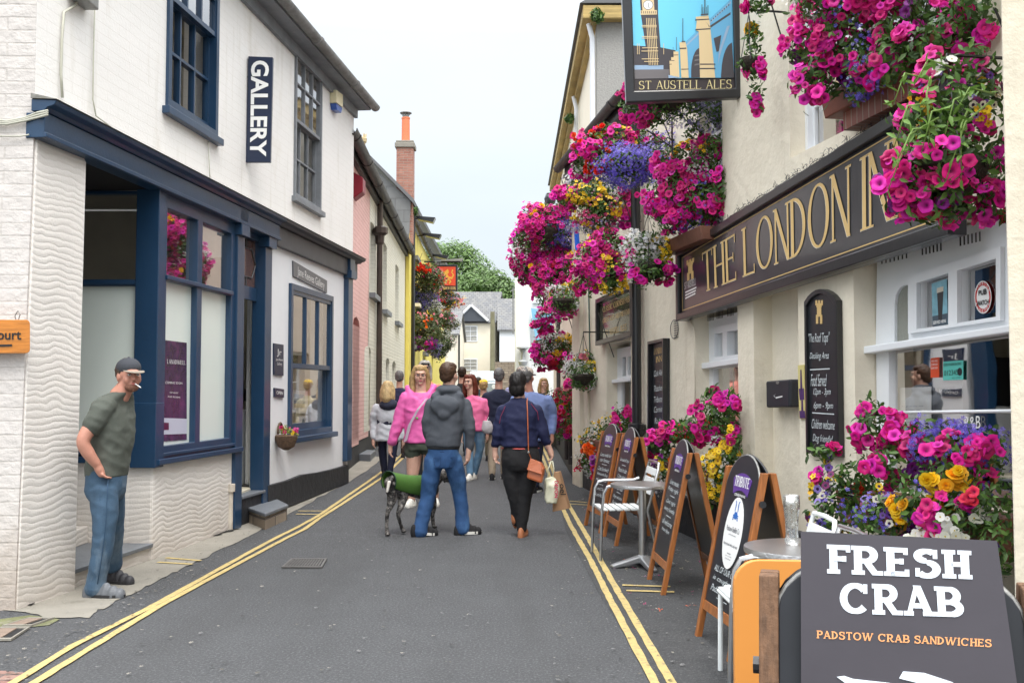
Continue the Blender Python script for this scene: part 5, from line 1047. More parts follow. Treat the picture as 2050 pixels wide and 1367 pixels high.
# slate-hung gable end above the pale roof
mb = MB(); gp = [at(822, 402, 29.28), at(750, 338, 29.28), at(735, 312, 29.28), at(690, 345, 29.28), at(600, 420, 29.28), at(600, 600, 29.28), at(700, 620, 29.28), at(818, 500, 29.28)]
gf = Fac(-6, 29.28, -3, 29.28, 1)
mb.prism(gp, [p+Vector((0, .25, 0)) for p in gp]); mb.build('slate_gable', M['slateh'], pub, uv=gf)
mb = MB(); mb.prism([at(828, 398, 29.1), at(735, 305, 29.1), at(735, 312, 29.1), at(827, 406, 29.1)], [p+Vector((0, 23, 0)) for p in (at(828, 398, 29.1), at(735, 305, 29.1), at(735, 312, 29.1), at(827, 406, 29.1))]); mb.build('roof', M['roof'], pub)
gutter(pub, L3, 0.2, yz0+.05, ye, yz1+.05, .14, .08, M['dgutter'])
p = L3.W(.45, 0, .18); mb = MB(); mb.tube([(p.x, p.y, .5), (p.x, p.y, yz0)], .06, 8); mb.build('drainpipe', M['black'], pub, smooth='auto')
for i, s_ in enumerate((0.9, 4.2, 9.5, 15)):
    t = thing('floodlight', ('black floodlight at the near end of the yellow pub eaves', 'second black floodlight along the yellow pub eaves', 'third black floodlight along the yellow pub eaves', 'farthest black floodlight along the yellow pub eaves')[i], 'floodlight', tuple(L3.W(s_, 6.6, .3)), 'floodlights under the yellow pub eaves')
    mb = MB(); a = L3.W(s_, 6.75, .2); mb.prism([a+Vector((0, -.15, 0)), a+Vector((.62, -.15, -.05)), a+Vector((.55, -.15, -.2)), a+Vector((.1, -.15, -.1))], [a+Vector((0, .2, 0)), a+Vector((.62, .2, -.05)), a+Vector((.55, .2, -.2)), a+Vector((.1, .2, -.1))]); mb.build('housing', M['black'], t)
    mb = MB(); mb.tube([L3.W(s_, 6.65, 0), a+Vector((.2, 0, -.05))], .02, 5); mb.build('arm', M['black'], t)
# lion sign
dl = 36.0
t = thing('lion_sign', 'hanging red sign with a golden lion outside the yellow pub', 'sign', tuple(at(895, 582, dl)))
A = [at(x, y, dl) for x, y in ((875, 530), (916, 530), (916, 583), (875, 581))]
mb = MB(); bk = Vector((0, .1, 0)); mb.prism(A, [p+bk for p in A]); mb.build('frame', M['black'], t, bevel=.01)
Ai = [at(x, y, dl-.004) for x, y in ((878, 534), (912, 534), (912, 572), (878, 571))]
mb = MB(); mb.prism([p+Vector((0, -.004, 0)) for p in Ai], Ai); mb.build('red_panel', mat('signal_red', (.62, .06, .02), .5), t)
lion = [((.30, .30), (.55, .12), (.62, .30), (.52, .40), (.62, .55), (.60, .75), (.48, .62), (.40, .52)), ((.36, .34), (.12, .22), (.10, .30), (.34, .46)), ((.34, .46), (.16, .50), (.18, .57), (.40, .54)), ((.44, .60), (.40, .78), (.26, .86), (.28, .92), (.50, .86), (.54, .68)), ((.54, .66), (.66, .78), (.60, .88), (.64, .93), (.76, .80), (.62, .58)), ((.62, .52), (.76, .56), (.84, .44), (.74, .30), (.80, .14), (.88, .18), (.80, .30), (.92, .44), (.80, .66), (.64, .64))]
mb = MB()
for i, pl in enumerate(lion):
    P_ = [Vector(bil(Ai, u, v))+Vector((0, -.006-.001*i, 0)) for u, v in pl]; mb.prism(P_, [p+Vector((0, .0008, 0)) for p in P_])
mb.build('lion_emblem', mat('lion_gold', (.70, .36, .05), .5, var=.3, vscale=30), t)
mb = MB(); lettering(mb, serif2d('GOLDEN LION', W=.2), [at(x, y, dl-.004) for x, y in ((879, 574), (912, 574), (912, 580), (879, 579))], (0, -1, 0)); mb.build('lettering', M['gold'], t)
mb = MB(); aw_ = at(850, 524, dl); mb.tube([(-3.2, dl+.05, aw_.z), (at(922, 524, dl).x, dl+.05, aw_.z)], .03, 6); mb.build('pole', M['black'], t)
mb = MB(); mb.tube([(at(880, 524, dl).x, dl+.05, aw_.z), A[0]+Vector((.08, .05, 0))], .012, 4); mb.build('hanger', M['black'], t)
mb = MB(); mb.tube([(at(905, 524, dl).x, dl+.05, aw_.z), A[1]+Vector((-.15, .05, 0))], .012, 4); mb.build('hanger', M['black'], t)
mb = MB(); b_ = at(905, 521, dl); mb.prism([b_+Vector((-.4, -.12, -.04)), b_+Vector((.35, -.12, -.04)), b_+Vector((.4, -.12, .06)), b_+Vector((-.4, -.12, .0))], [b_+Vector((-.4, .1, -.04)), b_+Vector((.35, .1, -.04)), b_+Vector((.4, .1, .06)), b_+Vector((-.4, .1, .0))]); mb.build('trough_light', M['steel'], t)
# ================================================================ end of the street
def house(name, label, cat, fp, z0, z1, m, roof=None, wins=(), ridge=None, mroof=None):
    """fp: four ground corners (x,y): front left, front right, back right, back left"""
    t = thing(name, label, cat, (*fp[0], z0)); fr = Fac(*fp[0], *fp[1], 1); sd = Fac(*fp[1], *fp[2], 1)
    mb = MB(); mb.hexa([(*p, z0-1) for p in fp]+[(*p, z1) for p in fp]); 
    if ridge:
        mb2 = MB(); fl, frr, br, bl = [Vector((*p, z1)) for p in fp]; rl = (fl+bl)/2+Vector((0, 0, ridge)); r2 = (frr+br)/2+Vector((0, 0, ridge))
        mb.add([frr, br, r2-Vector((0, 0, .05))], [(0, 1, 2)]); mb.add([fl, bl, rl-Vector((0, 0, .05))], [(0, 2, 1)])
        u = (frr-fl).normalized()*.15; v = (fl-bl).normalized()*.2; dz = Vector((0, 0, -.1))
        for a, b, c, d in ((fl-u+v+dz, frr+u+v+dz, r2+u, rl-u), (bl-u-v+dz, br+u-v+dz, r2+u, rl-u)):
            n_ = Vector((0, 0, .09)); mb2.prism([a, b, c, d], [a+n_, b+n_, c+n_, d+n_])
        mb2.build('roof', mroof or M['roof'], t, uv=fr)
    mb.build('walls', m, t, uv=fr)
    for (f_, q) in wins: window(t, fr if f_ == 0 else sd, q, .05, 2, 2, M['wframe'], fw=.07, bar=.05, depth=.04)
    return t, fr, sd
d0 = 70.0; xa, xb = at(880, 700, d0).x, at(989, 700, d0).x
def q4(fr, pts, off=0.0): return pxs(fr, pts, off)
fr_ = Fac(xa, d0, xb, d0, 1)
zE = at(950, 645, d0).z; 
t, fr, sd = house('cream_house', 'cream rendered house with a slate roof and dark gable closing the street', 'house', [(xa-3, d0), (xb, d0), (xb+.75, 76), (xa-3, 76)], G(70), zE, M['housecream'], ridge=2.35)
for q in ([(927, 652), (956, 652), (956, 684), (927, 684)], [(927, 718), (956, 718), (956, 742), (927, 742)]):
    qq = pxs(fr, q, .05); window(t, fr, qq, .05, 2, 3, M['wframe'], fw=.07, bar=.035, depth=.06)
    mb = MB(); g_ = sub(qq, .05, .05, .95, .95); mb.add([fr.W(a, z, .012) for a, z in g_], [(0, 1, 2, 3)]); mb.build('curtain', M['curtain'], t)
mb = MB(); G3 = [at(912, 643, 69.6), at(943, 612, 69.6), at(977, 643, 69.6)]; mb.prism(G3, [p+Vector((0, 3, 0)) for p in G3]); mb.build('dark_gable', mat('slate_blue_boards', (.055, .065, .08), .6), t)
mb = MB()
for a, b in ((0, 1), (1, 2)): mb.tube([G3[a]+Vector((0, -.05, .03)), G3[b]+Vector((0, -.05, .03))], .09, 6)
mb.build('bargeboard', M['wframe'], t)
mb = MB(); mb.tube([fr.P(905, 645, .05), fr.P(988, 645, .05)], .09, 6); mb.build('gutter', M['dgutter'], t)
t, fr, sd = house('cottage_wing', 'lower cream wing with a dark downpipe left of the cream house', 'house', [(-8, 60), (at(915, 700, 60).x, 60), (at(915, 700, 60).x, 69), (-8, 69)], G(60), at(915, 668, 60).z, M['housecream'], ridge=1.6)
mb = MB(); p = at(919, 670, 59.9); mb.tube([(p.x, p.y, G(60)), (p.x, p.y, p.z)], .06, 6); mb.build('downpipe', M['black'], t)
mb = MB(); p = at(886, 690, 59.9); mb.tube([(p.x, p.y, G(60)), (p.x, p.y, p.z+.6)], .06, 6); mb.build('downpipe', M['black'], t)
t, fr, sd = house('white_cottage', 'small white cottage with a slate roof behind the rubble stone wall', 'house', [(at(1000, 700, 66).x, 66), (at(1034, 700, 66).x+1, 66), (1.8, 73), (at(1000, 700, 73).x, 73)], G(66), at(1010, 660, 66).z, mat('bluewhite_render', (.78, .82, .86), .7), ridge=2.3)
mb = MB(); mb.box((at(990, 0, 58).x, 58, .8), (at(1034, 0, 58).x, 58.4, at(1010, 724, 58).z)); tw = mb.build('stone_wall', M['stonewall'], None, uv=Fac(0, 58, 1, 58, 1)); tag(tw, 'rubble stone wall at the end of the street, right of the cream house', 'wall')
# white tower-like building on the right
M['whitelump'] = mat('white_lumpy_stone', (.78, .80, .80), .75, var=.05, vscale=2, bump=1.6, bscale=3.5)
xl = at(1031, 700, 42).x; xr = at(1062, 700, 42).x
tw = thing('white_building', 'tall white rough walled building behind the trailing pink flowers', 'building', (xl, 42, G(42)))
mb = MB(); mb.box((xl, 42, .3), (xr, 46, at(1040, 470, 42).z)); mb.build('corner_pier', M['whitelump'], tw, bevel=.05)
mb = MB(); mb.box((xr+.002, 42.2, .3), (5.5, 46, at(1040, 480, 42).z)); mb.build('wall', M['whitelump'], tw)
mb = MB(); mb.box((xl-.1, 41.9, at(1040, 470, 42).z), (5.6, 46.2, at(1040, 461, 42).z)); mb.build('roof_slab', M['dgutter'], tw)
mb = MB(); mb.box((at(1062, 0, 42).x+.1, 42.1, at(1065, 606, 42).z), (at(1100, 0, 42).x, 42.19, at(1065, 602, 42).z)); mb.build('ledge', M['wframe'], tw)
t = thing('banner', 'light blue banner hanging on the white building', 'banner', tuple(at(1068, 680, 41.8)))
bn = [at(x, y, 41.8) for x, y in ((1063, 617), (1105, 622), (1105, 690), (1073, 682), (1068, 655))]; mb = MB(); mb.prism(bn, [p+Vector((0, .03, 0)) for p in bn]); mb.build('cloth', mat('sky_blue_cloth', (.22, .50, .72), .8), t)
mb = MB(); lettering(mb, text2d('L', bold=.03), [at(x, y, 41.8) for x, y in ((1064, 637), (1067, 637), (1067, 645), (1064, 645))], (0, -1, 0)); mb.build('lettering', M['navysign'], t)
t = thing('wall_lamp', 'grey ornate bulkhead lamp on the white building', 'lamp', tuple(at(1047, 730, 41.8)))
lp = at(1047, 712, 41.7); mb = MB(); mb.lathe((lp.x, lp.y, lp.z), [(.05, -.42), (.16, -.40), (.2, -.25), (.08, -.18), (.06, .1), (.12, .2), (.16, .24), (.02, .3)], 10); mb.lathe((lp.x, lp.y, lp.z), [(.18, .27), (.26, .3), (.26, .36), (.05, .42)], 10); mb.build('lantern', mat('pale_grey_metal', (.42, .44, .46), .5, metal=.3), t, smooth='auto')
mb = MB(); mb.box((lp.x-.05, lp.y, lp.z-.1), (lp.x+.05, 42.0, lp.z)); mb.build('bracket', M['steel'], t)
pl = at(986, 700, 55); t = thing('timber_pole', 'weathered wooden pole in front of the cream house', 'pole', (pl.x, 55, G(55)))
mb = MB(); mb.tube([(pl.x, 55, G(55)-.2), (pl.x, 55, at(987, 624, 55).z)], [.15, .12], 8); mb.build('post', mat('grey_green_timber', (.20, .19, .12), .85, var=.3), t, smooth='auto')
mb = MB(); mb.tube([(at(1027, 0, 64).x, 64, 5), (at(1027, 0, 64).x, 64, at(1027, 575, 64).z)], .04, 5); mb.tube([(at(1022, 0, 64).x, 64, at(0, 583, 64).z), (at(1032, 0, 64).x, 64, at(0, 579, 64).z)], .03, 5); tag(mb.build('aerial', M['steel']), 'thin television aerial mast beside the white building', 'aerial')
# hill behind
hb = bmesh.new(); nx, ny = 40, 24; hv = []
for j in range(ny):
    for i in range(nx):
        x = -110+220*i/(nx-1); y = 84+150*j/(ny-1); t_ = (y-84)/150
        z = G(84)-.5+11*min(1, t_*3.0)*(.75+.25*math.sin(x*.05+1)) + 1.2*noise.noise(Vector((x*.05, y*.05, 0)))
        hv.append(hb.verts.new((x, y, z)))
for j in range(ny-1):
    for i in range(nx-1): hb.faces.new((hv[j*nx+i], hv[j*nx+i+1], hv[(j+1)*nx+i+1], hv[(j+1)*nx+i]))
me = bpy.data.meshes.new('hill'); hb.to_mesh(me); hb.free(); link('hill', me, mat('hill_grass', (.06, .09, .03), .95, var=.3, vscale=.5))['kind'] = 'structure'

# ================================================================ leaf and blossom meshes by numpy
def np_mesh(name, V, Fc, mats, parent, cols=None, smooth=False):
    """V (n,3), Fc list of (faces array (m,k)), cols per-vertex"""
    me = bpy.data.meshes.new(name); fl = [f for f in Fc if len(f)]
    tot = sum(f.size for f in fl); nf = sum(len(f) for f in fl)
    me.vertices.add(len(V)); me.vertices.foreach_set('co', np.asarray(V, np.float32).ravel())
    me.loops.add(tot); me.polygons.add(nf)
    me.loops.foreach_set('vertex_index', np.concatenate([f.ravel() for f in fl]).astype(np.int32))
    sz = np.concatenate([np.full(len(f), f.shape[1]) for f in fl]); st = np.concatenate([[0], np.cumsum(sz)[:-1]])
    me.polygons.foreach_set('loop_start', st.astype(np.int32)); 
    if cols is not None:
        ca = me.color_attributes.new('tint', 'FLOAT_COLOR', 'POINT'); c4 = np.ones((len(V), 4), np.float32); c4[:, :3] = cols; ca.data.foreach_set('color', c4.ravel())
    if smooth: me.polygons.foreach_set('use_smooth', [True]*len(me.polygons))
    me.update(calc_edges=True); me.validate()
    return link(name, me, mats, parent)
def rotmats(n, D, spin):
    """frames whose local z points along D (n,3), turned by spin"""
    D = D/np.linalg.norm(D, axis=1, keepdims=True); up = np.where(np.abs(D[:, 2:3]) > .95, np.array([[1., 0, 0]]), np.array([[0, 0, 1.]]))
    X = np.cross(up, D); X /= np.linalg.norm(X, axis=1, keepdims=True); Y = np.cross(D, X)
    c, s_ = np.cos(spin)[:, None], np.sin(spin)[:, None]
    return np.stack([X*c+Y*s_, -X*s_+Y*c, D], axis=2)
def instance(proto, P, Dn, size, col, rng):
    """proto: (verts, faces(list of arrays), shade per vertex or None) -> verts, faces, cols"""
    pv, pf, pc = proto; n = len(P); Rm = rotmats(n, Dn, rng.uniform(0, 6.28, n))
    V = np.einsum('nij,kj->nki', Rm, pv)*size[:, None, None]+P[:, None, :]
    k = len(pv); Fs = [(f[None, :, :]+(np.arange(n)*k)[:, None, None]).reshape(-1, f.shape[1]) for f in pf]
    C = np.repeat(col[:, None, :], k, axis=1)
    if pc is not None: C = C*(1-pc[None, :, 3:4])+pc[None, :, :3]*pc[None, :, 3:4]
    return V.reshape(-1, 3), Fs, C.reshape(-1, 3)
def merge(parts):
    V, C, F3 = [], [], {}; b = 0
    for v, fs, c in parts:
        for f in fs: F3.setdefault(f.shape[1], []).append(f+b)
        V.append(v); C.append(c); b += len(v)
    return np.concatenate(V), [np.concatenate(x) for x in F3.values()], np.concatenate(C)
def mk_petunia():
    n = 15; v = [(0, 0, -.30)]; c = [(.05, 0, .03, .85)]
    for rr_, z, cc in ((.13, -.07, (.16, 0, .08, .5)), (.33, .05, (0, 0, 0, 0)), (.5, .02, (0, 0, 0, 0))):
        for k in range(n):
            a = 2*math.pi*k/n; lob = 1-.11*(.5-.5*math.cos(5*a)) if rr_ > .3 else 1; zz = z+(.05*math.cos(5*a)+.045*math.sin(8*a+1) if rr_ > .4 else .02*math.cos(5*a) if rr_ > .3 else 0)
            v.append((rr_*lob*math.cos(a), rr_*lob*math.sin(a), zz)); c.append(cc)
    t3 = [(0, 1+k, 1+(k+1) % n) for k in range(n)]; q = [(1+r*n+k, 1+(r+1)*n+k, 1+(r+1)*n+(k+1) % n, 1+r*n+(k+1) % n) for r in range(2) for k in range(n)]
    return np.array(v), [np.array(t3), np.array(q)], np.array(c)
def mk_petals(n, r, w_, cup, cc, rc=.16):
    v, q, c = [], [], []
    for k in range(n):
        a = 2*math.pi*k/n; ca, sa = math.cos(a), math.sin(a); b = len(v)
        for (x, y, z) in ((.05, -w_*.4, 0), (.05, w_*.4, 0), (r*.65, -w_, cup*.6), (r*.65, w_, cup*.6), (r, -w_*.45, cup), (r, w_*.45, cup)):
            v.append((x*ca-y*sa, x*sa+y*ca, z+.01*(k % 2))); c.append((0, 0, 0, 0))
        q += [(b, b+2, b+3, b+1), (b+2, b+4, b+5, b+3)]
    b = len(v); t = []
    v.append((0, 0, .07)); c.append((*cc, 1))
    for k in range(6): v.append((rc*math.cos(k*1.047), rc*math.sin(k*1.047), .03)); c.append((*cc, 1))
    for k in range(6): t.append((b, b+1+k, b+1+(k+1) % 6))
    return np.array(v), [np.array(q), np.array(t)], np.array(c)
def mk_pom():                           # a full double bloom
    v, q, c = [], [], []; rr_ = random.Random(2)
    for ring, (n, el, r) in enumerate(((7, 10, .5), (6, 40, .42), (4, 68, .34))):
        for k in range(n):
            a = 2*math.pi*k/n+ring*.5; e = R(el); b = len(v); w_ = .22
            for (s_, u) in ((.15, -1), (.15, 1), (.85, -1.1), (.85, 1.1), (1.1, -.5), (1.1, .5)):
                x = r*s_*math.cos(e); z = r*s_*math.sin(e)+.05; y = u*w_*(1 if s_ > .5 else .4); ca, sa = math.cos(a), math.sin(a)
                v.append((x*ca-y*sa, x*sa+y*ca, z+rr_.uniform(-.03, .03))); c.append((0, 0, 0, 0))
            q += [(b, b+2, b+3, b+1), (b+2, b+4, b+5, b+3)]
    return np.array(v), [np.array(q)], np.array(c)
def mk_leaf(lobed=False):
    if lobed:
        v = [(0, 0, 0)]+[((.5 if k % 2 else .38)*math.cos(a), (.5 if k % 2 else .38)*math.sin(a), .08*(k % 2)) for k, a in enumerate(np.linspace(-2.6, 2.6, 9))]
        return np.array(v), [np.array([(0, k, k+1) for k in range(1, 9)])], None
    v = [(0, 0, 0), (.35, -.20, .06), (.4, 0, 0), (.35, .20, .06), (.75, -.15, .04), (.8, 0, -.03), (.75, .15, .04), (1.05, 0, -.12)]
    return np.array(v), [np.array([(0, 1, 2), (0, 2, 3), (4, 7, 5), (5, 7, 6)]), np.array([(1, 4, 5, 2), (2, 5, 6, 3)])], None
def mk_small(n=5):                      # tiny five petal flower (lobelia, bacopa)
    v = [(0, 0, 0)]; t = []
    for k in range(n):
        a = 2*math.pi*k/n; b = len(v); v += [(.5*math.cos(a-.35), .5*math.sin(a-.35), .1), (.5*math.cos(a+.35), .5*math.sin(a+.35), .05)]; t.append((0, b, b+1))
    return np.array(v), [np.array(t)], None
PR = dict(petunia=mk_petunia(), daisy=mk_petals(8, .5, .13, .05, (.45, .20, .01)), bidens=mk_petals(5, .5, .2, .08, (.5, .25, .01)), pansy=mk_petals(5, .48, .26, .06, (.03, .005, .05), .2),
          wpansy=mk_petals(5, .48, .29, .06, (.55, .42, .05), .09), begonia=mk_pom(), small=mk_small(), leaf=mk_leaf(), round_leaf=mk_leaf(True))
PETAL = mat('petals', (1, 1, 1), 0.55, attr='tint', sub_=0.0); LEAF = mat('leaves', (1, 1, 1), 0.5, attr='tint')
for m_, tr in ((PETAL, .25), (LEAF, .18)):             # thin tissue lets light through
    b_ = m_.node_tree.nodes['Principled BSDF']; nt_ = m_.node_tree; tl = nt_.nodes.new('ShaderNodeBsdfTranslucent'); mxs = nt_.nodes.new('ShaderNodeMixShader'); mxs.inputs[0].default_value = tr
    nt_.links.new(b_.inputs['Base Color'].links[0].from_socket, tl.inputs[0]); o_ = [n for n in nt_.nodes if n.type == 'OUTPUT_MATERIAL'][0]
    nt_.links.new(b_.outputs[0], mxs.inputs[1]); nt_.links.new(tl.outputs[0], mxs.inputs[2]); nt_.links.new(mxs.outputs[0], o_.inputs[0])
# name: (prototype, size in metres, colours)
FL = dict(petunia=('petunia', .078, [(.80, .004, .31), (.88, .008, .38), (.74, .003, .21), (.82, .015, .48), (.56, .002, .14)]),
          purple_petunia=('petunia', .08, [(.20, .01, .22), (.30, .015, .30), (.14, .01, .2)]),
          red_petunia=('petunia', .08, [(.62, .004, .03), (.70, .01, .06), (.5, .002, .05)]),
          pale_petunia=('petunia', .075, [(.80, .22, .30), (.82, .35, .38), (.75, .2, .2)]),
          geranium=('begonia', .06, [(.80, .03, .01), (.75, .015, .01), (.8, .08, .02)]),
          begonia=('begonia', .078, [(.92, .60, .012), (.92, .66, .03), (.9, .48, .02)]),
          orange_begonia=('begonia', .08, [(.85, .16, .01), (.85, .22, .03), (.8, .1, .01)]),
          bidens=('bidens', .045, [(.85, .58, .01), (.85, .48, .005), (.9, .65, .03)]),
          daisy=('daisy', .055, [(.85, .55, .01), (.85, .6, .02)]),
          bacopa=('small', .026, [(.80, .80, .78), (.75, .76, .80), (.82, .80, .72)]),
          lobelia=('small', .024, [(.13, .09, .62), (.20, .14, .72), (.09, .06, .48), (.28, .22, .74)]),
          pale_lobelia=('small', .024, [(.42, .36, .72), (.35, .30, .65), (.5, .45, .75)]),
          pansy=('pansy', .045, [(.12, .04, .30), (.30, .22, .60), (.70, .68, .55), (.75, .5, .02), (.2, .02, .12)]),
          white_pansy=('wpansy', .05, [(.80, .80, .68), (.78, .78, .74)]),
          mini_pink=('small', .04, [(.62, .01, .18), (.7, .05, .3), (.5, .005, .12)]))
DENS = dict(petunia=420, purple_petunia=280, red_petunia=280, pale_petunia=280, geranium=420, begonia=200, orange_begonia=260, bidens=620, daisy=460, bacopa=2400, lobelia=3000, pale_lobelia=1900, pansy=520, white_pansy=420, mini_pink=1100)
LEAFC = [(.06, .135, .02), (.085, .18, .03), (.04, .09, .018), (.11, .21, .04), (.05, .11, .03)]
def bouquet(root, lobes, rng, dens=1.0, leafdens=900, leafsize=.05, light=(.12, -.75, .55), leaf='leaf', scale=1.0, face=(-.25, -1, .25), leafc=None):
    """lobes: (centre, (rx, ry, rz), {flower: share}); leaves fill the lobe, blossoms sit on its outer skin facing outwards"""
    lv = []; fl = {}; fc = Vector(face).normalized()
    for c, rad, mix in lobes:
        c = np.array(c); rad = np.array(rad); area = 4*math.pi*((rad[0]*rad[1])**1.6+(rad[0]*rad[2])**1.6+(rad[1]*rad[2])**1.6)
        area = 4*math.pi*((((rad[0]*rad[1])**1.6+(rad[0]*rad[2])**1.6+(rad[1]*rad[2])**1.6)/3)**(1/1.6))
        n = int(area*leafdens*dens)+20; d = rng.normal(size=(n, 3)); d /= np.linalg.norm(d, axis=1, keepdims=True)
        wob = lambda q: 1+.16*np.sin(q[:, 0:1]*5+c[0]*7)+.14*np.sin(q[:, 2:3]*6+q[:, 1:2]*4+c[2]*9)+.08*np.sin(q[:, 0:1]*13+q[:, 2:3]*11)
        rr_ = rng.uniform(.42, 1.0, n)**.6*np.where(rng.random(n) < .06, rng.uniform(1.05, 1.35, n), 1.0); P = c+d*rad*rr_[:, None]*wob(d); nn = d/rad; nn /= np.linalg.norm(nn, axis=1, keepdims=True); nn = nn+rng.normal(size=(n, 3))*.55
        cols = np.array(leafc or LEAFC)[rng.integers(0, len(leafc or LEAFC), n)]*rng.uniform(.7, 1.25, (n, 1))
        lv.append(instance(PR[leaf], P, nn, leafsize*rng.uniform(.6, 1.3, n), cols, rng))
        # dark twiggy heart so that one cannot see through
        tot = sum(mix.values())
        clump = None
        for kind, share in mix.items():
            pr, sz, cl = FL[kind]; sz = sz*scale; n = int(area*DENS[kind]*dens*share/(scale**2)); 
            if n < 1: continue
            m = max(1, int(n/9)); cd = rng.normal(size=(m, 3)); cd /= np.linalg.norm(cd, axis=1, keepdims=True)        # clusters
            d = cd[rng.integers(0, m, n)]+rng.normal(size=(n, 3))*.22; d /= np.linalg.norm(d, axis=1, keepdims=True)
            P = c+d*rad*(rng.uniform(.93, 1.14, (n, 1))+(rng.random((n, 1)) < .05)*.2)*wob(d); nn = d/rad; nn /= np.linalg.norm(nn, axis=1, keepdims=True)
            nn = nn*.7+np.array(fc)*.75+rng.normal(size=(n, 3))*.35
            cols = np.array(cl)[rng.integers(0, len(cl), n)]*rng.uniform(.75, 1.15, (n, 1))
            fl.setdefault(kind, []).append(instance(PR[pr], P, nn, sz*rng.uniform(.55, 1.22, n), cols, rng))
    V, Fs, C = merge(lv); np_mesh('foliage', V, Fs, LEAF, root, C)['kind'] = 'stuff'
    for kind, ps in fl.items():
        V, Fs, C = merge(ps); np_mesh(kind+'_blooms', V, Fs, PETAL, root, C, smooth=True)['kind'] = 'stuff'
# ---------------------------------------------------------------- trees
BARK = mat('bark', (.10, .08, .055), .9, var=.3, vscale=5, bump=1, bscale=12)
def tree(x, y, z, h, rad, label, seed, cr=.6, dark=1.0, n=9000):
    t = thing('tree', label, 'tree', (x, y, z), 'trees on the hill behind the houses'); rng = np.random.default_rng(seed); rr_ = random.Random(seed)
    mb = MB(); mb.tube([(x, y, z-.5), (x+.2, y, z+h*.35), (x, y, z+h*.8)], [h*.03, h*.022, h*.006], 8); tr = mb.build('trunk', BARK, t, smooth='auto')
    cs = []
    for k in range(26):
        a = rr_.uniform(0, 6.28); e = rr_.uniform(-.15, 1.0); r_ = rad*rr_.uniform(.35, .9)*math.cos(e*1.2); cs.append((x+r_*math.cos(a), y+r_*math.sin(a), z+h*(.34+.5*max(0, e)*.9)+rr_.uniform(-.3, .3), rad*rr_.uniform(.22, .42)))
    for c_ in cs[:6]:
        mb = MB(); mb.tube([(x+.1, y, z+h*rr_.uniform(.3, .5)), tuple((Vector((x, y, z+h*.5)).lerp(Vector(c_[:3]), .6))), c_[:3]], [h*.012, h*.008, h*.003], 5); mb.build('limb', BARK, t)
    lv = []
    for cx_, cy_, cz_, r_ in cs:
        m = n//26; d = rng.normal(size=(m, 3)); d /= np.linalg.norm(d, axis=1, keepdims=True)
        P = np.array([cx_, cy_, cz_])+d*np.array([r_, r_, r_*.75])*rng.uniform(.5, 1.05, (m, 1))**.7
        cols = np.array([(.11, .20, .05), (.14, .235, .065), (.09, .165, .045)])[rng.integers(0, 3, m)]*rng.uniform(.7, 1.3, (m, 1))*dark*rng.uniform(.8, 1.2)
        lv.append(instance(PR['leaf'], P, d+rng.normal(size=(m, 3))*.5+np.array([0, -.2, .5]), .42*rng.uniform(.6, 1.3, m), cols, rng))
    V, Fs, C = merge(lv); np_mesh('crown', V, Fs, LEAF, t, C)
def hz_(y): return G(84)+9*min(1, (y-84)/50)
for i, (px, yt, yb, wpx, d, lb) in enumerate(((900, 458, 600, 112, 118, 'tall round topped tree behind the lion sign, highest in the picture'), (950, 505, 605, 66, 112, 'mid green tree right of the lion sign, over the slate roof ridge'), (1003, 522, 620, 64, 104, 'dark tree rising between the cream house and the white building'), (868, 500, 620, 60, 125, 'tree showing above the far end of the yellow pub'),
                                               (975, 562, 620, 40, 98, 'low tree filling the dip between two taller crowns'), (1045, 560, 620, 50, 110, 'tree crown behind the white building, mostly hidden'), (925, 560, 620, 50, 100, 'broad low tree right behind the slate roof ridge'))):
    top = at(px, yt, d).z; bot = hz_(d); h = top-bot; tree(at(px, 0, d).x, d, bot, h, wpx*.95*d/1993, lb, 40+i, dark=(1.0, .95, .8, 1.05, .9, .9, .85)[i])
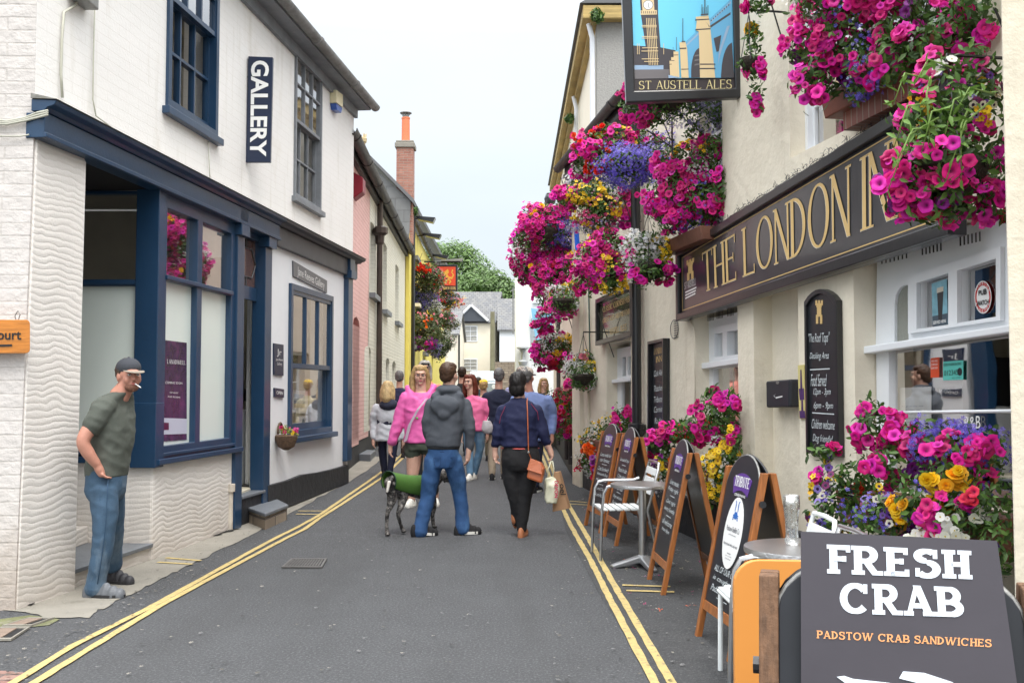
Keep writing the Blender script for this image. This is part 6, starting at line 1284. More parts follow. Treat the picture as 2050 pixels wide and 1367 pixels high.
# ================================================================ flowers
BOWL = mat('dark_coir_basket', (.035, .028, .02), .95, var=.4, vscale=20, bump=1, bscale=60)
M['dterra'] = mat('dark_terracotta', (0.20, 0.06, 0.035), 0.6, var=0.3, vscale=6, bump=0.2)
BOX = mat('brown_window_box', (.16, .065, .04), .6, var=.3, vscale=5, bump=.3)
def dwall(px, e=0.0): return (3.61-e)/((px-CX)/F+0.173)
def lobe(px, py, rx, rz, d, mix, ry=None):
    c = at(px, py, d); k = d/F; return (tuple(c), (rx*k, (ry if ry else rx*.75)*k, rz*k), mix)
def basket(label, px, py, d, r, lobes, seed, fac=R1, dens=1.0, leafsize=.05, group='hanging flower baskets', hang=.55, leafc=None, light=True, arm=True):
    """px,py = the middle of the bowl"""
    c = at(px, py, d); t = thing('hanging_basket', label, 'flower basket', tuple(c), group); rng = np.random.default_rng(seed)
    r *= .78; c = c+Vector((0, 0, -.02))
    lobes = list(lobes)+[(px, py+6, r*1.25*F/d, r*1.15*F/d, d, {})]
    mb = MB(); mb.lathe(tuple(c), [(.02, -r*.85), (r*.55, -r*.7), (r*.9, -r*.25), (r, 0.0), (r*.95, .03)], 16); mb.build('bowl', BOWL, t, smooth='auto')
    for k in range(3):
        a = k*2.094+.4; mb = MB(); mb.tube([c+Vector((r*math.cos(a), r*math.sin(a), 0)), c+Vector((0, 0, hang))], .0035, 4); mb.build('chain', M['black'], t)
    if arm:
        w_ = fac.o+fac.u*((c-fac.o).dot(fac.u)); w_ = Vector((w_.x, w_.y, c.z+hang)); mb = MB(); mb.tube([c+Vector((0, 0, hang)), c+Vector((0, 0, hang+.03)), w_+Vector((0, 0, .03))], .009, 5); mb.tube([w_+Vector((0, 0, -.3)), c.lerp(w_, .5)+Vector((0, 0, hang*1.0+.03-.02))], .007, 5); mb.build('bracket', M['black'], t)
    bouquet(t, [lobe(*l) for l in lobes], rng, dens=dens, leafsize=leafsize, leafc=leafc); return t
def flowerbox(label, fac, px0, px1, ybase, e, h, lobes, seed, dens=1.0, group='flower filled window boxes', leafsize=.05, z=None, m=BOX):
    a0, a1 = fac.S(px0, 778)[0], fac.S(px1, 778)[0]; zz = z if z is not None else fac.S((px0+px1)/2, ybase, e)[1]
    t = thing('flower_box', label, 'window box', tuple(fac.W((a0+a1)/2, zz, e/2)), group); rng = np.random.default_rng(seed)
    mb = MB(); mb.prism([fac.W(a0, zz, .02), fac.W(a0, zz, e), fac.W(a0, zz+h, e+.03), fac.W(a0, zz+h, .02)], [fac.W(a1, zz, .02), fac.W(a1, zz, e), fac.W(a1, zz+h, e+.03), fac.W(a1, zz+h, .02)]); mb.build('trough', m, t, bevel=.008)
    bouquet(t, [lobe(*l) for l in lobes], rng, dens=dens, leafsize=leafsize); return t
P_, Q_ = 'petunia', 'purple_petunia'
# --- big near basket, upper right
d = 4.95
basket('largest flower basket, bright magenta petunias with trailing green stems, nearest the viewer', 1900, 330, d, .24,
       [(1905, 190, 75, 75, d, {P_: .12, 'pansy': .22, 'white_pansy': .06, 'bidens': .12}), (1960, 250, 55, 110, d+.1, {P_: .42, 'pansy': .1, 'bidens': .06}), (1850, 250, 62, 60, d-.05, {P_: .45, 'bidens': .12}), (1880, 330, 95, 75, d-.1, {P_: .62, 'red_petunia': .14, Q_: .08}),
        (1815, 380, 52, 50, d, {P_: .9, Q_: .12}), (1890, 400, 105, 48, d, {P_: .9, Q_: .1, 'red_petunia': .1}), (1985, 370, 40, 80, d+.15, {P_: .4, 'red_petunia': .1}), (1950, 130, 40, 50, d+.1, {'pansy': .15, P_: .06})], 1, dens=.8, leafsize=.055)
t = [o for o in bpy.data.objects if o.get('label', '').startswith('largest flower basket')][0]; STEM = mat('stem_green', (.16, .27, .05), .5); rr_ = random.Random(8)
for k in range(11):
    a = at(rr_.uniform(1850, 2000), rr_.uniform(120, 260), d-.25); e = a+Vector((rr_.uniform(-.28, -.02), -.03, rr_.uniform(-.42, -.12))); m_ = a.lerp(e, .5)+Vector((-.05, -.08, .07)); mb = MB(); mb.tube([a, m_, e], [.005, .0045, .002], 5)
    o = mb.build('stem', STEM, t, smooth=True); n = 9; ps = np.array([tuple(a.lerp(m_, u*2) if u < .5 else m_.lerp(e, u*2-1)) for u in np.linspace(.1, 1, n)]); V, Fs, C = instance(PR['leaf'], ps, RNG.normal(size=(n, 3))+np.array([0, -.6, .4]), np.full(n, .055), np.array([(.13, .26, .04)]*n), RNG); np_mesh('leaves', V, Fs, LEAF, t, C)
# --- upper flower box on the brick sill
t = flowerbox('upper flower box on the brick sill, deep magenta petunias and blue lobelia', R1, 1712, 1960, 196, .2, .15,
          [(1625, 90, 55, 55, 6.7, {P_: .8, Q_: .05}), (1640, 165, 58, 42, 6.55, {P_: .85, Q_: .08}), (1700, 60, 70, 70, 6.35, {P_: .6, 'lobelia': .1, 'bacopa': .1}), (1745, 130, 58, 55, 6.2, {P_: .4, 'lobelia': .32, Q_: .05}), (1815, 60, 62, 65, 5.9, {P_: .6, Q_: .1}), (1880, 20, 60, 60, 5.7, {P_: .55, Q_: .06, 'bacopa': .06}), (1930, 50, 45, 55, 5.55, {P_: .3}), (1660, 5, 80, 40, 6.4, {P_: .75, 'bacopa': .1}), (1780, -10, 90, 40, 6.0, {P_: .8}), (1715, 185, 22, 24, 6.3, {'lobelia': .6}), (1790, 120, 60, 50, 5.85, {'lobelia': .08, P_: .25}), (1850, 95, 55, 45, 5.7, {P_: .2}), (1905, 60, 50, 50, 5.5, {P_: .15}), (1950, 10, 45, 60, 5.4, {P_: .3})], 2, dens=.85, leafsize=.055, z=2.95+.45, m=M['dterra'])
# --- basket behind the ale sign
basket('flower basket to the right of the ale sign, yellow begonias above magenta petunias', 1500, 120, dwall(1500, .35), .1,
       [(1509, 75, 17, 28, dwall(1500, .35), {'begonia': .8}), (1513, 140, 19, 36, dwall(1500, .35), {P_: .9}), (1514, 195, 18, 28, dwall(1500, .3), {P_: .7}), (1520, 8, 28, 20, dwall(1510, .35), {P_: .6})], 3, hang=.4)
# --- basket half hidden below the ale sign
d = 9.35
basket('basket half hidden below the ale sign, magenta petunias over thin trailing lavender stems', 1340, 190, d, .22,
       [(1268, 205, 34, 40, d, {P_: .85}), (1290, 235, 36, 22, d, {P_: .6}), (1350, 200, 60, 24, d+.1, {P_: .1, Q_: .05}), (1318, 232, 26, 22, d, {P_: .35}), (1425, 205, 62, 16, d+.2, {P_: .18, 'pale_lobelia': .2}), (1400, 232, 60, 26, d+.2, {'pale_lobelia': .7}), (1450, 225, 38, 26, d+.2, {'pale_lobelia': .55})], 4, dens=.7, hang=.5, arm=False)
# --- wide basket with the violet lobelia cushion
d = dwall(1250, .55)
basket('wide basket with a violet lobelia cushion, scarlet begonias at its left', 1255, 320, d, .26,
       [(1190, 300, 40, 42, d, {P_: .6, 'geranium': .22}), (1232, 285, 42, 30, d, {P_: .35, 'bidens': .12, 'geranium': .1}), (1262, 335, 74, 36, d-.15, {'lobelia': 1.15}), (1320, 305, 34, 38, d, {P_: .6, 'pale_lobelia': .3, 'lobelia': .3}), (1215, 262, 20, 15, d, {P_: .5, 'begonia': .1}), (1165, 330, 20, 26, d, {P_: .8, 'bacopa': .4}), (1285, 280, 26, 20, d, {'bidens': .25, 'pale_lobelia': .3}), (1200, 325, 24, 24, d-.1, {'geranium': .6})], 5)
# --- basket below it
d = dwall(1195, .5)
basket('basket of bright yellow, white and pink flowers under the violet cushion', 1200, 400, d, .24,
       [(1140, 395, 30, 26, d, {P_: .75, Q_: .1}), (1180, 388, 36, 24, d-.1, {'bidens': 1.2}), (1235, 390, 38, 34, d, {'bacopa': .9, P_: .15}), (1200, 425, 50, 32, d-.05, {'mini_pink': .5, 'bidens': .25}), (1262, 415, 28, 36, d, {P_: .75}), (1180, 360, 40, 16, d+.1, {'bacopa': .5, 'pale_lobelia': .3}), (1195, 452, 50, 18, d+.1, {'pale_lobelia': .5, 'bacopa': .3, P_: .15})], 6)
# --- upper window box right of the downpipe
d = 9.7
flowerbox('upper window box of bright pink petunias just left of the long signboard', R1, 1368, 1450, 478, .2, .13,
          [(1385, 375, 62, 55, d, {P_: .75, 'begonia': .03}), (1360, 320, 42, 34, d+.2, {'pale_petunia': .35, P_: .3, 'begonia': .2}), (1412, 320, 34, 36, d-.2, {P_: .3, 'bacopa': .15, 'bidens': .15}), (1335, 400, 42, 45, d+.2, {P_: .95, 'lobelia': .1}), (1410, 400, 42, 40, d-.2, {P_: .55, 'lobelia': .1}), (1345, 445, 35, 24, d+.2, {P_: .7}), (1395, 440, 48, 26, d, {'lobelia': .08, P_: .25}), (1445, 375, 18, 40, d-.4, {P_: .55}), (1430, 290, 22, 22, d-.3, {P_: .45}), (1390, 268, 20, 12, d, {P_: .5})], 7)
# --- pair above the square sign
d = dwall(1205, .5)
basket('pink and yellow basket above the square framed sign, the left one of two', 1215, 535, d, .22,
       [(1190, 520, 38, 46, d, {P_: .85, 'bidens': .12}), (1225, 545, 36, 38, d-.1, {P_: .35, 'bidens': .7}), (1218, 490, 40, 28, d, {P_: .75}), (1245, 515, 26, 34, d, {P_: .7, 'bacopa': .2}), (1175, 560, 26, 30, d, {P_: .85}), (1215, 570, 40, 18, d, {P_: .1})], 8)
d = dwall(1295, .45)
basket('white bacopa and yellow basket beside the downpipe, magenta fringe beneath', 1298, 530, d, .22,
       [(1280, 498, 38, 28, d, {'bacopa': 1.3}), (1320, 500, 22, 26, d, {'bidens': 1.1, 'bacopa': .3}), (1298, 545, 40, 24, d-.08, {P_: 1.0}), (1270, 530, 24, 26, d, {'bacopa': .7, P_: .25}), (1300, 475, 26, 10, d, {'bidens': .25, 'bacopa': .6})], 9)
# --- big cluster at the far end of the inn
d = 15.2
basket('big round pink and violet basket topmost in the cascade at the inn corner', 1095, 460, d, .3,
       [(1080, 450, 48, 34, d, {P_: .75, 'red_petunia': .25, 'bidens': .05}), (1128, 460, 34, 36, d, {'pale_lobelia': .6, 'lobelia': .8, P_: .1}), (1052, 480, 28, 34, d, {P_: .8, 'bacopa': .2}), (1100, 432, 42, 20, d, {P_: .7, 'begonia': .05}), (1145, 445, 20, 24, d, {'pale_lobelia': .9, P_: .2})], 10)
basket('pink basket with a yellow heart in the middle of the cascade', 1075, 525, d+.4, .28,
       [(1050, 515, 30, 32, d+.4, {P_: .85, 'bacopa': .45}), (1070, 540, 34, 24, d+.3, {'begonia': .25, P_: .6}), (1115, 520, 36, 34, d+.3, {P_: .8, 'bacopa': .2}), (1135, 505, 24, 26, d+.2, {P_: .5, 'bidens': .4}), (1085, 490, 40, 18, d+.3, {'bacopa': .5, P_: .5}), (1045, 550, 18, 16, d+.4, {P_: .7, Q_: .3})], 11)
basket('long trailing magenta petunia basket down the middle of the cascade', 1110, 570, d+.1, .24,
       [(1100, 560, 26, 34, d, {P_: 1.1}), (1090, 590, 22, 24, d, {P_: 1.1}), (1115, 585, 26, 24, d, {P_: .9}), (1078, 555, 20, 22, d, {P_: 1.0}), (1102, 612, 18, 22, d, {P_: .8}), (1130, 545, 22, 24, d-.1, {P_: .7, 'red_petunia': .4})], 12, arm=False)
basket('white and yellow basket below the trailing magenta petunias', 1128, 600, dwall(1128, .5), .2,
       [(1125, 590, 28, 20, 14.6, {'bacopa': 1.2, 'bidens': .3}), (1142, 583, 16, 18, 14.6, {'bidens': .9}), (1128, 612, 24, 18, 14.5, {P_: .9}), (1100, 632, 26, 18, 15.2, {P_: .6, 'bacopa': .4}), (1082, 650, 18, 14, 15.4, {P_: .9}), (1145, 610, 14, 14, 14.4, {'bacopa': .9})], 13)
basket('round basket of pink, white and yellow flowers, below the cascade', 1108, 700, 16.4, .24,
       [(1090, 700, 26, 26, 16.4, {P_: .75, 'pale_petunia': .1}), (1112, 688, 26, 22, 16.3, {'bacopa': 1.0}), (1130, 695, 18, 22, 16.2, {'bidens': 1.1}), (1105, 722, 34, 18, 16.3, {'red_petunia': .5, P_: .6}), (1100, 672, 24, 16, 16.4, {P_: .7}), (1075, 708, 14, 20, 16.5, {P_: .9})], 14, fac=R2)
basket('small white basket with a yellow corner, low on the far buttress', 1168, 750, dwall(1168, .42), .19,
       [(1160, 740, 26, 24, 14.2, {'bacopa': 1.2}), (1187, 738, 16, 18, 14.1, {'bidens': 1.1}), (1180, 760, 20, 16, 14.0, {'bacopa': .9}), (1172, 715, 22, 12, 14.2, {'bidens': .2, 'pale_petunia': .2, 'bacopa': .2}), (1160, 768, 22, 12, 14.1, {P_: .8}), (1142, 732, 14, 24, 14.4, {P_: .7, 'bacopa': .3})], 15)
flowerbox('far window box at shoulder height, deep pink petunias with peach begonias above', R2, 1108, 1122, 880, .55, .25,
       [(1135, 825, 30, 30, 15.6, {P_: .5, 'red_petunia': .6}), (1120, 800, 26, 26, 16.2, {'pale_petunia': .35, 'bidens': .2}), (1140, 795, 24, 22, 15.6, {'pale_petunia': .3, 'begonia': .2, 'red_petunia': .3}), (1118, 842, 22, 24, 16.4, {P_: .8}), (1145, 850, 22, 22, 15.4, {P_: .35, 'red_petunia': .3}), (1132, 868, 28, 14, 15.7, {P_: .1})], 16, z=1.05, m=M['concrete'])
# --- ground level window boxes along the inn
flowerbox('low flower box left of the two black chalkboards, orange begonias at its heart', R1, 1205, 1268, 960, .3, .22,
       [(1190, 880, 26, 30, 13.2, {'bidens': .5, 'bacopa': .3, 'red_petunia': .15}), (1205, 905, 30, 34, 12.9, {'orange_begonia': .45, 'bacopa': .2}), (1178, 920, 22, 30, 13.5, {'bacopa': .5, 'red_petunia': .4}), (1220, 935, 34, 30, 12.6, {Q_: .7, 'red_petunia': .35}), (1245, 850, 22, 36, 12.4, {P_: .6}), (1262, 835, 14, 22, 12.2, {P_: .7}), (1225, 862, 26, 24, 12.7, {'bidens': .15, P_: .2})], 17, z=.62)
d = 9.6
flowerbox('flower box with tall pink petunias over yellow daisies, behind the third chalkboard', R1, 1392, 1478, 1000, .3, .22,
       [(1440, 835, 40, 46, 9.0, {P_: .7}), (1462, 810, 20, 30, 8.8, {P_: .7}), (1425, 795, 16, 22, 9.2, {P_: .5}), (1395, 860, 40, 30, 9.5, {P_: .08, 'geranium': .1}), (1360, 862, 34, 20, 10.0, {P_: .45, 'red_petunia': .45, 'geranium': .2}), (1330, 890, 34, 24, 10.2, {P_: .8, 'orange_begonia': .25}), (1450, 930, 32, 46, 8.9, {'daisy': 1.0, 'bacopa': .15}), (1415, 950, 36, 40, 9.1, {'daisy': .35, 'bacopa': .6}), (1345, 940, 30, 40, 10.1, {'bacopa': .5, Q_: .3, 'bidens': .25, 'orange_begonia': .2}), (1440, 985, 30, 30, 9.0, {'daisy': .8}), (1465, 890, 20, 30, 8.7, {'daisy': .5, P_: .1})], 18, z=.55, leafsize=.06)
near = [(1760, 860, 60, 42, 5.9, {P_: .62}), (1715, 960, 58, 44, 6.0, {'pansy': .25, P_: .15, 'geranium': .15, 'bidens': .08}), (1680, 1030, 55, 50, 6.0, {'pansy': .5, 'lobelia': .15, 'bacopa': .05}), (1800, 930, 66, 46, 5.7, {P_: .45, 'red_petunia': .2, Q_: .1}), (1870, 880, 58, 42, 5.5, {P_: .45, 'lobelia': .6}),
        (1950, 900, 62, 44, 5.2, {P_: .5, 'lobelia': .6}), (1840, 1000, 60, 50, 5.3, {'begonia': .9, 'lobelia': .08}), (1900, 955, 60, 45, 5.2, {'begonia': .45, P_: .25, 'lobelia': .1}), (1770, 1040, 64, 50, 5.5, {'pansy': .35, 'lobelia': .2, Q_: .1, 'bidens': .08}), (1910, 1040, 66, 50, 5.1, {P_: .35, 'white_pansy': .55, 'begonia': .08}), (1985, 1000, 46, 60, 5.0, {'bidens': .1, 'red_petunia': .12, 'lobelia': .1}), (1995, 1100, 40, 60, 4.9, {'bidens': .18}), (1740, 1110, 80, 40, 5.5, {'pansy': .3}), (1880, 1115, 90, 40, 5.1, {'white_pansy': .2, 'pansy': .2}), (1650, 985, 22, 50, 6.2, {P_: .25, 'pansy': .2, 'bidens': .1}), (1740, 820, 26, 24, 6.0, {P_: .5}), (1650, 905, 30, 16, 6.2, {P_: .7})]
flowerbox('nearest flower box under the pub window, crowded with yellow begonias and pansies', R1, 1760, 2080, 1150, .30, .22, near, 19, z=.62, leafsize=.05, dens=.95)
# --- baskets on the yellow pub
for i, (lb, px, py, d, r, lo, sd) in enumerate((
    ('upper dark leaved basket with scarlet geraniums on the yellow pub', 858, 555, 33, .3, [(855, 552, 28, 22, 33, {'geranium': .1, 'mini_pink': .1}), (846, 538, 14, 9, 32.6, {'geranium': 1.2}), (875, 560, 18, 20, 33, {'bacopa': .2, 'mini_pink': .2})], 31),
    ('left violet lobelia basket on the yellow pub', 850, 600, 33.5, .35, [(848, 605, 26, 24, 33.4, {'lobelia': 1.1, 'pale_lobelia': .6}), (850, 580, 30, 14, 33.5, {'bacopa': .2, 'mini_pink': .2, 'bidens': .1}), (868, 618, 18, 16, 33.3, {'bacopa': 1.2})], 32),
    ('pale leaved mixed basket under the lion sign', 888, 595, 36.5, .35, [(882, 585, 26, 18, 36.5, {'bacopa': .7, 'geranium': .15}), (900, 600, 22, 18, 36.5, {'bidens': .3, 'pale_petunia': .4, 'pale_lobelia': .4}), (876, 603, 10, 8, 36, {'geranium': 1})], 33),
    ('grey pink basket lowest under the lion sign', 893, 640, 38, .35, [(890, 636, 22, 18, 38, {'mini_pink': .35, 'pale_petunia': .2}), (903, 648, 16, 14, 38, {'pale_lobelia': .5, 'bacopa': .5})], 34),
    ('large autumn coloured basket low on the near end of the yellow pub', 845, 660, 32.5, .4, [(840, 648, 28, 26, 32.5, {'orange_begonia': .04, 'pale_petunia': .12, 'bidens': .08}), (860, 665, 28, 26, 32.5, {'orange_begonia': .06, 'pale_petunia': .2}), (842, 686, 26, 14, 32.3, {Q_: 1.0, P_: .1}), (870, 640, 20, 20, 32.8, {'pale_petunia': .15})], 35),
    ('olive green basket with a lavender patch, lowest on the yellow pub', 880, 690, 34.5, .38, [(882, 688, 26, 26, 34.5, {'bacopa': .25, 'mini_pink': .08}), (868, 695, 16, 18, 34.2, {'lobelia': .6, 'pale_lobelia': .8}), (895, 680, 14, 20, 34.6, {'bacopa': .3})], 36))):
    basket(lb, px, py, d, r, lo, sd, fac=L3, dens=.5, leafsize=.10, group='flower baskets on the yellow pub', leafc=[(.07, .11, .03), (.11, .14, .05), (.14, .15, .07), (.05, .08, .025)])
# --- small wicker wall basket beside the gallery window
c = L1.P(573, 872, .12); t = thing('wall_basket', 'wicker wall basket of trailing green and pink beside the gallery window', 'flower basket', tuple(c)); rng = np.random.default_rng(77)
mb = MB(); mb.lathe(tuple(c), [(.03, -.17), (.10, -.13), (.13, -.05), (.135, 0), (.12, .01)], 14); mb.build('bowl', mat('wicker', (.12, .07, .04), .8, var=.5, vscale=40, bump=1, bscale=70), t, smooth='auto')
mb = MB(); bc = L1.P(561, 868, .02); mb.tube([bc+Vector((0, .12*math.cos(a), .13*math.sin(a))) for a in np.linspace(0, math.pi, 9)], .014, 5); mb.build('hoop', MATS['wicker'], t, smooth=True)
bouquet(t, [lobe(578, 866, 19, 9, c.y, {'mini_pink': .25, 'bidens': .1}), lobe(588, 872, 10, 10, c.y, {'bidens': .1}), lobe(571, 860, 10, 8, c.y, {'mini_pink': .8})], rng, leafsize=.03, leafdens=1500, leafc=[(.25, .30, .03), (.16, .22, .03), (.3, .32, .05)])
# weeds and ferns growing on ledges
rng = np.random.default_rng(9)
for nm, lb, q in (('wall_fern', 'green weeds sprouting from the ochre eaves corner', [lobe(1195, 33, 14, 15, 16.5, {})]), ('wall_fern', 'small tuft of weeds at the lower downpipe under the ochre eaves', [lobe(1140, 238, 8, 8, 21, {})]), ('wall_fern', 'light green fern rooted at the near end of the yellow pub gutter', [lobe(829, 422, 9, 10, 29.6, {})])):
    t = thing(nm, lb, 'fern', q[0][0]); lv = []; c, rad, _ = q[0]
    n = 160; dd = rng.normal(size=(n, 3)); dd /= np.linalg.norm(dd, axis=1, keepdims=True); V, Fs, C = instance(PR['leaf'], np.array(c)+dd*np.array(rad)*rng.uniform(.3, 1, (n, 1)), dd, .10*rng.uniform(.6, 1.3, n), np.array(LEAFC)[rng.integers(0, 5, n)]*(1.6 if '829' in str(c) else 1), rng); np_mesh('fronds', V, Fs, LEAF, t, C)
# fallen petals
V, Fs, C = [], [], []
n = 260; pos = []
while len(pos) < n:
    px, py = rng.uniform(1110, 1480), rng.uniform(960, 1230)
    if px > 1130+(py-960)*.55: p = gnd(px, py); pos.append((p.x, p.y, p.z+.012))
V, Fs, C = instance(mk_small(3), np.array(pos), np.array([[0, 0, 1.]]).repeat(n, 0)+rng.normal(size=(n, 3))*.2, rng.uniform(.012, .04, n), np.array([(.6, .02, .2), (.5, .45, .4), (.35, .2, .3), (.55, .1, .03), (.3, .27, .2)])[rng.integers(0, 5, n)], rng)
o = np_mesh('fallen_petals', V, Fs, PETAL, None, C); tag(o, 'scattered fallen petals in the gutter below the flower boxes', 'petals', kind='stuff')
# grit, gum spots and crumbs on the road, thick along the gutters
pos = []; cg_ = []
for k in range(900):
    px, py = (rng.uniform(0, 1000), rng.uniform(960, 1367)) if k % 3 == 0 else ((rng.uniform(1100, 1500), rng.uniform(930, 1367)) if k % 3 == 1 else (rng.uniform(0, 700), rng.uniform(980, 1367)))
    if k % 3 == 2: px = max(20, 690-(py-965)*1.75)+rng.normal()*26
    p = gnd(px, py); pos.append((p.x, p.y, p.z+.0135)); cg_.append([(.20, .20, .20), (.13, .12, .10), (.33, .31, .27), (.04, .04, .04)][rng.integers(0, 4)])
V, Fs, C = instance(mk_small(6), np.array(pos), np.array([[0, 0, 1.]]).repeat(len(pos), 0)+rng.normal(size=(len(pos), 3))*.12, rng.uniform(.008, .03, len(pos)), np.array(cg_), rng)
tag(np_mesh('road_grit', V, Fs, PETAL, None, C), 'grit, gum spots and crumbs scattered over the asphalt', 'grit', kind='stuff')
# ================================================================ chalkboard signs, tables, chairs on the pavement
OAK = mat('oiled_orange_pine', (.42, .145, .035), .42, wood=(14, 14, 1.3), var=.15, coat=.3)
OAKD = mat('weathered_brown_timber', (.20, .105, .055), .7, wood=(30, 30, 2), var=.25, bump=.3)
PURP = mat('purple_label', (.10, .035, .24), .5)
ALU = mat('brushed_aluminium', (.62, .63, .64), .28, metal=1.0, var=.1, vscale=20)
WPL = mat('white_powder_coat', (.74, .78, .78), .35)
def aboard(label, x, y, rot, w=.58, sp=.23, z=0.0, oval=False, poster=False, lines=(), m=OAK, group='arched chalkboard signs outside the inn', rz=1.03, seed=0):
    t = thing('a_board_sign', label, 'chalkboard sign', (0, 0, 0), group); h = rz; fy = lambda zz: -sp*(1-zz/h)
    def leg(sx, sgn):
        x0 = sx*(w/2-.02); a = .022; mb = MB(); y0, y1 = sgn*sp, sgn*.022
        mb.hexa([(x0-a, y0-.018, 0), (x0+a, y0-.018, 0), (x0+a, y0+.018, 0), (x0-a, y0+.018, 0), (x0-a, y1-.018, h), (x0+a, y1-.018, h), (x0+a, y1+.018, h), (x0-a, y1+.018, h)]); mb.build('leg', m, t, bevel=.004)
    for sx in (-1, 1):
        for sg in (-1, 1): leg(sx, sg)
    for sg in (-1, 1):
        mb = MB(); yy = lambda zz: sg*(sp*(1-zz/h)+.022*(zz/h))
        mb.hexa([(-w/2+.04, yy(.17)-.012, .17), (w/2-.04, yy(.17)-.012, .17), (w/2-.04, yy(.17)+.012, .17), (-w/2+.04, yy(.17)+.012, .17), (-w/2+.04, yy(.225)-.012, .225), (w/2-.04, yy(.225)-.012, .225), (w/2-.04, yy(.225)+.012, .225), (-w/2+.04, yy(.225)+.012, .225)]); mb.build('rail', m, t, bevel=.003)
        prof = [(-w/2+.042, .227), (w/2-.042, .227)]+[((w/2-.042)*math.cos(a), (.99 if poster else .90)+(.13 if poster else .21)*math.sin(a)) for a in np.linspace(0, math.pi, 17)]
        mb = MB(); mb.prism([(px_, yy(zz)-.007, zz) for px_, zz in prof], [(px_, yy(zz)+.007, zz) for px_, zz in prof]); mb.build('board', M['board'], t, bevel=.002)
        mb = MB(); rim = [(px_, yy(zz)-.0085*(-sg if sg < 0 else 1)*1, zz) for px_, zz in prof[2:]]; mb.tube([(px_, yy(zz), zz) for px_, zz in prof[2:]], .0075, 5); mb.build('board_rim', M['steel'] if sg < 0 else M['black'], t, smooth=True)
    for sx in (-1, 1):
        mb = MB(); hx = sx*(w/2+.002); mb.tube([(hx, fy(.86)-.008, .86), (hx+sx*.014, fy(.86)-.008, .86)], .02, 10); mb.build('knob', M['black'], t, smooth='auto')
    yf = lambda zz: -(sp*(1-zz/h)+.022*(zz/h))-.0075
    nrm = Vector((0, -h, sp)).normalized()
    def q(x0, z1, x1, z0): return [Vector((x0, yf(z1), z1)), Vector((x1, yf(z1), z1)), Vector((x1, yf(z0), z0)), Vector((x0, yf(z0), z0))]
    if not poster:
        us = np.linspace(-1, 1, 9); pp = [(.118*u, .905-.028*u*u) for u in us]+[(.15*u, 1.005-.035*u*u) for u in us[::-1]]
        mb = MB(); mb.prism([Vector((a, yf(b), b))+nrm*.002 for a, b in pp], [Vector((a, yf(b), b)) for a, b in pp]); mb.build('purple_label', PURP, t)
        mb = MB(); lettering(mb, serif2d('TRIBUTE', W=.2, T=.09), q(-.12, .985, .12, .925), nrm, off=.003); lettering(mb, text2d('CORNISH PALE ALE', bold=.02), q(-.09, .885, .09, .87), nrm, off=.002); mb.build('label_lettering', M['wht'], t)
        z_ = .80; mb = MB(); rr_ = random.Random(seed)
        for ln in lines:
            if ln == '-': 
                a = q(-.08, z_, .1, z_-.004); mb.add([p+nrm*.0015 for p in a], [(0, 1, 2, 3)]); z_ -= .035
            elif ln == '': z_ -= .05
            else:
                w_ = min(.2, .014*len(ln)+.03); lettering(mb, text2d(ln, shear=.4, bold=-.003), q(-w_, z_+rr_.uniform(0, .008), w_, z_-.035), nrm, off=.0015); z_ -= .058
        mb.build('chalk_writing', M['chalk'], t)
    if oval:
        ov = [(.145*math.cos(a), .66+.205*math.sin(a)) for a in np.linspace(0, 2*math.pi, 33)[:-1]]
        mb = MB(); mb.prism([Vector((a, yf(b), b))+nrm*.004 for a, b in ov], [Vector((a, yf(b), b))+nrm*.0022 for a, b in ov]); mb.build('oval_sticker', M['wht'], t)
        mb = MB(); bl = mat('crab_blue', (.02, .13, .45), .5)
        def blob(pts): mb.prism([Vector((a, yf(b), b))+nrm*.0052 for a, b in pts], [Vector((a, yf(b), b))+nrm*.0042 for a, b in pts])
        blob([(.03*math.cos(a), .76+.022*math.sin(a)) for a in np.linspace(0, 6.28, 13)[:-1]])
        for sx in (-1, 1):
            blob([(sx*.018, .775), (sx*.028, .79), (sx*.026, .83), (sx*.036, .845), (sx*.020, .84), (sx*.014, .82), (sx*.019, .79)])
            for k in range(3): blob([(sx*.026, .765-k*.01), (sx*.045, .762-k*.012), (sx*.04, .755-k*.012), (sx*.026, .757-k*.01)])
        mb.build('crab_emblem', bl, t)
        mb = MB()
        for s_, x_, z1, z0 in (('Padstow Shellfish Co', .105, .695, .665), ('catch of the day', .06, .652, .642), ('Hand picked white crab meat', .115, .60, .578), ('www', .03, .545, .538), ('open seven days', .05, .53, .523), ('local and fresh', .045, .515, .508)):
            lettering(mb, text2d(s_), q(-x_, z1, x_, z0), nrm, off=.005)
        mb.build('sticker_lettering', M['navysign'], t)
    t.location = (x, y, z); t.rotation_euler = (0, 0, rot); return t
def by_base(xl, yl, xr, yr, sp=.23):
    """front legs' feet as seen by someone reading the board: left foot, right foot -> centre and rotation"""
    rot = math.atan2(yr-yl, xr-xl); c = Vector(((xl+xr)/2, (yl+yr)/2, 0)) + Vector((-math.sin(rot), math.cos(rot), 0))*sp
    return dict(x=c.x, y=c.y, rot=rot, w=math.hypot(xr-xl, yr-yl)+.04, sp=sp, z=G(c.y))
ln1 = ['Come inside for', 'our famous', '-', 'Crab Sandwich', 'Homemade Soup', 'and crusty bread', '-', 'Fish and Chips', 'Steak and Ale Pie']
aboard('chalkboard sign farthest from the viewer, its right leg touching the next board', **by_base(.80, 10.92, .91, 10.36), lines=ln1, seed=1)
aboard('chalkboard sign second farthest, standing close in front of the farthest one', **by_base(.93, 10.14, .99, 9.56), lines=['Served all day', '-', 'Mussels in cider', 'Crab salad', 'Fishermans pie', 'Cream teas', '-', 'Dogs welcome', 'Garden open'], seed=2)
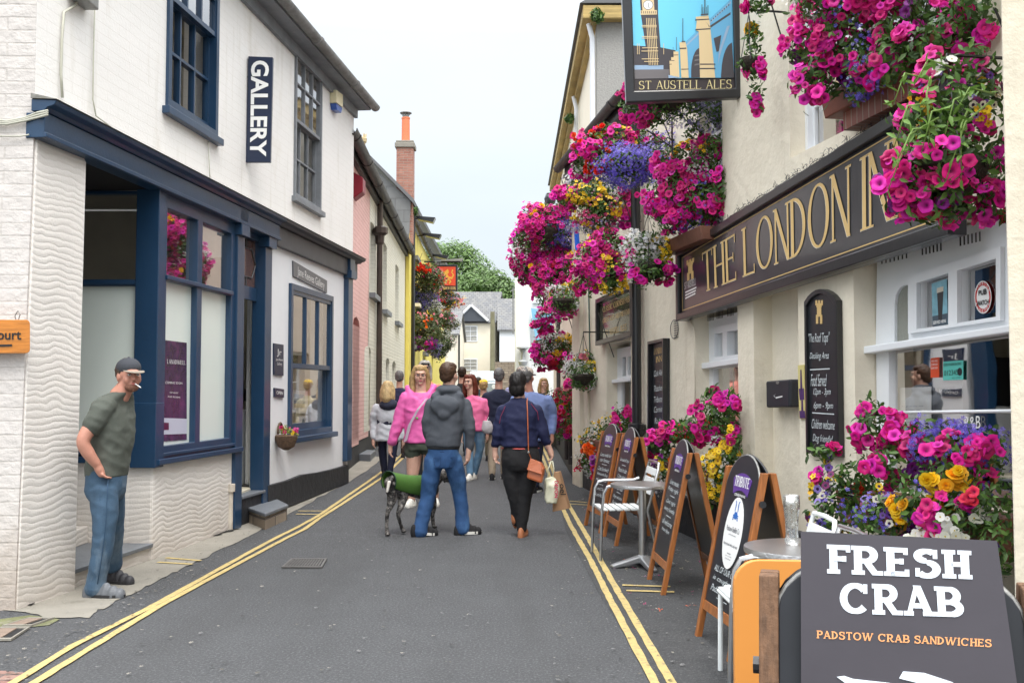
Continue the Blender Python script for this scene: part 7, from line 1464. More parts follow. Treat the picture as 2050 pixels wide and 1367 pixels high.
aboard('chalkboard sign alone in the middle, next to the small round table', **by_base(1.08, 7.92, 1.10, 7.33), lines=['Live music', 'Friday night', '-', 'Quiz night', 'every Sunday', '-', 'all welcome', 'from 8pm'], seed=3)
aboard('chalkboard sign with a white oval blue crab sticker', **by_base(1.13, 6.12, 1.20, 5.55), oval=True, lines=['', '', '', '', '', '', '', 'ALL OF OUR CRAB', 'is caught by', 'Padstow boats', '-'], seed=4)
# the nearest one, with the poster fixed on it
c5 = Vector((.88, 2.29, 0)); rot5 = math.atan2(2.2-2.36, 1.142-.617); t5 = aboard('nearest A frame sign, dark poster reading FRESH CRAB on a weathered timber frame', c5.x+.0, c5.y+.02, rot5, w=.60, sp=.25, poster=True, m=OAKD, rz=1.065)
# poster: a plate lying on the tilted front of the frame
n5 = Vector((math.sin(rot5), -math.cos(rot5), 0)); up5 = (Vector((0, 0, 1.065))-n5*.0+(-n5)*.23).normalized()
nn5 = (n5*1.065+Vector((0, 0, .23))).normalized(); O5 = at(1800, 1200, 2.24)
def on5(px, py, off=0.0):
    r_ = ray(px, py); o = O5+nn5*off; return Vector((0, 0, CAMZ))+r_*((o-Vector((0, 0, CAMZ))).dot(nn5)/r_.dot(nn5))
pc = [on5(1603, 1063), on5(1996, 1082), on5(2052, 1480), on5(1604, 1480)]
invm = (Matrix.Translation(Vector((c5.x, c5.y+.02, 0)))@Matrix.Rotation(rot5, 4, 'Z')).inverted()
def loc5(o):
    o.data.transform(invm); return o
mb = MB(); mb.prism(pc, [p-nn5*.01 for p in pc]); POST = mat('dark_slate_poster', (.050, .044, .054), .35, var=.15, vscale=3, bump=.04, bscale=20, coat=.3); loc5(mb.build('poster', POST, t5))
mb = MB()
slab = dict(W=.27, T=.17, S=.085, SH=.15, wd=1.15, gap=.15)
lettering(mb, serif2d('FRESH', **slab), [on5(*p) for p in ((1655, 1089), (1944, 1102), (1947, 1161), (1656, 1149))], nn5, off=.0015, step=.00025)
lettering(mb, serif2d('CRAB', **slab), [on5(*p) for p in ((1681, 1165), (1926, 1175), (1931, 1235), (1681, 1227))], nn5, off=.0015, step=.00025)
loc5(mb.build('white_lettering', mat('cool_white_print', (.72, .78, .85), .4), t5)); cl = [[(1675, 1354), (1690, 1352), (1708, 1358), (1780, 1366), (1830, 1380), (1840, 1420), (1760, 1400), (1700, 1372)], [(1800, 1357), (1808, 1343), (1850, 1346), (1905, 1364), (1945, 1390), (1960, 1440), (1900, 1420), (1860, 1372)]]
for pl_ in cl: mb = MB(); P_3 = [on5(*p, .003) for p in pl_]; mb.prism(P_3, [p-nn5*.002 for p in P_3]); loc5(mb.build('claw_print', MATS['cool_white_print'], t5))
mb = MB(); lettering(mb, serif2d('PADSTOW CRAB SANDWICHES', W=.19, T=.13, S=.06, SH=.12, wd=1.1, gap=.16, space=.42), [on5(*p) for p in ((1635, 1261), (1985, 1279), (1985, 1295), (1635, 1277))], nn5, off=.0015, step=.0002); loc5(mb.build('orange_lettering', mat('soft_orange_print', (.82, .36, .14), .4), t5))
# orange panel behind it
t = thing('orange_board', 'plain orange yellow panel with rounded corners behind the nearest sign', 'board', (0.9, 2.95, 0))
def rr2(x0, z0, x1, z1, r_): return [(cx_+r_*math.cos(R(a)), cz_+r_*math.sin(R(a))) for cx_, cz_, a0 in ((x1-r_, z1-r_, 0), (x0+r_, z1-r_, 90), (x0+r_, z0+r_, 180), (x1-r_, z0+r_, 270)) for a in range(a0, a0+91, 15)]
ob = rr2(.66, .03, .93, .992, .075); mb = MB(); mb.prism([(a, 2.99-(a-.66)*.1, b) for a, b in ob], [(a, 3.012-(a-.66)*.1, b) for a, b in ob]); mb.build('panel', mat('ochre_orange_laminate', (.70, .29, .065), .4, var=.04), t, bevel=.004)
for x_ in (.75, .88):
    mb = MB(); mb.prism([(x_-.02, 3.02-(x_-.66)*.1, 0), (x_+.02, 3.02-(x_-.66)*.1, 0), (x_+.02, 3.02-(x_-.66)*.1, .8), (x_-.02, 3.02-(x_-.66)*.1, .8)], [(x_-.02, 3.16, 0), (x_+.02, 3.16, 0), (x_+.02, 3.05-(x_-.66)*.1, .8), (x_-.02, 3.05-(x_-.66)*.1, .8)]); mb.build('leg', M['steel'], t)
# tables
def cafe_table(label, x, y, r_, h=.72, rot=.3):
    t = thing('cafe_table', label, 'table', (x, y, G(y)), 'round metal cafe tables'); z = G(y)
    mb = MB(); mb.lathe((x, y, z+h), [(r_-.02, -.030), (r_-.003, -.028), (r_, -.015), (r_-.003, 0), (r_-.02, .001)], 40); mb.build('tabletop', mat('hammered_steel_top', (.72, .72, .72), .3, metal=1, bump=.5, bscale=60, var=.1), t, smooth='auto')
    mb = MB(); mb.tube([(x, y, z+.05), (x, y, z+h-.03)], .033, 14); mb.build('column', ALU, t, smooth='auto')
    for k in range(4):
        a = rot+k*math.pi/2; c_, s_ = math.cos(a), math.sin(a); mb = MB(); px_, py_ = -s_*.045, c_*.045
        mb.hexa([(x+px_, y+py_, z+.05), (x-px_, y-py_, z+.05), (x-px_*.7+c_*.27, y-py_*.7+s_*.27, z+.0), (x+px_*.7+c_*.27, y+py_*.7+s_*.27, z+.0), (x+px_, y+py_, z+.11), (x-px_, y-py_, z+.11), (x-px_*.7+c_*.28, y-py_*.7+s_*.28, z+.03), (x+px_*.7+c_*.28, y+py_*.7+s_*.28, z+.03)]); mb.build('foot', mat('grey_cast_alloy', (.34, .35, .36), .4, metal=.7), t, bevel=.01)
    return t
cafe_table('small round cafe table between the second and third chalkboard signs', 1.10, 8.45, .27, .70, .2)
cafe_table('round cafe table with an empty beer glass on it', 1.45, 4.96, .30, .72, .5)
t = thing('beer_glass', 'empty embossed beer glass on the near cafe table', 'glass', (1.40, 5.02, .722))
GL = glass_mat('clear_glass', (.06, .05, .05), 1.0)
for n_ in GL.node_tree.nodes:
    if n_.type == 'FRESNEL': n_.inputs[0].default_value = 1.6
    if n_.type == 'BUMP': n_.inputs['Strength'].default_value = .35
    if n_.type == 'TEX_NOISE': n_.inputs['Scale'].default_value = 28
    if n_.type == 'MATH': n_.inputs[2].default_value = .12
mb = MB(); pr = [(.031, 0), (.036, .02), (.030, .06), (.033, .12), (.041, .19), (.040, .245)]; mb.lathe((1.40, 5.02, .723), pr+[(a-.0025, b) for a, b in reversed(pr[1:])]+[(.028, .012)], 24); mb.build('glass', GL, t, smooth=True)
def chair(label, x, y, rot, w=.52, arms=True, fm=ALU, sm=ALU, h=.84, slats=6, armh=.66):
    t = thing('cafe_chair', label, 'chair', (0, 0, 0)); hw = w/2
    for sx in (-1, 1):
        mb = MB()
        if arms: mb.tube([(sx*hw, -.25, 0), (sx*hw, -.235, .45), (sx*hw, -.22, armh-.07), (sx*hw, -.19, armh-.015), (sx*hw, -.13, armh), (sx*hw*.97, .14, armh), (sx*hw*.95, .19, armh+.02)], .0125, 10)
        else: mb.tube([(sx*hw, -.22, 0), (sx*hw, -.215, .40), (sx*hw, -.19, .44), (sx*hw*.98, .15, .44)], .0135, 10)
        mb.build('front_leg', fm, t, smooth='auto')
        mb = MB(); mb.tube([(sx*hw*.94, .27, 0), (sx*hw*.94, .17, .43), (sx*hw*.93, .22, .62), (sx*hw*.9, .27, h-.05), (sx*hw*.8, .28, h), (0, .285, h+.005)], .0125, 10); mb.build('back_leg', fm, t, smooth='auto')
    mb = MB(); mb.tube([(-hw, -.225, .425), (hw, -.225, .425)], .011, 8); mb.build('front_rail', fm, t, smooth='auto')
    for k in range(slats):
        y0 = -.23+.39*k/slats; mb = MB(); mb.box((-hw*.95, y0, .435), (hw*.95, y0+.39/slats-.014, .447)); mb.build('seat_slat', sm, t, bevel=.003)
    for k in range(3):
        z0 = .56+.085*k; yy = .20+.06*(z0-.5)/.3; mb = MB(); mb.hexa([(-hw*.9, yy+.0, z0), (hw*.9, yy, z0), (hw*.9, yy+.012, z0), (-hw*.9, yy+.012, z0), (-hw*.9, yy+.014, z0+.06), (hw*.9, yy+.014, z0+.06), (hw*.9, yy+.026, z0+.06), (-hw*.9, yy+.026, z0+.06)]); mb.build('back_slat', sm, t, bevel=.003)
    t.location = (x, y, G(y)); t.rotation_euler = (0, 0, rot); return t
chair('aluminium armchair facing the road, tucked under the small far table', 1.00, 8.98, R(-90+4), w=.5, sm=WPL)
chair('silver tube armchair at the near table, mostly hidden by the orange panel', 1.30, 4.63, R(-90), w=.5, armh=.69)
chair('white painted armless chair behind the near table', 1.33, 5.17, R(-90), w=.42, arms=False, fm=WPL, sm=WPL)
# ---------------------------------------------------------------- the hanging ale sign (picture of a clock tower and a bridge)
ds = 8.9
t = thing('pub_sign', 'hanging framed picture sign lettered ST AUSTELL ALES', 'sign', tuple(at(1370, 203, ds)))
def A_(x, y, o=0.0): return at(x, y, ds-o)
mb = MB(); fr = [A_(1241, -120), A_(1484, -130), A_(1494, 195), A_(1254, 206)]; bk = Vector((0, .09, 0))
inn_ = [A_(1262, -95), A_(1464, -103), A_(1472, 177), A_(1271, 182)]
mb.prism(fr, [p+bk for p in fr], holes=[(inn_, [p+bk for p in inn_])]); mb.build('frame', M['black'], t, bevel=.012)
mb = MB(); mb.prism([A_(1258, -98, -.03), A_(1468, -105, -.03), A_(1476, 181, -.03), A_(1266, 186, -.03)], [A_(1258, -98, -.05), A_(1468, -105, -.05), A_(1476, 181, -.05), A_(1266, 186, -.05)]); mb.build('back_panel', mat('sign_brown', (.045, .035, .038), .4), t)
SB = MB(); cols = [('sign_sky', (.16, .62, .90)), ('sign_dark', (.055, .05, .06)), ('sign_buff', (.72, .56, .32)), ('sign_blue', (.13, .42, .68)), ('sign_grey', (.16, .15, .16)), ('sign_pale_blue', (.30, .44, .62)), ('sign_white', (.8, .82, .85))]
lay = [0]
def Z(pts, m):                                          # pts in the coordinates of the 6.2x enlargement of the sign
    lay[0] += 1; o = -.027+.00022*lay[0]; P_3 = [A_(1230+x/6.215, y/6.215, o) for x, y in pts]; SB.add(P_3, [tuple(range(len(P_3)))], m)
Z([(200, -600), (1450, -640), (1490, 970), (250, 985)], 0); Z([(235, 570), (560, 590), (760, 630), (760, 980), (250, 985)], 1); Z([(250, 815), (610, 815), (610, 870), (252, 872)], 5); Z([(250, 870), (690, 865), (690, 975), (255, 985)], 4)
Z([(315, -60), (540, -60), (545, 200), (590, 815), (425, 820), (330, 190)], 1); Z([(340, -10), (490, -10), (498, 135), (350, 140)], 2); Z([(322, 135), (528, 130), (530, 185), (326, 190)], 2)
Z([(420+62*math.cos(a), 66+60*math.sin(a)) for a in np.linspace(0, 6.28, 25)[:-1]], 1); Z([(420+56*math.cos(a), 66+54*math.sin(a)) for a in np.linspace(0, 6.28, 25)[:-1]], 6)
Z([(418, 66), (424, 64), (436, 104), (430, 106)], 1); Z([(417, 64), (424, 66), (428, 40), (424, 38)], 1)
for k in range(8): Z([(335+k*25, 142), (342+k*25, 142), (342+k*25, 172), (335+k*25, 172)], 1)
for k in range(6): Z([(395+k*21, 230), (403+k*21, 228), (437+k*21, 815), (429+k*21, 815)], 2)
for yy, x0 in ((318, 338), (336, 340), (455, 342), (475, 345), (595, 346), (635, 335), (733, 340), (765, 370)): Z([(x0, yy), (525+(yy-318)*.06, yy-3), (526+(yy-318)*.06, yy+7), (x0, yy+9)], 2)
for x in (283, 305, 610): Z([(x, 545), (x+7, 545), (x+7, 680), (x, 680)], 2)
Z([(890, 520), (1450, -10), (1490, 970), (830, 970)], 3); Z([(890, 560), (1450, 20), (1450, 45), (890, 585)], 5); Z([(1180, 330), (1445, 155), (1445, 185), (1180, 362)], 1)
for k in range(9): Z([(1200+k*27, 255-k*24), (1212+k*27, 245-k*24), (1212+k*27, 262-k*24), (1200+k*27, 272-k*24)], 1)
Z([(1000, 970), (955, 970)]+[(1065-110*math.cos(a)*1.0, 900-300*math.sin(a)) for a in np.linspace(.1, 1.57, 8)]+[(1065, 970)], 1)
Z([(1325, 970)]+[(1480-150*math.cos(a), 930-400*math.sin(a)) for a in np.linspace(.1, 1.45, 8)]+[(1492, 970)], 1)
Z([(1235, 480), (1330, 440), (1300, 640), (1270, 650)], 1); Z([(1300, 640), (1400, 330), (1440, 320), (1330, 640), (1290, 800)], 5)
for k in range(3): Z([(1000, 690+k*55), (1060, 680+k*55), (1060, 700+k*55), (995, 710+k*55)], 4)
Z([(1010, 215), (1170, 195), (1185, 270), (1195, 370), (1255, 970), (1065, 970), (1050, 395), (1012, 380), (1025, 262)], 2)
for a, b, c_, d_ in ((1005, 245, 1180, 235), (1008, 365, 1195, 355), (1065, 795, 1255, 795), (1060, 850, 1258, 848)): Z([(a, b), (c_, d_), (c_, d_+14), (a, b+16)], 1)
Z([(1130, 275), (1185, 330), (1180, 350), (1160, 300)], 4)
Z([(808, 530), (885, 525), (905, 610), (925, 970), (832, 970), (815, 600)], 2); Z([(808, 600), (895, 596), (895, 612), (815, 616)], 1); Z([(832, 860), (922, 858), (922, 868), (832, 872)], 1)
for i, (x, y, w_) in enumerate(((735, 645, 62), (705, 715, 42), (685, 760, 28))): Z([(x, y), (x+w_, y), (x+w_+12, 965), (x+8, 955)], 2); Z([(x, y+40), (x+w_, y+38), (x+w_, y+46), (x, y+48)], 1)
for x, y0, y1, wd in ((1120, -60, 190, 12), (1085, 60, 190, 8), (1160, 70, 190, 8), (1100, 90, 185, 6), (1143, 90, 185, 6), (848, 230, 520, 8), (770, 465, 630, 6), (728, 590, 700, 5)): Z([(x, y0), (x+wd, y0), (x+wd, y1), (x, y1)], 1)
Z([(1075, 180), (1170, 172), (1170, 190), (1075, 198)], 1); Z([(838, 515), (882, 512), (882, 524), (838, 527)], 1); Z([(672, 935), (830, 970), (675, 975)], 5)
SB.build('picture', [mat(n_, c_, .45) for n_, c_ in cols], t)
mb = MB(); lettering(mb, serif2d('ST AUSTELL ALES', W=.12, T=.05, space=.5), [A_(1279, 163, -.026), A_(1465, 160, -.026), A_(1465, 178, -.026), A_(1279, 180, -.026)], (0, -1, 0)); mb.build('lettering', mat('pale_gold', (.72, .62, .32), .5), t)
mb = MB(); w0 = R1.P(1505, 20, 0); mb.tube([A_(1485, 20, -.045), Vector((w0.x, ds+.045, A_(0, 20).z)), Vector((w0.x+.3, ds+.045, A_(0, 20).z))], .014, 6); mb.build('arm', M['black'], t)
mb = MB(); mb.tube([Vector((w0.x+.1, ds+.045, A_(0, 95).z)), A_(1490, 55, -.045)], .010, 6); mb.build('brace', M['black'], t)
# iron scroll bracket below, blue plastic sign, round lamp
t = thing('scroll_bracket', 'black wrought iron scroll bracket left of the pub wall corner', 'bracket', tuple(at(1346, 310, 9.6)))
mb = MB(); mb.tube([at(1345, 235, 9.7), at(1346, 310, 9.7)], .009, 5); mb.build('post', M['black'], t)
mb = MB(); mb.tube([at(1345, 295, 9.7), at(1294, 260, 9.7)], .008, 5); mb.build('strut', M['black'], t)
for cx_, cy_, r_ in ((1312, 263, 7), (1262, 246, 7), (1340, 245, 6)): mb = MB(); mb.tube([at(cx_+r_*math.cos(a)*(1-a/12), cy_+r_*math.sin(a)*(1-a/12), 9.7) for a in np.linspace(0, 5.6, 14)], .006, 4); mb.build('scroll', M['black'], t)
t = thing('fly_trap', 'slim bright blue plastic tube hanging in the flower cascade', 'tube', tuple(at(1157, 500, 14.2)))
mb = MB(); mb.tube([at(1153, 452, 14.2), at(1157, 502, 14.2)], [.035, .04], 10); mb.build('tube', mat('royal_blue_plastic', (.02, .12, .62), .25), t, smooth='auto')
mb = MB(); mb.tube([at(1153, 440, 14.2), at(1153, 452, 14.2)], .006, 4); mb.build('cord', M['black'], t)
t = thing('wall_lamp', 'round dark lamp on the corner below the ochre eaves', 'lamp', tuple(at(1102, 402, 17)))
lp = at(1101, 398, 17); mb = MB(); mb.lathe(tuple(lp), [(.02, -.12), (.08, -.09), (.1, 0), (.07, .09), (.02, .12)], 12); mb.build('globe', mat('smoked_glass', (.05, .06, .07), .15, coat=.5), t, smooth=True)
mb = MB(); mb.tube([lp+Vector((0, 0, .1)), lp+Vector((.25, .1, .15))], .02, 5); mb.build('arm', M['black'], t)
# ---------------------------------------------------------------- far car
cx0, cd = at(965, 0, 50).x, 50.0
t = thing('parked_car', 'pale silver blue car at the far end of the street, mostly behind people', 'car', (cx0, cd, G(cd))); gz = G(cd)
body = [(-.85, .25), (-.88, .7), (-.82, .85), (-.68, 1.32), (-.6, 1.42), (.6, 1.42), (.68, 1.32), (.82, .85), (.88, .7), (.85, .25)]
mb = MB(); lo = [(a, b) for a, b in body if b < .9]; mb.prism([(cx0+a, cd, gz+b) for a, b in lo], [(cx0+a, cd+4, gz+b) for a, b in lo]); mb.build('body', mat('silver_blue_paint', (.42, .50, .56), .25, metal=.4, coat=1), t, bevel=.06)
mb = MB(); mb.hexa([(cx0-.8, cd+.9, gz+.86), (cx0+.8, cd+.9, gz+.86), (cx0+.8, cd+3.7, gz+.86), (cx0-.8, cd+3.7, gz+.86), (cx0-.62, cd+1.6, gz+1.42), (cx0+.62, cd+1.6, gz+1.42), (cx0+.62, cd+3.1, gz+1.42), (cx0-.62, cd+3.1, gz+1.42)]); cb = mb.build('cabin', MATS['silver_blue_paint'], t, bevel=.05)
mb = MB(); mb.add([(cx0-.7, cd+.93, gz+.9), (cx0+.7, cd+.93, gz+.9), (cx0+.56, cd+1.5, gz+1.38), (cx0-.56, cd+1.5, gz+1.38)], [(0, 1, 2, 3)]); mb.v = [(a, b-.03, c_) for a, b, c_ in mb.v]; mb.build('windscreen', mat('car_glass', (.2, .25, .28), .08, coat=1), cb)
for sx in (-1, 1):
    mb = MB(); mb.tube([(cx0+sx*.62, cd-.02, gz+.62), (cx0+sx*.62, cd+.05, gz+.62)], .11, 12); mb.build('headlight', M['wframe'], t)
    for yy in (.8, 3.2): mb = MB(); mb.tube([(cx0+sx*.68, cd+yy, gz+.31), (cx0+sx*.87, cd+yy, gz+.31)], .31, 16); mb.build('wheel', M['black'], t)
# ================================================================ people
def ell(mb, c, r, yaw=0.0, n=14, m=9, pitch=0.0):
    c = Vector(c); cy_, sy_ = math.cos(yaw), math.sin(yaw); vs = []; Rp = Matrix.Rotation(pitch, 3, 'X')
    for j in range(1, m):
        ph = math.pi*j/m
        for k in range(n):
            th = 2*math.pi*k/n; v = Rp@Vector((r[0]*math.sin(ph)*math.cos(th), r[1]*math.sin(ph)*math.sin(th), r[2]*math.cos(ph)))
            vs.append(c+Vector((v.x*cy_-v.y*sy_, v.x*sy_+v.y*cy_, v.z)))
    b = len(vs); t0 = Rp@Vector((0, 0, r[2])); vs += [c+Vector((t0.x*cy_-t0.y*sy_, t0.x*sy_+t0.y*cy_, t0.z)), c-Vector((t0.x*cy_-t0.y*sy_, t0.x*sy_+t0.y*cy_, t0.z))]
    fs = [(j*n+k, (j+1)*n+k, (j+1)*n+(k+1) % n, j*n+(k+1) % n) for j in range(m-2) for k in range(n)]
    fs += [(b, k, (k+1) % n) for k in range(n)] + [(b+1, (m-2)*n+(k+1) % n, (m-2)*n+k) for k in range(n)]
    mb.add(vs, fs)
def loft(mb, rings, n=24):
    """rings: (centre, half width, half depth, yaw); level superellipses joined upwards, smoothed between"""
    R2_ = []
    for i in range(len(rings)-1):
        p0 = rings[max(i-1, 0)]; p1 = rings[i]; p2 = rings[i+1]; p3 = rings[min(i+2, len(rings)-1)]
        for s_ in range(3):
            t = s_/3; f = lambda a, b, c, d: .5*((2*b)+(-a+c)*t+(2*a-5*b+4*c-d)*t*t+(-a+3*b-3*c+d)*t*t*t)
            R2_.append((Vector([f(p0[0][k], p1[0][k], p2[0][k], p3[0][k]) for k in range(3)]), f(p0[1], p1[1], p2[1], p3[1]), f(p0[2], p1[2], p2[2], p3[2]), p1[3]*(1-t)+p2[3]*t))
    R2_.append((Vector(rings[-1][0]), *rings[-1][1:])); vs = []
    for c, a, b, yaw in R2_:
        for k in range(n):
            th = 2*math.pi*k/n; cs, sn = math.cos(th), math.sin(th); e = .86
            x = a*math.copysign(abs(cs)**e, cs); y = b*math.copysign(abs(sn)**e, sn); vs.append(c+Vector((x*math.cos(yaw)-y*math.sin(yaw), x*math.sin(yaw)+y*math.cos(yaw), 0)))
    m = len(R2_); fs = [(i*n+k, i*n+(k+1) % n, (i+1)*n+(k+1) % n, (i+1)*n+k) for i in range(m-1) for k in range(n)]+[tuple(range(n-1, -1, -1)), tuple((m-1)*n+k for k in range(n))]
    mb.add(vs, fs)
def limb(mb, pts, rs, seg=14):
    """a tapering limb through its joints, rounded at both ends"""
    P = [Vector(p) for p in pts]; Q = []; Rr = []
    for i in range(len(P)-1):
        p0, p1, p2, p3 = P[max(i-1, 0)], P[i], P[i+1], P[min(i+2, len(P)-1)]
        for s_ in range(5):
            t = s_/5; Q.append(.5*((2*p1)+(p2-p0)*t+(2*p0-5*p1+4*p2-p3)*t*t+(3*p1-p0-3*p2+p3)*t*t*t)); Rr.append(rs[i]*(1-t)+rs[i+1]*t)
    Q.append(P[-1]); Rr.append(rs[-1]); d0 = (Q[0]-Q[1]).normalized(); d1 = (Q[-1]-Q[-2]).normalized()
    Q = [Q[0]+d0*Rr[0]*.8, Q[0]+d0*Rr[0]*.5]+Q+[Q[-1]+d1*Rr[-1]*.5, Q[-1]+d1*Rr[-1]*.8]; Rr = [Rr[0]*.35, Rr[0]*.83]+Rr+[Rr[-1]*.83, Rr[-1]*.35]
    mb.tube(Q, Rr, seg)
def fuse(mb, name, mats, parent, vox=.012, sm=3, folds=None, cut=None):
    """join the pieces into one continuous skin (voxel union), relax it, add cloth folds"""
    me = bpy.data.meshes.new('tmp'); me.from_pydata(mb.v, [], mb.f); bm = bmesh.new(); bm.from_mesh(me); bmesh.ops.recalc_face_normals(bm, faces=bm.faces); bm.to_mesh(me); bm.free()
    o = bpy.data.objects.new('tmp', me); SC.collection.objects.link(o)
    r = o.modifiers.new('r', 'REMESH'); r.mode = 'VOXEL'; r.voxel_size = vox; s_ = o.modifiers.new('s', 'SMOOTH'); s_.iterations = sm; s_.factor = .5
    dg = bpy.context.evaluated_depsgraph_get(); m2 = bpy.data.meshes.new_from_object(o.evaluated_get(dg)); bpy.data.objects.remove(o); bpy.data.meshes.remove(me)
    m2.name = name
    if folds:
        amp, fx, fz, sd = folds; n = len(m2.vertices); co = np.empty(n*3, np.float32); m2.vertices.foreach_get('co', co); no = np.empty(n*3, np.float32); m2.vertices.foreach_get('normal', no)
        co = co.reshape(-1, 3); no = no.reshape(-1, 3); out_ = np.empty(n)
        for i in range(n):
            x, y, z = co[i]; v = noise.noise((x*fx+sd, y*fx, z*fz+2.2*x)); w2 = noise.noise((x*fx*2+9, y*fx*2+sd, z*fz*1.7-3*x)); out_[i] = (1-abs(v)*2.4)*.7+(1-abs(w2)*2)*.3
        co += no*((out_-.35)*amp)[:, None]; m2.vertices.foreach_set('co', co.ravel())
    m2.polygons.foreach_set('use_smooth', [True]*len(m2.polygons)); m2.update()
    return link(name, m2, mats, parent)
SKIN = mat('fair_skin', (.60, .36, .275), .5, sub_=.12, var=.10, vscale=12, bump=.1, bscale=60)
SKINR = mat('ruddy_skin', (.53, .255, .185), .5, sub_=.12, var=.15, vscale=14, bump=.1, bscale=60)
def cloth(name, col, rough=.85, var=.12, stain=None, bump=.35): return mat(name, col, rough, var=var, vscale=7, bump=bump, bscale=220, stain=stain)
DENIM = cloth('faded_denim', (.05, .10, .165), var=.35, stain=((.22, .285, .34), 3.0, .50, .7, (1, 1, .45)))
DENIMB = cloth('bright_denim', (.022, .075, .20), var=.25, stain=((.09, .21, .40), 3.2, .48, .8, (1, 1, .4)))
BLK = cloth('black_cloth', (.010, .010, .012)); NAVY = cloth('navy_cloth', (.010, .014, .055)); 
HAIRM = {}
def hair_mat(name, col): 
    return mat(name, col, .5, var=.35, vscale=18, wood=(60, 60, 6), spec=.4)
class Person:
    def __init__(s, label, px, py=None, d=None, skin=SKIN, vox=.010):
        if d is None: g = gnd(px, py); s.root = g
        else: s.root = Vector(((px-CX)*d/F, d, G(d)))
        s.k = s.root.y/F; s.px, s.skin, s.vox = px, skin, vox
        zr = (s.root.z-CAMZ); s.py = HOR - zr/s.k      # the pixel row of the feet
        s.t = thing('person', label, 'person', tuple(s.root)); s.body = MB(); s.parts = {}
        BASE[s.t.name] = Vector((0, 0, 0))               # everything below is given in local coordinates
    def P(s, px, py, dy=0.0): return Vector(((px-s.px)*s.k*(1+dy/s.root.y)+dy*s.root.x/s.root.y, dy, (s.py-py)*s.k*(1+dy/s.root.y)-(0 if not dy else dy*(s.root.z-CAMZ)/s.root.y*-1)*0))
    def head(s, px, py, yaw, hair=None, hm=None, sc=1.0, cap=None, glasses=False, lips=(.42, .12, .10), face=True, brow=None):
        c = s.P(px, py); yw = R(yaw); h = sc; s.hc, s.hy = c, yw
        def L_(x, y, z): return c+Vector(((x*math.cos(yw)-y*math.sin(yw))*h, (x*math.sin(yw)+y*math.cos(yw))*h, z*h))
        s.L_ = L_; E = lambda p, r: ell(s.body, L_(*p), [q*h for q in r], yw)
        E((0, .008, .02), (.074, .093, .095)); E((0, -.022, -.045), (.058, .066, .068)); E((0, -.070, -.088), (.026, .022, .02)); E((.034, -.058, -.028), (.028, .03, .032)); E((-.034, -.058, -.028), (.028, .03, .032))
        E((0, -.096, -.022), (.0125, .018, .014)); E((0, -.088, -.004), (.009, .014, .024)); E((0, -.080, .028), (.046, .018, .012)); E((0, -.083, -.058), (.024, .012, .012))
        for sx in (-1, 1): E((sx*.075, .004, -.012), (.009, .020, .030))
        if face:
            for sx in (-1, 1):
                mb = MB(); ell(mb, L_(sx*.029, -.0805, .006), (.0135*h, .0085*h, .0085*h), yw, 10, 7); e = mb.build('eye', mat('eye_white', (.62, .58, .55), .25), s.t, smooth=True)
                mb = MB(); ell(mb, L_(sx*.029, -.087, .006), (.0055*h, .0035*h, .0055*h), yw, 8, 6); mb.build('iris', mat('iris', (.03, .035, .04), .2), e, smooth=True)
                mb = MB(); mb.tube([L_(sx*.012, -.094, .022), L_(sx*.03, -.096, .028), L_(sx*.048, -.084, .024)], .0038*h, 5); mb.build('eyebrow', brow or hm or HAIRM_D, s.t, smooth=True)
            mb = MB(); ell(mb, L_(0, -.0935, -.053), (.020*h, .006*h, .0045*h), yw, 10, 6); ell(mb, L_(0, -.093, -.0615), (.017*h, .006*h, .005*h), yw, 10, 6); mb.build('lips', mat('lips_%d' % int(lips[0]*100), lips, .45), s.t, smooth=True)
        if glasses:
            mb = MB()
            for sx in (-1, 1):
                mb.tube([L_(sx*.031+.020*math.cos(a), -.104, .004+.014*math.sin(a)) for a in np.linspace(0, 6.283, 15)], .0022*h, 5); mb.tube([L_(sx*.051, -.102, .008), L_(sx*.078, .0, .008)], .002*h, 4)
            mb.tube([L_(-.011, -.104, .006), L_(.011, -.104, .006)], .0022*h, 4); mb.build('glasses', mat('maroon_frame', (.10, .012, .02), .3), s.t)
        if hair:
            mb = MB(); A = lambda p, r, pt=0: ell(mb, L_(*p), [q*h for q in r], yw, 16, 11, pt)
            A((0, .026, .032), (.083, .090, .094))
            if hair != 'bald': A((0, -.012, .075), (.066, .072, .046)); A((0, .055, -.01), (.072, .05, .07))
            if hair == 'long':
                for sx in (-1, 1):
                    limb(mb, [L_(sx*.045, -.02, .09), L_(sx*.082, -.005, .0), L_(sx*.088, .01, -.09), L_(sx*.085, .0, -.17), L_(sx*.075, .02, -.21)], [.03*h, .03*h, .036*h, .032*h, .012*h], 10)
                limb(mb, [L_(0, .06, .07), L_(0, .09, -.05), L_(0, .10, -.15), L_(0, .09, -.22)], [.06*h, .078*h, .085*h, .05*h], 12); 
                for k in range(9):
                    a = R(20+k*17.5); limb(mb, [L_(.08*math.cos(a), .02+.07*math.sin(a), .0), L_(.10*math.cos(a), .02+.09*math.sin(a), -.12), L_(.095*math.cos(a), .03+.08*math.sin(a), -.235-.02*(k % 3))], [.024*h, .024*h, .006*h], 7)
            if hair == 'bob': A((0, .05, -.03), (.085, .062, .085)); A((.03, .04, -.06), (.05, .05, .05)); A((-.03, .04, -.06), (.05, .05, .05)); A((0, .02, .06), (.09, .09, .085))
            fuse(mb, 'hair', hm, s.t, .006 if s.vox < .012 else .009, 2, folds=(.007, 34, 9 if hair in ('long', 'bob') else 28, px))
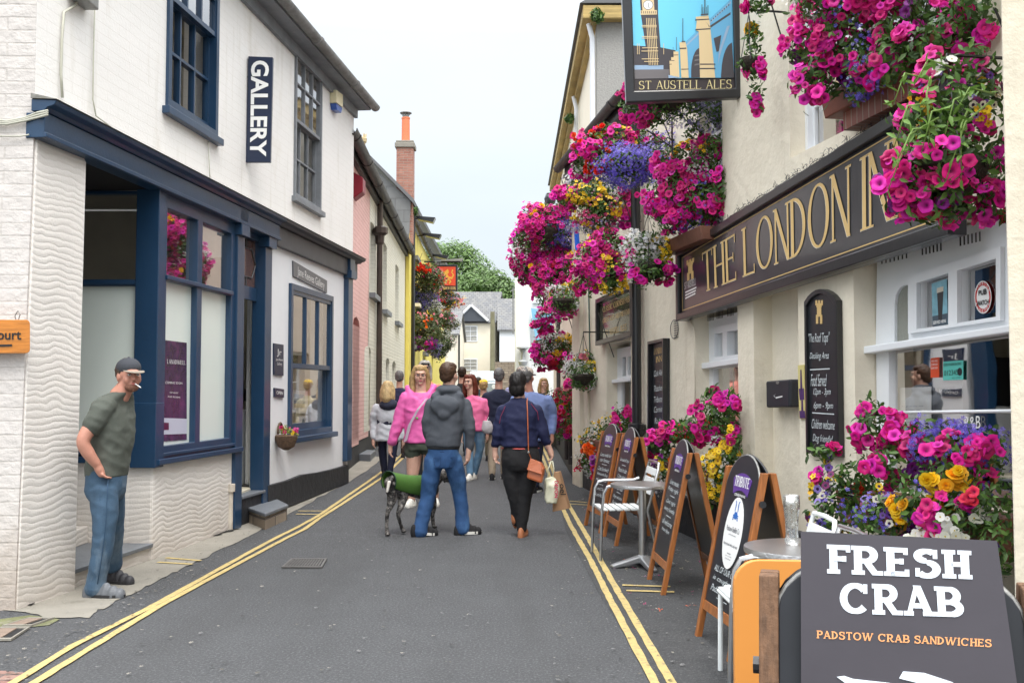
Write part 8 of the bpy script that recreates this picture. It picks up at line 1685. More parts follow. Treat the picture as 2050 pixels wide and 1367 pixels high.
        if cap:
            dm, vm, back = cap; mb = MB(); sgn = -1 if back else 1
            ell(mb, L_(0, .012, .055), (.083*h, .098*h, .072*h), yw, 20, 10); fuse(mb, 'cap', dm, s.t, .006, 2)
            mb = MB(); pts = [L_(.072*math.cos(a)*1.0, sgn*(-.075-.085*math.sin(a)*1.0), .030-.016*math.sin(a)) for a in np.linspace(0, math.pi, 13)]; up = Vector((0, 0, .006)); mb.prism(pts, [p+up for p in pts]); mb.build('visor', vm, s.t, bevel=.002)
            mb = MB(); ell(mb, L_(0, .012, .128), (.008, .008, .004), 0, 8, 5); mb.build('button', dm, s.t, smooth=True)
    def rings(s, lst): return [(s.P(x, y, dy), a, b, R(yw)) for x, y, dy, a, b, yw in lst]
    def hand(s, w, d, n, side=1, curl=.5, sc=1.0, thumb=True):
        """w wrist, d direction of the fingers, n the way the palm faces, side where the thumb leaves"""
        w, d, n = Vector(w), Vector(d).normalized(), Vector(n); n = (n-d*n.dot(d)).normalized(); x = d.cross(n)*side; S_ = sc
        limb(s.body, [w-d*.01, w+d*.045*S_, w+d*.082*S_], [.026*S_, .030*S_, .024*S_], 12)
        for i, ln in enumerate((.066, .076, .070, .056)):
            b = w+d*.078*S_+x*(.030-.019*i)*S_*1.05; P_ = [b]; dr = Vector(d)
            for j in range(3): dr = (dr+n*curl*(.55 if j == 0 else .9)).normalized(); P_.append(P_[-1]+dr*ln*S_*(.45, .32, .23)[j])
            limb(s.body, P_, [.0095*S_, .0088*S_, .008*S_, .0066*S_], 8)
        b = w+d*.03*S_+x*.026*S_; limb(s.body, [b, b+(x*.7+d*.6+n*.25).normalized()*.035*S_, b+(x*.7+d*.6+n*.25).normalized()*.03*S_+(d+n*.5).normalized()*.03*S_], [.0125*S_, .0105*S_, .008*S_], 8)
    def core(s, *chains):            # the trunk and limbs inside the clothes, so that the body is one piece
        for pts in chains: limb(s.body, [s.P(*q) for q in pts], [.045]+[.038]*(len(pts)-2)+[.03], 10)
    def limbpx(s, mb, pts, rs): limb(mb, [s.P(*p) for p in pts], rs)
    def garment(s, name, m, rings=None, limbs=(), folds=(.008, 9, 16, 1), vox=None, extra=None, sm=3):
        mb = MB()
        if rings: loft(mb, s.rings(rings))
        for pts, rs in limbs: s.limbpx(mb, pts, rs)
        if extra: extra(mb)
        return fuse(mb, name, m, s.t, vox or s.vox, sm, folds=(folds[0], folds[1], folds[2], s.px*.37+folds[3]) if folds else None)
    def shoe(s, px, py, yaw, m, sole, dy=0.0, L=.285, W=.048, lift=0.0, zoff=None):
        h = s.P(px, py, dy); z0 = max(0, h.z) if zoff is None else zoff; yw = R(yaw); f = Vector((math.sin(yw), -math.cos(yw), 0)); r_ = Vector((math.cos(yw), math.sin(yw), 0)); b = Vector((h.x, h.y, z0))
        tip = Vector((0, 0, 0)); mb = MB(); 
        up = lambda u: Vector((0, 0, lift*(1-u)**1.5))
        out_ = []
        for k in range(20):
            a = 2*math.pi*k/20; u = .5+.5*math.cos(a); ww = W*(.78+.30*math.sin(u*2.6)); out_.append((u, math.sin(a)*ww))
        top = [b+f*(u-.32)*L+r_*v+up(u)+Vector((0, 0, .028)) for u, v in out_]; bot = [b+f*(u-.32)*L*.98+r_*v*.96+up(u)+Vector((0, 0, .0 if u < .8 else .006)) for u, v in out_]
        mb.prism(top, bot); sl = mb.build('sole', sole, s.t, bevel=.004)
        mb = MB(); 
        for u, w_, hh in ((.05, .80, .066), (.20, .84, .084), (.36, .86, .086), (.54, .98, .074), (.72, 1.02, .056), (.90, .86, .042)): ell(mb, b+f*(u*.92-.32+.03)*L+up(u)+Vector((0, 0, .022)), (W*w_, L*.13, hh*1.22), yw, 14, 8)
        fuse(mb, 'shoe', m, s.t, .007, 9)
    def done(s, vox=None, sm=2): 
        o = fuse(s.body, 'body', s.skin, s.t, vox or min(.008, s.vox), sm); BASE[s.t.name] = s.root; return s
HAIRM_D = hair_mat('dark_brown_hair', (.035, .018, .010)); HB = hair_mat('mid_brown_hair', (.085, .04, .02)); HBL = hair_mat('blonde_hair', (.55, .36, .16)); HBP = hair_mat('pale_blonde_hair', (.66, .48, .24)); HR = hair_mat('auburn_hair', (.16, .028, .012)); HK = hair_mat('black_hair', (.010, .007, .007)); HG = hair_mat('grey_hair', (.17, .165, .165))
WSOLE = mat('white_rubber', (.72, .71, .66), .5); GS = mat('grey_trainer', (.13, .14, .155), .6, var=.3, vscale=20, stain=((.32, .33, .35), 30, .58, .6)); BS = mat('black_rubber', (.02, .02, .022), .6)
# ---- 1: man in a cap by the shop
p = Person('man in a grey T shirt, faded jeans and cap, smoking by the shop entrance', 213, 1190, skin=SKINR, vox=.009)
p.head(250, 752, 42, hair='bald', hm=hair_mat('cropped_brown_hair', (.09, .05, .03)), sc=1.06, cap=(cloth('charcoal_cap', (.045, .05, .062)), cloth('beige_peak', (.27, .235, .19)), False))
mb = MB(); ell(mb, p.L_(0, -.052, -.078), (.052, .046, .038), p.hy, 16, 10); ell(mb, p.L_(0, -.0915, -.047), (.022, .008, .006), p.hy, 10, 6); fuse(mb, 'stubble_beard', mat('stubble', (.22, .10, .065), .8, var=.3, vscale=40), p.t, .006, 1, folds=(.002, 60, 60, 2))
mb = MB(); a = p.L_(.005, -.098, -.056); mb.tube([a, a+Vector((.055, -.035, -.028))], .0042, 8); cg = mb.build('cigarette', M['wht'], p.t)
limb(p.body, [p.P(250, 760), p.P(243, 775), p.P(232, 792)], [.062, .062, .075])
p.limbpx(p.body, [(198, 808, -.16), (178, 838, -.20), (161, 868, -.24), (172, 894, -.22), (189, 918, -.185)], [.062, .055, .047, .045, .032]); p.hand(p.P(188, 916, -.185), (.35, .25, -.9), (.8, .5, .1), -1, .75, 1.08)
p.garment('t_shirt', cloth('sage_grey_jersey', (.092, .104, .088), var=.15), [(209, 952, 0, .145, .135, 78), (209, 940, 0, .150, .140, 78), (213, 905, 0, .158, .146, 78), (219, 870, 0, .170, .138, 78), (221, 835, 0, .186, .120, 78), (219, 808, 0, .200, .100, 78), (228, 792, 0, .14, .085, 78), (240, 784, 0, .06, .06, 78)],
          [([(204, 803, -.14), (192, 818, -.18), (178, 842, -.20)], [.078, .078, .072]), ([(232, 805, .15), (228, 840, .22)], [.075, .07])], folds=(.009, 7, 10, 3))
p.limbpx(p.body, [(232, 808, .17), (222, 868, .26), (228, 925, .22)], [.06, .046, .034])
p.garment('jeans', DENIM, [(207, 1000, 0, .12, .10, 78), (207, 985, 0, .150, .125, 78), (208, 955, 0, .155, .132, 78), (209, 936, 0, .145, .128, 78)],
          [([(203, 975, -.07), (207, 1020, -.09), (206, 1062, -.10), (200, 1110, -.10), (193, 1150, -.09), (190, 1168, -.09)], [.103, .094, .078, .070, .068, .075]), ([(215, 975, .08), (222, 1060, .22), (222, 1110, .33), (224, 1148, .42)], [.11, .085, .075, .072])], folds=(.006, 6, 9, 5))
DKJ = cloth('jeans_seam', (.03, .07, .13))
mb = MB(); mb.tube([p.P(*q) for q in ((212, 948, -.158), (211, 985, -.182), (210, 1020, -.190), (207, 1062, -.182), (201, 1110, -.172), (195, 1155, -.166))], .0035, 5); mb.build('side_seam', DKJ, p.t, smooth=True)
mb = MB(); mb.tube([p.P(*q) for q in ((182, 962, -.12), (196, 964, -.165), (197, 992, -.17), (188, 1000, -.155), (182, 990, -.12))], .003, 5); mb.build('pocket_seam', DKJ, p.t, smooth=True)
p.core([(233, 800), (222, 850), (209, 960)], [(228, 812), (216, 815, -.08), (196, 816, -.16)], [(228, 812), (230, 815, .08), (231, 816, .17)], [(209, 960), (205, 1000, -.08), (205, 1062, -.1), (196, 1172, -.09)], [(209, 960), (218, 1000, .08), (222, 1110, .33), (226, 1152, .42)]); p.shoe(196, 1190, 84, GS, BS, dy=-.10, L=.31, W=.052); p.shoe(226, 1168, 70, mat('dark_trainer', (.03, .03, .035), .6), BS, dy=.42, L=.29, zoff=0)
p.done(.007)
# ---- 2: grey hoodie
p = Person('man in a dark grey hoodie and bright blue jeans walking away', 888, 1072, vox=.012)
p.head(898, 750, 150, hair='short', hm=HB, sc=1.05); limb(p.body, [p.P(898, 758), p.P(897, 785)], [.062, .066])
p.limbpx(p.body, [(938, 895), (937, 908)], [.032, .028]); p.hand(p.P(937, 905), (-.1, .1, -1), (-.8, .3, 0), 1, .5)
HG2 = cloth('charcoal_fleece', (.072, .082, .100), var=.12)
def hood(mb): ell(mb, p.P(889, 808, -.125), (.15, .06, .105), R(-10), 18, 10); ell(mb, p.P(888, 822, -.135), (.075, .05, .075), R(-10), 18, 10); ell(mb, p.P(897, 780, -.02), (.135, .105, .06), 0, 18, 10); limb(mb, [p.P(868, 793, -.09), p.P(897, 776, .03), p.P(920, 790, -.08)], [.04, .045, .04])
p.garment('hoodie', HG2, [(887, 893, 0, .178, .135, -20), (887, 884, 0, .182, .145, -20), (890, 855, 0, .186, .145, -20), (893, 825, 0, .192, .138, -20), (895, 803, 0, .194, .112, -20), (896, 788, 0, .15, .09, -20), (897, 780, 0, .08, .07, -20)],
          [([(863, 808, 0), (856, 840, .0), (856, 865, .03), (866, 886, .16)], [.070, .064, .058, .048]), ([(929, 808, 0), (937, 840, -.02), (940, 866, -.02), (939, 898, .02)], [.070, .064, .056, .044])], folds=(.009, 5, 8, 2), extra=hood)
mb = MB(); loft(mb, p.rings([(887, 898, 0, .168, .128, -20), (887, 890, 0, .172, .132, -20)])); fuse(mb, 'waistband', cloth('black_rib', (.02, .022, .026)), p.t, .01, 1)
p.garment('jeans', DENIMB, [(887, 935, 0, .13, .12, -20), (887, 920, 0, .162, .125, -20), (887, 905, 0, .162, .125, -20), (887, 892, 0, .158, .118, -20)],
          [([(869, 920, 0), (862, 955, 0), (857, 990, .02), (847, 1030, -.02), (841, 1062, -.05)], [.100, .092, .078, .072, .078]), ([(905, 920, 0), (914, 955, .04), (920, 985, .08), (924, 1025, .08), (926, 1058, .06)], [.100, .092, .078, .070, .076])], folds=(.009, 6, 8, 4))
p.core([(897, 783), (893, 840), (887, 912)], [(896, 788), (863, 808), (856, 840), (856, 865, .03), (866, 886, .16)], [(896, 788), (929, 808), (937, 840, -.02), (939, 868, -.02), (938, 896)], [(887, 905), (862, 960), (857, 990, .02), (841, 1064, -.05)], [(887, 905), (914, 960, .04), (920, 985, .08), (926, 1058, .06)])
def seam(p, nm, pts, m, w=.0035):
    mb = MB(); mb.tube([p.P(*q) for q in pts], w, 5); mb.build(nm, m, p.t, smooth=True)
DK = cloth('dark_denim_seam', (.012, .04, .12))
for x0 in (868, 896):
    seam(p, 'pocket_seam', [(x0, 912, -.128), (x0+14, 911, -.130), (x0+14, 926, -.128), (x0+7, 931, -.126), (x0+1, 926, -.122), (x0, 912, -.128)], DK, .0028)
seam(p, 'belt', [(862+k*6.3, 900, -.128*math.sin(math.pi*k/8)-.0) for k in range(9)], DK, .006)
p.shoe(842, 1076, 115, BLK, WSOLE, dy=-.05, lift=.03); p.shoe(928, 1068, 105, BLK, WSOLE, dy=.06); p.done()
# ---- 3: dark haired woman in navy
p = Person('woman with short black hair in a navy jacket and black trousers walking away', 1042, 1074, vox=.012)
p.head(1038, 772, 160, hair='bob', hm=HK, sc=1.0); limb(p.body, [p.P(1039, 778), p.P(1040, 800)], [.055, .06])
p.limbpx(p.body, [(996, 868), (992, 888), (991, 903)], [.042, .036, .027]); p.hand(p.P(991, 902), (.05, 0, -1), (.9, -.3, 0), -1, .7)
p.limbpx(p.body, [(1086, 868), (1096, 890), (1100, 897)], [.042, .034, .028]); p.hand(p.P(1100, 896), (.3, 0, -1), (-.9, -.2, 0), 1, .8)
p.garment('jacket', cloth('navy_softshell', (.004, .008, .048), .8), [(1041, 893, 0, .190, .15, 0), (1041, 880, 0, .180, .145, 0), (1040, 860, 0, .172, .14, 0), (1040, 838, 0, .185, .135, 0), (1040, 818, 0, .19, .105, 0), (1040, 804, 0, .12, .08, 0), (1040, 796, 0, .065, .06, 0)],
          [([(1009, 822, 0), (1000, 850, 0), (996, 870, -.02), (992, 890, 0)], [.072, .066, .056, .044]), ([(1072, 822, 0), (1083, 850, 0), (1088, 868, -.02), (1095, 886, 0)], [.072, .066, .056, .044])], folds=(.011, 7, 11, 1))
mb = MB(); mb.tube([p.P(1003+k*9.5, 896-2.5*math.sin(k/8*math.pi), -.150*math.sin(k/8*math.pi)-.0) for k in range(9)], .006, 6); mb.build('hem_band', mat('coral_trim', (.70, .12, .11), .7), p.t, smooth=True)
mb = MB(); mb.tube([p.P(1012, 810, -.09), p.P(1003, 830, -.085), p.P(1000, 845, -.07)], .003, 5); mb.build('piping', mat('maroon_piping', (.25, .02, .06), .7), p.t)
mb = MB(); mb.tube([p.P(1063, 805, -.08), p.P(1076, 822, -.085), p.P(1078, 838, -.07)], .003, 5); mb.build('piping', MATS['maroon_piping'], p.t)
p.garment('trousers', BLK, [(1042, 940, 0, .14, .13, 0), (1042, 925, 0, .192, .155, 0), (1042, 905, 0, .190, .15, 0), (1042, 892, 0, .172, .138, 0)],
          [([(1024, 925, 0), (1026, 960, 0), (1030, 990, 0), (1034, 1020, .04), (1033, 1046, .08)], [.105, .095, .072, .06, .046]), ([(1058, 925, 0), (1056, 960, 0), (1050, 992, 0), (1047, 1025, 0), (1044, 1056, 0)], [.108, .098, .076, .064, .050])], folds=(.006, 9, 12, 1))
p.core([(1040, 798), (1040, 850), (1042, 915)], [(1040, 802), (1009, 822), (1000, 850), (996, 870)], [(1040, 802), (1072, 822), (1083, 850), (1086, 870)], [(1042, 905), (1026, 960), (1031, 1000), (1032, 1050, .1)], [(1042, 905), (1056, 960), (1050, 992), (1045, 1068)])
TAN = mat('tan_leather', (.40, .155, .07), .5); p.shoe(1045, 1073, 165, TAN, TAN, L=.25, W=.04); p.shoe(1031, 1050, 170, TAN, TAN, dy=.1, L=.25, W=.04, lift=.07); p.done()
bk = p
# ---- 4: blonde woman in the pink raincoat
p = Person('blonde woman with glasses in a pink raincoat and green shorts walking this way', 847, 1014, vox=.013)
p.head(840, 752, 8, hair='long', hm=HBL, sc=1.12, glasses=True, lips=(.45, .10, .12), brow=HBL); limb(p.body, [p.P(841, 760), p.P(842, 790)], [.068, .075]); ell(p.body, p.P(842, 792, -.03), (.10, .09, .06))
PK = cloth('bubblegum_nylon', (.78, .13, .42), .5, var=.06)
p.garment('raincoat', PK, [(845, 885, 0, .238, .18, 0), (845, 872, 0, .228, .175, 0), (843, 848, 0, .205, .165, 0), (842, 822, 0, .215, .17, 0), (842, 800, 0, .228, .14, 0), (842, 786, 0, .15, .11, 0)],
          [([(813, 797, 0), (802, 828, 0), (796, 850, -.02), (784, 884, -.03)], [.092, .082, .075, .060]), ([(872, 797, 0), (884, 835, 0), (884, 870, 0)], [.09, .08, .065]), ([(815, 776, .02), (824, 792, -.07), (834, 800, -.13)], [.035, .04, .025]), ([(868, 774, .02), (858, 790, -.07), (848, 800, -.13)], [.035, .04, .025]), ([(818, 777, .04), (842, 772, .09), (866, 777, .04)], [.04, .05, .04])], folds=(.013, 6, 9, 6))
p.limbpx(p.body, [(784, 884, -.03), (781, 893, -.03)], [.034, .028]); p.hand(p.P(781, 892, -.03), (0, 0, -1), (.9, 0, 0), -1, .5)
p.limbpx(p.body, [(884, 868, 0), (882, 892, -.02)], [.034, .028]); p.hand(p.P(882, 890, -.02), (0, 0, -1), (-.9, 0, 0), 1, .5)
mb = MB(); st = [p.P(853, 794, -.20), p.P(836, 815, -.22), p.P(820, 845, -.20), p.P(811, 880, -.16)]
for i in range(3):
    a, b = st[i], st[i+1]; w_ = Vector((.022, 0, .012)); mb.add([a-w_, a+w_, b+w_, b-w_], [(0, 1, 2, 3)])
mb.build('bag_strap', cloth('lilac_webbing', (.62, .50, .62)), p.t)
mb = MB(); ell(mb, p.P(834, 833, -.20), (.016, .008, .016)); mb.build('badge', mat('green_badge', (.12, .35, .10), .4), p.t, smooth=True)
p.garment('shorts', cloth('olive_cotton', (.065, .082, .06)), [(846, 900, 0, .21, .16, 0), (846, 888, 0, .215, .16, 0), (846, 875, 0, .19, .15, 0)], [([(829, 893, 0), (827, 906, 0)], [.118, .112]), ([(862, 893, 0), (863, 906, 0)], [.118, .112])], folds=(.009, 8, 8, 3))
p.limbpx(p.body, [(829, 900, 0), (827, 935, -.01), (825, 955, -.02), (823, 980, .0), (824, 1005, .02)], [.105, .085, .066, .066, .038]); p.limbpx(p.body, [(862, 900, 0), (863, 935, 0), (865, 955, 0), (868, 975, .06), (872, 998, .12)], [.105, .085, .066, .064, .038])
p.core([(842, 788), (843, 840), (846, 895)], [(842, 792), (813, 797), (802, 828), (796, 850), (784, 886, -.03)], [(842, 792), (872, 797), (884, 835), (884, 870)], [(846, 890), (832, 895), (829, 905)], [(846, 890), (858, 895), (862, 905)]); p.shoe(824, 1018, -15, WSOLE, WSOLE, L=.27, W=.05, zoff=0); p.shoe(872, 1008, 5, WSOLE, WSOLE, dy=.14, L=.27, W=.05, zoff=0); p.done()
# ---- the others, farther off
def walker(label, px, py, d, head, yaw, hm, hair, top, topm, hem, legm, hw=.17, arms=True, skin=SKIN, cap=None, lips=(.45, .15, .13), hsc=1.05, shoem=BLK, sole=WSOLE, xb=None, vox=.016, legs=True, shoes=True, armsp=1.0, skirt=0, hoodm=None, twist=0, feet=None):
    """a walking figure measured by its head centre, hem row and half width"""
    p = Person(label, px, py, d, skin, vox); k = p.k; hx, hyy = head; xb = xb or px; face = abs(((yaw+180) % 360)-180) < 100
    p.head(hx, hyy, yaw, hair=hair, hm=hm, sc=hsc, cap=cap, face=face, lips=lips, brow=hm)
    sh = hyy+.245/k*hsc; ch = sh+.16/k; wa = hem-.10/k; n_ = R(twist); q = lambda z: z
    limb(p.body, [p.P(hx, hyy+.05/k), p.P((hx+xb)/2, sh-.02/k)], [.058, .062])
    r = [(xb, hem, 0, hw*1.04+skirt, .135+skirt*.6, twist), (xb, hem-.06/k, 0, hw*1.02+skirt*.7, .14+skirt*.4, twist), (xb, (wa+ch)/2, 0, hw*.98, .13, twist), (xb, ch, 0, hw*1.04, .135, twist), (xb, sh+.035/k, 0, hw*1.08, .105, twist), (xb, sh-.02/k, 0, hw*.6, .085, twist), ((xb+hx)/2, sh-.055/k, 0, .065, .065, twist)]
    a_ = hw/k*armsp; el = sh+.30/k; wr = sh+.52/k; ls = []
    for sx in (-1, 1):
        ls.append(([(xb+sx*a_*.98, sh+.05/k, 0), (xb+sx*a_*1.22, sh+.18/k, 0), (xb+sx*a_*1.30, el, .02), (xb+sx*a_*1.24, wr, -.03)], [.07, .064, .056, .044])) if arms else None
        if arms: w_ = p.P(xb+sx*a_*1.24, wr+.03/k, -.035); limb(p.body, [w_+Vector((0, 0, .05)), w_], [.03, .026]); p.hand(w_, (0, 0, -1), (-sx, 0, 0), sx, .5)
    p.core([(hx, sh-.06/k), (xb, ch), (xb, hem-.1/k)]); [p.core([(xb, sh-.01/k)]+l_[0][:-1]+[(l_[0][-1][0], l_[0][-1][1]+.02/k, l_[0][-1][2])]) for l_ in ls]
    ex = (lambda mb: ell(mb, p.P(xb, sh-.0/k, -.085 if not face else .08), (.12, .06, .085), 0, 16, 9)) if hoodm else None
    p.garment(top, topm, r, ls, folds=(.012, 7, 10, 3), extra=ex if hoodm is True else None)
    if hoodm and hoodm is not True: mb = MB(); ell(mb, p.P(xb, sh+.0/k, -.07), (.15, .10, .10), 0, 16, 9); fuse(mb, 'hood', hoodm, p.t, .014, 2, folds=(.01, 9, 9, 1))
    if legs:
        cr = p.py-.80/k; f = feet or ((-.10, -.06), (.08, .10)); ls = []
        for sx, (fx, fy) in zip((-1, 1), f): ls.append(([(xb+sx*.085/k, cr-.02/k, 0), (xb+(sx*.075+fx*.3)/k, p.py-.48/k, fy*.4), (px+fx/k, p.py-.10/k, fy)], [.10, .068, .052]))
        [p.core([(xb, hem-.12/k)]+l_[0]+[(l_[0][-1][0], p.py-.05/k, l_[0][-1][2])]) for l_ in ls]
        p.garment('trousers', legm, [(xb, cr+.04/k, 0, .12, .11, 0), (xb, cr-.06/k, 0, hw*.98, .125, 0), (xb, cr-.16/k, 0, hw*.92, .12, 0)], ls, folds=(.008, 7, 8, 2))
        if shoes:
            for (fx, fy) in f: p.shoe(px+fx/k, p.py, yaw if not face else yaw*.5, shoem, sole, dy=fy, zoff=0, L=.27)
    p.done(.009); return p
walker('young woman with auburn hair in a pink hoodie walking this way', 944, 960, None, (940, 765), -28, HR, 'long', 'hoodie', cloth('candy_pink_fleece', (.82, .17, .36)), 862, cloth('light_denim', (.12, .24, .38), stain=((.3, .42, .52), 4, .5, .7)), xb=949, hw=.165, shoem=WSOLE, hoodm=None, feet=((-.02, -.06), (.04, .12)))
walker('grey haired man in a long navy coat and beige trousers walking away', 998, None, 15.6, (999, 753), 178, HG, 'short', 'coat', cloth('navy_wool', (.007, .011, .035)), 868, cloth('beige_chino', (.42, .34, .25)), hw=.205, skirt=.01, armsp=.9)
walker('man in a pale blue shirt and beige cap walking away', 1066, 985, None, (1056, 754), 150, HG, 'short', 'shirt', cloth('pale_blue_cotton', (.20, .27, .52), var=.1), 882, cloth('navy_trouser', (.012, .016, .04)), hw=.235, cap=(cloth('beige_cap', (.50, .44, .38)), cloth('beige_peak2', (.50, .44, .38)), False), xb=1064, hsc=1.1, skin=SKINR, feet=((-.1, .1), (.04, -.05)))
walker('woman with long pale blonde hair in a light grey coat with a navy hood', 777, 956, None, (775, 778), 178, HBP, 'long', 'coat', cloth('light_grey_nylon', (.50, .53, .58), .6), 882, cloth('midnight_leggings', (.010, .014, .04)), hw=.19, hsc=1.02, hoodm=cloth('navy_hood', (.018, .022, .045)), skirt=.02, feet=((-.06, .1), (.02, -.08)), shoem=BLK)
walker('grey haired person in a dark navy jacket beyond the pale house drainpipe', 800, None, 19.0, (800, 755), 175, HG, 'short', 'jacket', NAVY, 842, cloth('brown_trouser', (.05, .035, .03)), hw=.19)
walker('person in a black flat cap and salmon coat behind the pink raincoat', 853, None, 15.0, (850, 737), 20, hair_mat('white_hair', (.55, .52, .47)), 'long', 'coat', cloth('salmon_wool', (.70, .22, .17)), 845, BLK, hw=.18, cap=(BLK, BLK, False), hsc=1.0)
walker('distant woman with blonde hair holding a phone to her ear by the white building', 1088, None, 22.0, (1088, 768), 20, HBL, 'long', 'jacket', cloth('slate_jacket', (.05, .06, .09)), 832, cloth('dark_denim', (.02, .03, .06)), hw=.16, lips=(.4, .15, .12))
walker('small person in a bright yellow sun hat in the middle of the crowd', 968, None, 18.5, (968, 772), 175, HBL, 'short', 'top', cloth('straw_cotton', (.45, .40, .25)), 830, cloth('khaki_shorts', (.2, .17, .11)), hw=.15, cap=(cloth('yellow_hat', (.85, .6, .02)), MATS['yellow_hat'], False), hsc=1.0)
walker('dark haired person in black half hidden behind the grey hoodie', 924, None, 19.5, (925, 747), 178, HAIRM_D, 'short', 'jacket', BLK, 840, BLK, hw=.17)
walker('man in a faded sand coloured cap behind the pale blue shirt', 1040, None, 18.0, (1043, 748), 170, HG, 'short', 'shirt', cloth('lavender_shirt', (.30, .32, .52)), 850, cloth('sand_chino', (.40, .33, .24)), hw=.19, cap=(cloth('sand_cap', (.52, .42, .34)), MATS['sand_cap'], False))
walker('far walker in a dark top near the end of the street', 960, None, 27.0, (958, 764), 175, HAIRM_D, 'short', 'top', cloth('dark_teal', (.02, .05, .06)), 812, cloth('grey_shorts', (.12, .12, .13)), hw=.17)
# ---- bags
def bagthing(name, label, cat, fn, base):
    t = thing(name, label, cat, tuple(base)); fn(t); return t
db = bk.root.y
def B_(x, y, dy=0.0): return at(x, y, db+dy)
t = thing('handbag', 'tan leather shoulder bag on a long thin strap', 'handbag', tuple(B_(1070, 967, -.2)))
mb = MB(); lo = [B_(1053, 957, -.20), B_(1084, 968, -.24), B_(1089, 938, -.22), B_(1083, 927, -.2), B_(1062, 918, -.18)]; off = Vector((.02, .09, 0)); mb.prism(lo, [q_+off for q_ in lo]); LTH = mat('cognac_leather', (.42, .105, .03), .4, var=.15, bump=.4, bscale=80, coat=.2); mb.build('bag_body', LTH, t, bevel=.02)
mb = MB(); fl = [B_(1055, 940, -.215), B_(1085, 950, -.255), B_(1083, 927, -.215), B_(1062, 917, -.19)]; mb.prism(fl, [q_+Vector((0, .012, 0)) for q_ in fl]); mb.build('flap', LTH, t, bevel=.004)
mb = MB(); mb.tube([B_(1064, 919, -.17), B_(1058, 905, -.17), B_(1057, 860, -.165), B_(1056, 825, -.14), B_(1055, 803, -.09), B_(1056, 797, -.02)], .006, 6); mb.build('strap', LTH, t, smooth=True)
mb = MB(); ell(mb, B_(1058, 905, -.178), (.012, .006, .014)); mb.build('buckle', M['steel'], t, smooth=True)
def softbag(name, label, cat, rows, m, dy, seed, handles, dp=.05):
    """rows: (y, x0, x1) down the bag"""
    t = thing(name, label, cat, tuple(B_((rows[-1][1]+rows[-1][2])/2, rows[-1][0], dy))); mb = MB(); loft(mb, [(B_((a+b)/2, y, dy), (b-a)/2*db/F, dp*(.35 if i == 0 else 1), 0) for i, (y, a, b) in enumerate(rows)][::-1]); fuse(mb, 'bag_body', m, t, .009, 1, folds=(.014, 14, 9, seed))
    for h in handles: mb = MB(); mb.tube([B_(x, y, dy) for x, y in h], .006, 6); mb.build('handle', m, t, smooth=True)
    return t
# fuse() builds in world coordinates here, link() takes the base off
t = softbag('plastic_bag', 'creamy white plastic carrier bag with red print held by the navy jacket woman', 'carrier bag', [(955, 1092, 1108), (968, 1090, 1118), (985, 1090, 1119), (1000, 1091, 1117), (1006, 1094, 1114)], mat('milky_plastic', (.66, .66, .50), .35, var=.08, trans=.0), -.05, 3, [[(1096, 958), (1097, 940), (1104, 922)], [(1106, 958), (1109, 938), (1106, 922)]])
mb = MB(); q_ = [B_(1110, 962, -.118), B_(1118, 962, -.118), B_(1117, 996, -.118), B_(1110, 996, -.118)]; lettering(mb, text2d('DEVON', bold=.03), [q_[1], q_[2], q_[3], q_[0]], (0, -1, 0)); mb.build('red_lettering', mat('carmine_print', (.5, .01, .08), .5), t)
t = thing('paper_bag', 'brown paper carrier bag hanging behind the plastic one', 'paper bag', tuple(B_(1122, 1025, .05)))
mb = MB(); q_ = [B_(1107, 945, .03), B_(1118, 944, .03), B_(1138, 1018, .03), B_(1106, 1024, .03)]; mb.prism(q_, [v+Vector((.03, .09, 0)) for v in q_]); mb.build('bag_body', mat('kraft_paper', (.40, .235, .13), .8, var=.12, bump=.3, bscale=25), t, bevel=.004)
mb = MB(); lettering(mb, text2d('oel', bold=.01), [B_(1131, 968, .025), B_(1133, 990, .025), B_(1122, 990, .025), B_(1120, 968, .025)], (0, -1, 0)); mb.build('lettering', M['black'], t)
mb = MB(); mb.tube([B_(1110, 946, .04), B_(1106, 930, .02), B_(1104, 920, 0)], .004, 5); mb.build('handle', MATS['kraft_paper'], t)
t = thing('plastic_bag', 'small grey plastic carrier hanging from the navy coat man', 'carrier bag', tuple(at(976, 870, 15.3)))
mb = MB(); loft(mb, [(at(976, 868, 15.3), .06, .03, 0), (at(976, 858, 15.3), .09, .05, 0), (at(975, 842, 15.3), .06, .03, 0)]); fuse(mb, 'bag_body', mat('grey_plastic', (.42, .40, .42), .4), t, .012, 1, folds=(.01, 14, 9, 3))
mb = MB(); mb.tube([at(975, 843, 15.3), at(978, 835, 15.4)], .006, 5); mb.build('handle', MATS['grey_plastic'], t)
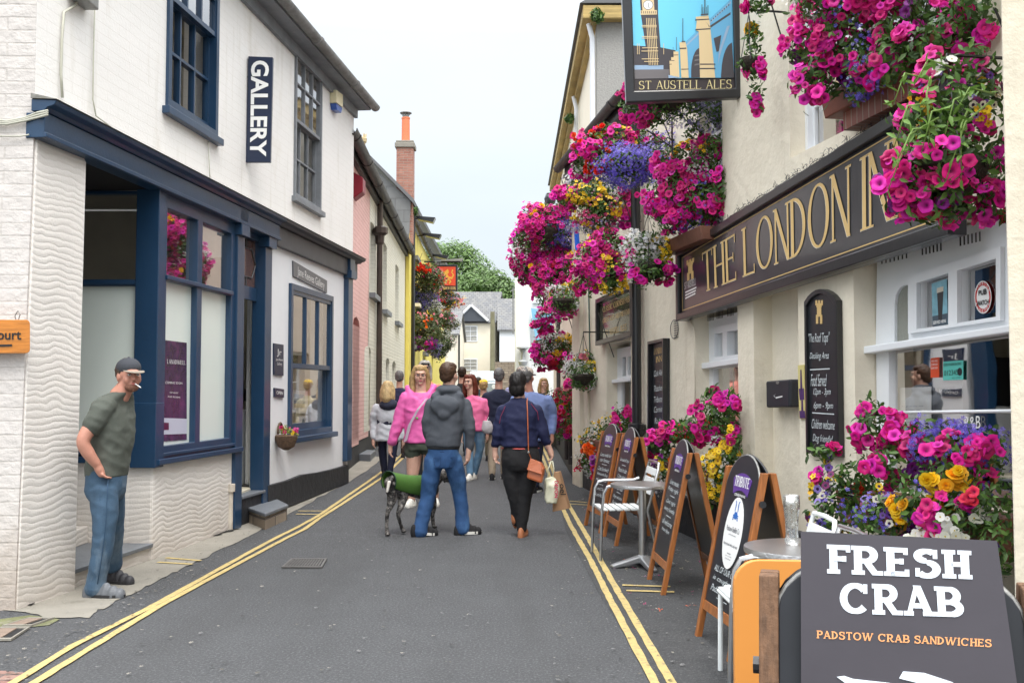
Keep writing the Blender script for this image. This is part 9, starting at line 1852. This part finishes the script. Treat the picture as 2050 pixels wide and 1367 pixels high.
# ---------------------------------------------------------------- dog
g = gnd(790, 1072); dg_ = g.y; t = thing('dog', 'black and white speckled pointer in a green coat, walking away', 'dog', tuple(g)); kd = dg_/F
def D_(x, y, dy=0.0): return at(x, y, dg_+dy)
mb = MB()
limb(mb, [D_(786, 968, .02), D_(800, 972, .10), D_(820, 975, .22), D_(845, 978, .36), D_(862, 978, .44)], [.072, .085, .090, .11, .10])
limb(mb, [D_(862, 970, .44), D_(876, 955, .50), D_(886, 950, .54)], [.085, .065, .06]); limb(mb, [D_(886, 950, .54), D_(894, 956, .58), D_(902, 962, .62)], [.062, .045, .028])
ell(mb, D_(882, 958, .50), (.02, .012, .05)); ell(mb, D_(890, 958, .60), (.02, .012, .05))
for pts, rs in (([(783, 965, 0), (786, 990, .03), (781, 1012, .0), (776, 1026, -.03), (774, 1048, -.01), (775, 1066, .0)], [.075, .062, .036, .022, .018, .022]), ([(798, 968, .08), (806, 990, .12), (803, 1012, .08), (797, 1028, .04), (801, 1046, .08), (806, 1060, .12)], [.075, .06, .036, .022, .018, .022]),
                ([(850, 985, .30), (852, 1010, .33), (850, 1035, .32), (852, 1060, .32)], [.055, .035, .022, .02]), ([(862, 985, .46), (868, 1010, .5), (866, 1032, .48), (868, 1052, .5)], [.055, .035, .022, .02])): limb(mb, [D_(*q_) for q_ in pts], rs)
for x, y, dy in ((776, 1069, -.02), (808, 1063, .10), (854, 1062, .3), (870, 1054, .48)): ell(mb, D_(x, y, dy), (.028, .042, .018))
limb(mb, [D_(785, 955, -.05), D_(779, 968, -.10), D_(774, 986, -.12)], [.026, .020, .010])
FUR = mat('speckled_fur', (.022, .020, .020), .6, stain=((.42, .39, .36), 24, .47, .8), var=.3, bump=.3, bscale=120); fuse(mb, 'body', FUR, t, .008, 2)
mb = MB(); limb(mb, [D_(779, 965, -.115), D_(775, 984, -.135)], [.020, .012]); fuse(mb, 'tail_tip', mat('white_fur', (.6, .57, .52), .8), t, .006, 1)
mb = MB(); GC = cloth('moss_green_fleece', (.055, .145, .018)); loft_pts = []
for i, (x, y, dy, ra) in enumerate(((778, 962, -.02, .098), (790, 966, .06, .106), (806, 970, .14, .110), (823, 973, .23, .115), (842, 975, .33, .13), (852, 973, .38, .118))):
    c = D_(x, y, dy); ax = Vector((.55, .83, 0)); sd_ = Vector((.83, -.55, 0)); dn = 1.25
    loft_pts.append([c+sd_*math.sin(a)*ra+Vector((0, 0, math.cos(a)*ra*(1 if abs(a) < 1.57 else dn))) for a in np.linspace(-2.25, 2.25, 17)])
vs = [p_ for r_ in loft_pts for p_ in r_]; fs = [(i*17+k, i*17+k+1, (i+1)*17+k+1, (i+1)*17+k) for i in range(5) for k in range(16)]; mb.add(vs, fs); o = mb.build('coat', GC, t, smooth=True); so = o.modifiers.new('s', 'SOLIDIFY'); so.thickness = .008; sb_ = o.modifiers.new('u', 'SUBSURF'); sb_.levels = sb_.render_levels = 2
mb = MB(); mb.tube([q_*1.0 for q_ in loft_pts[0]], .006, 5); mb.build('coat_binding', mat('dark_green_tape', (.01, .04, .02), .7), t, smooth=True)
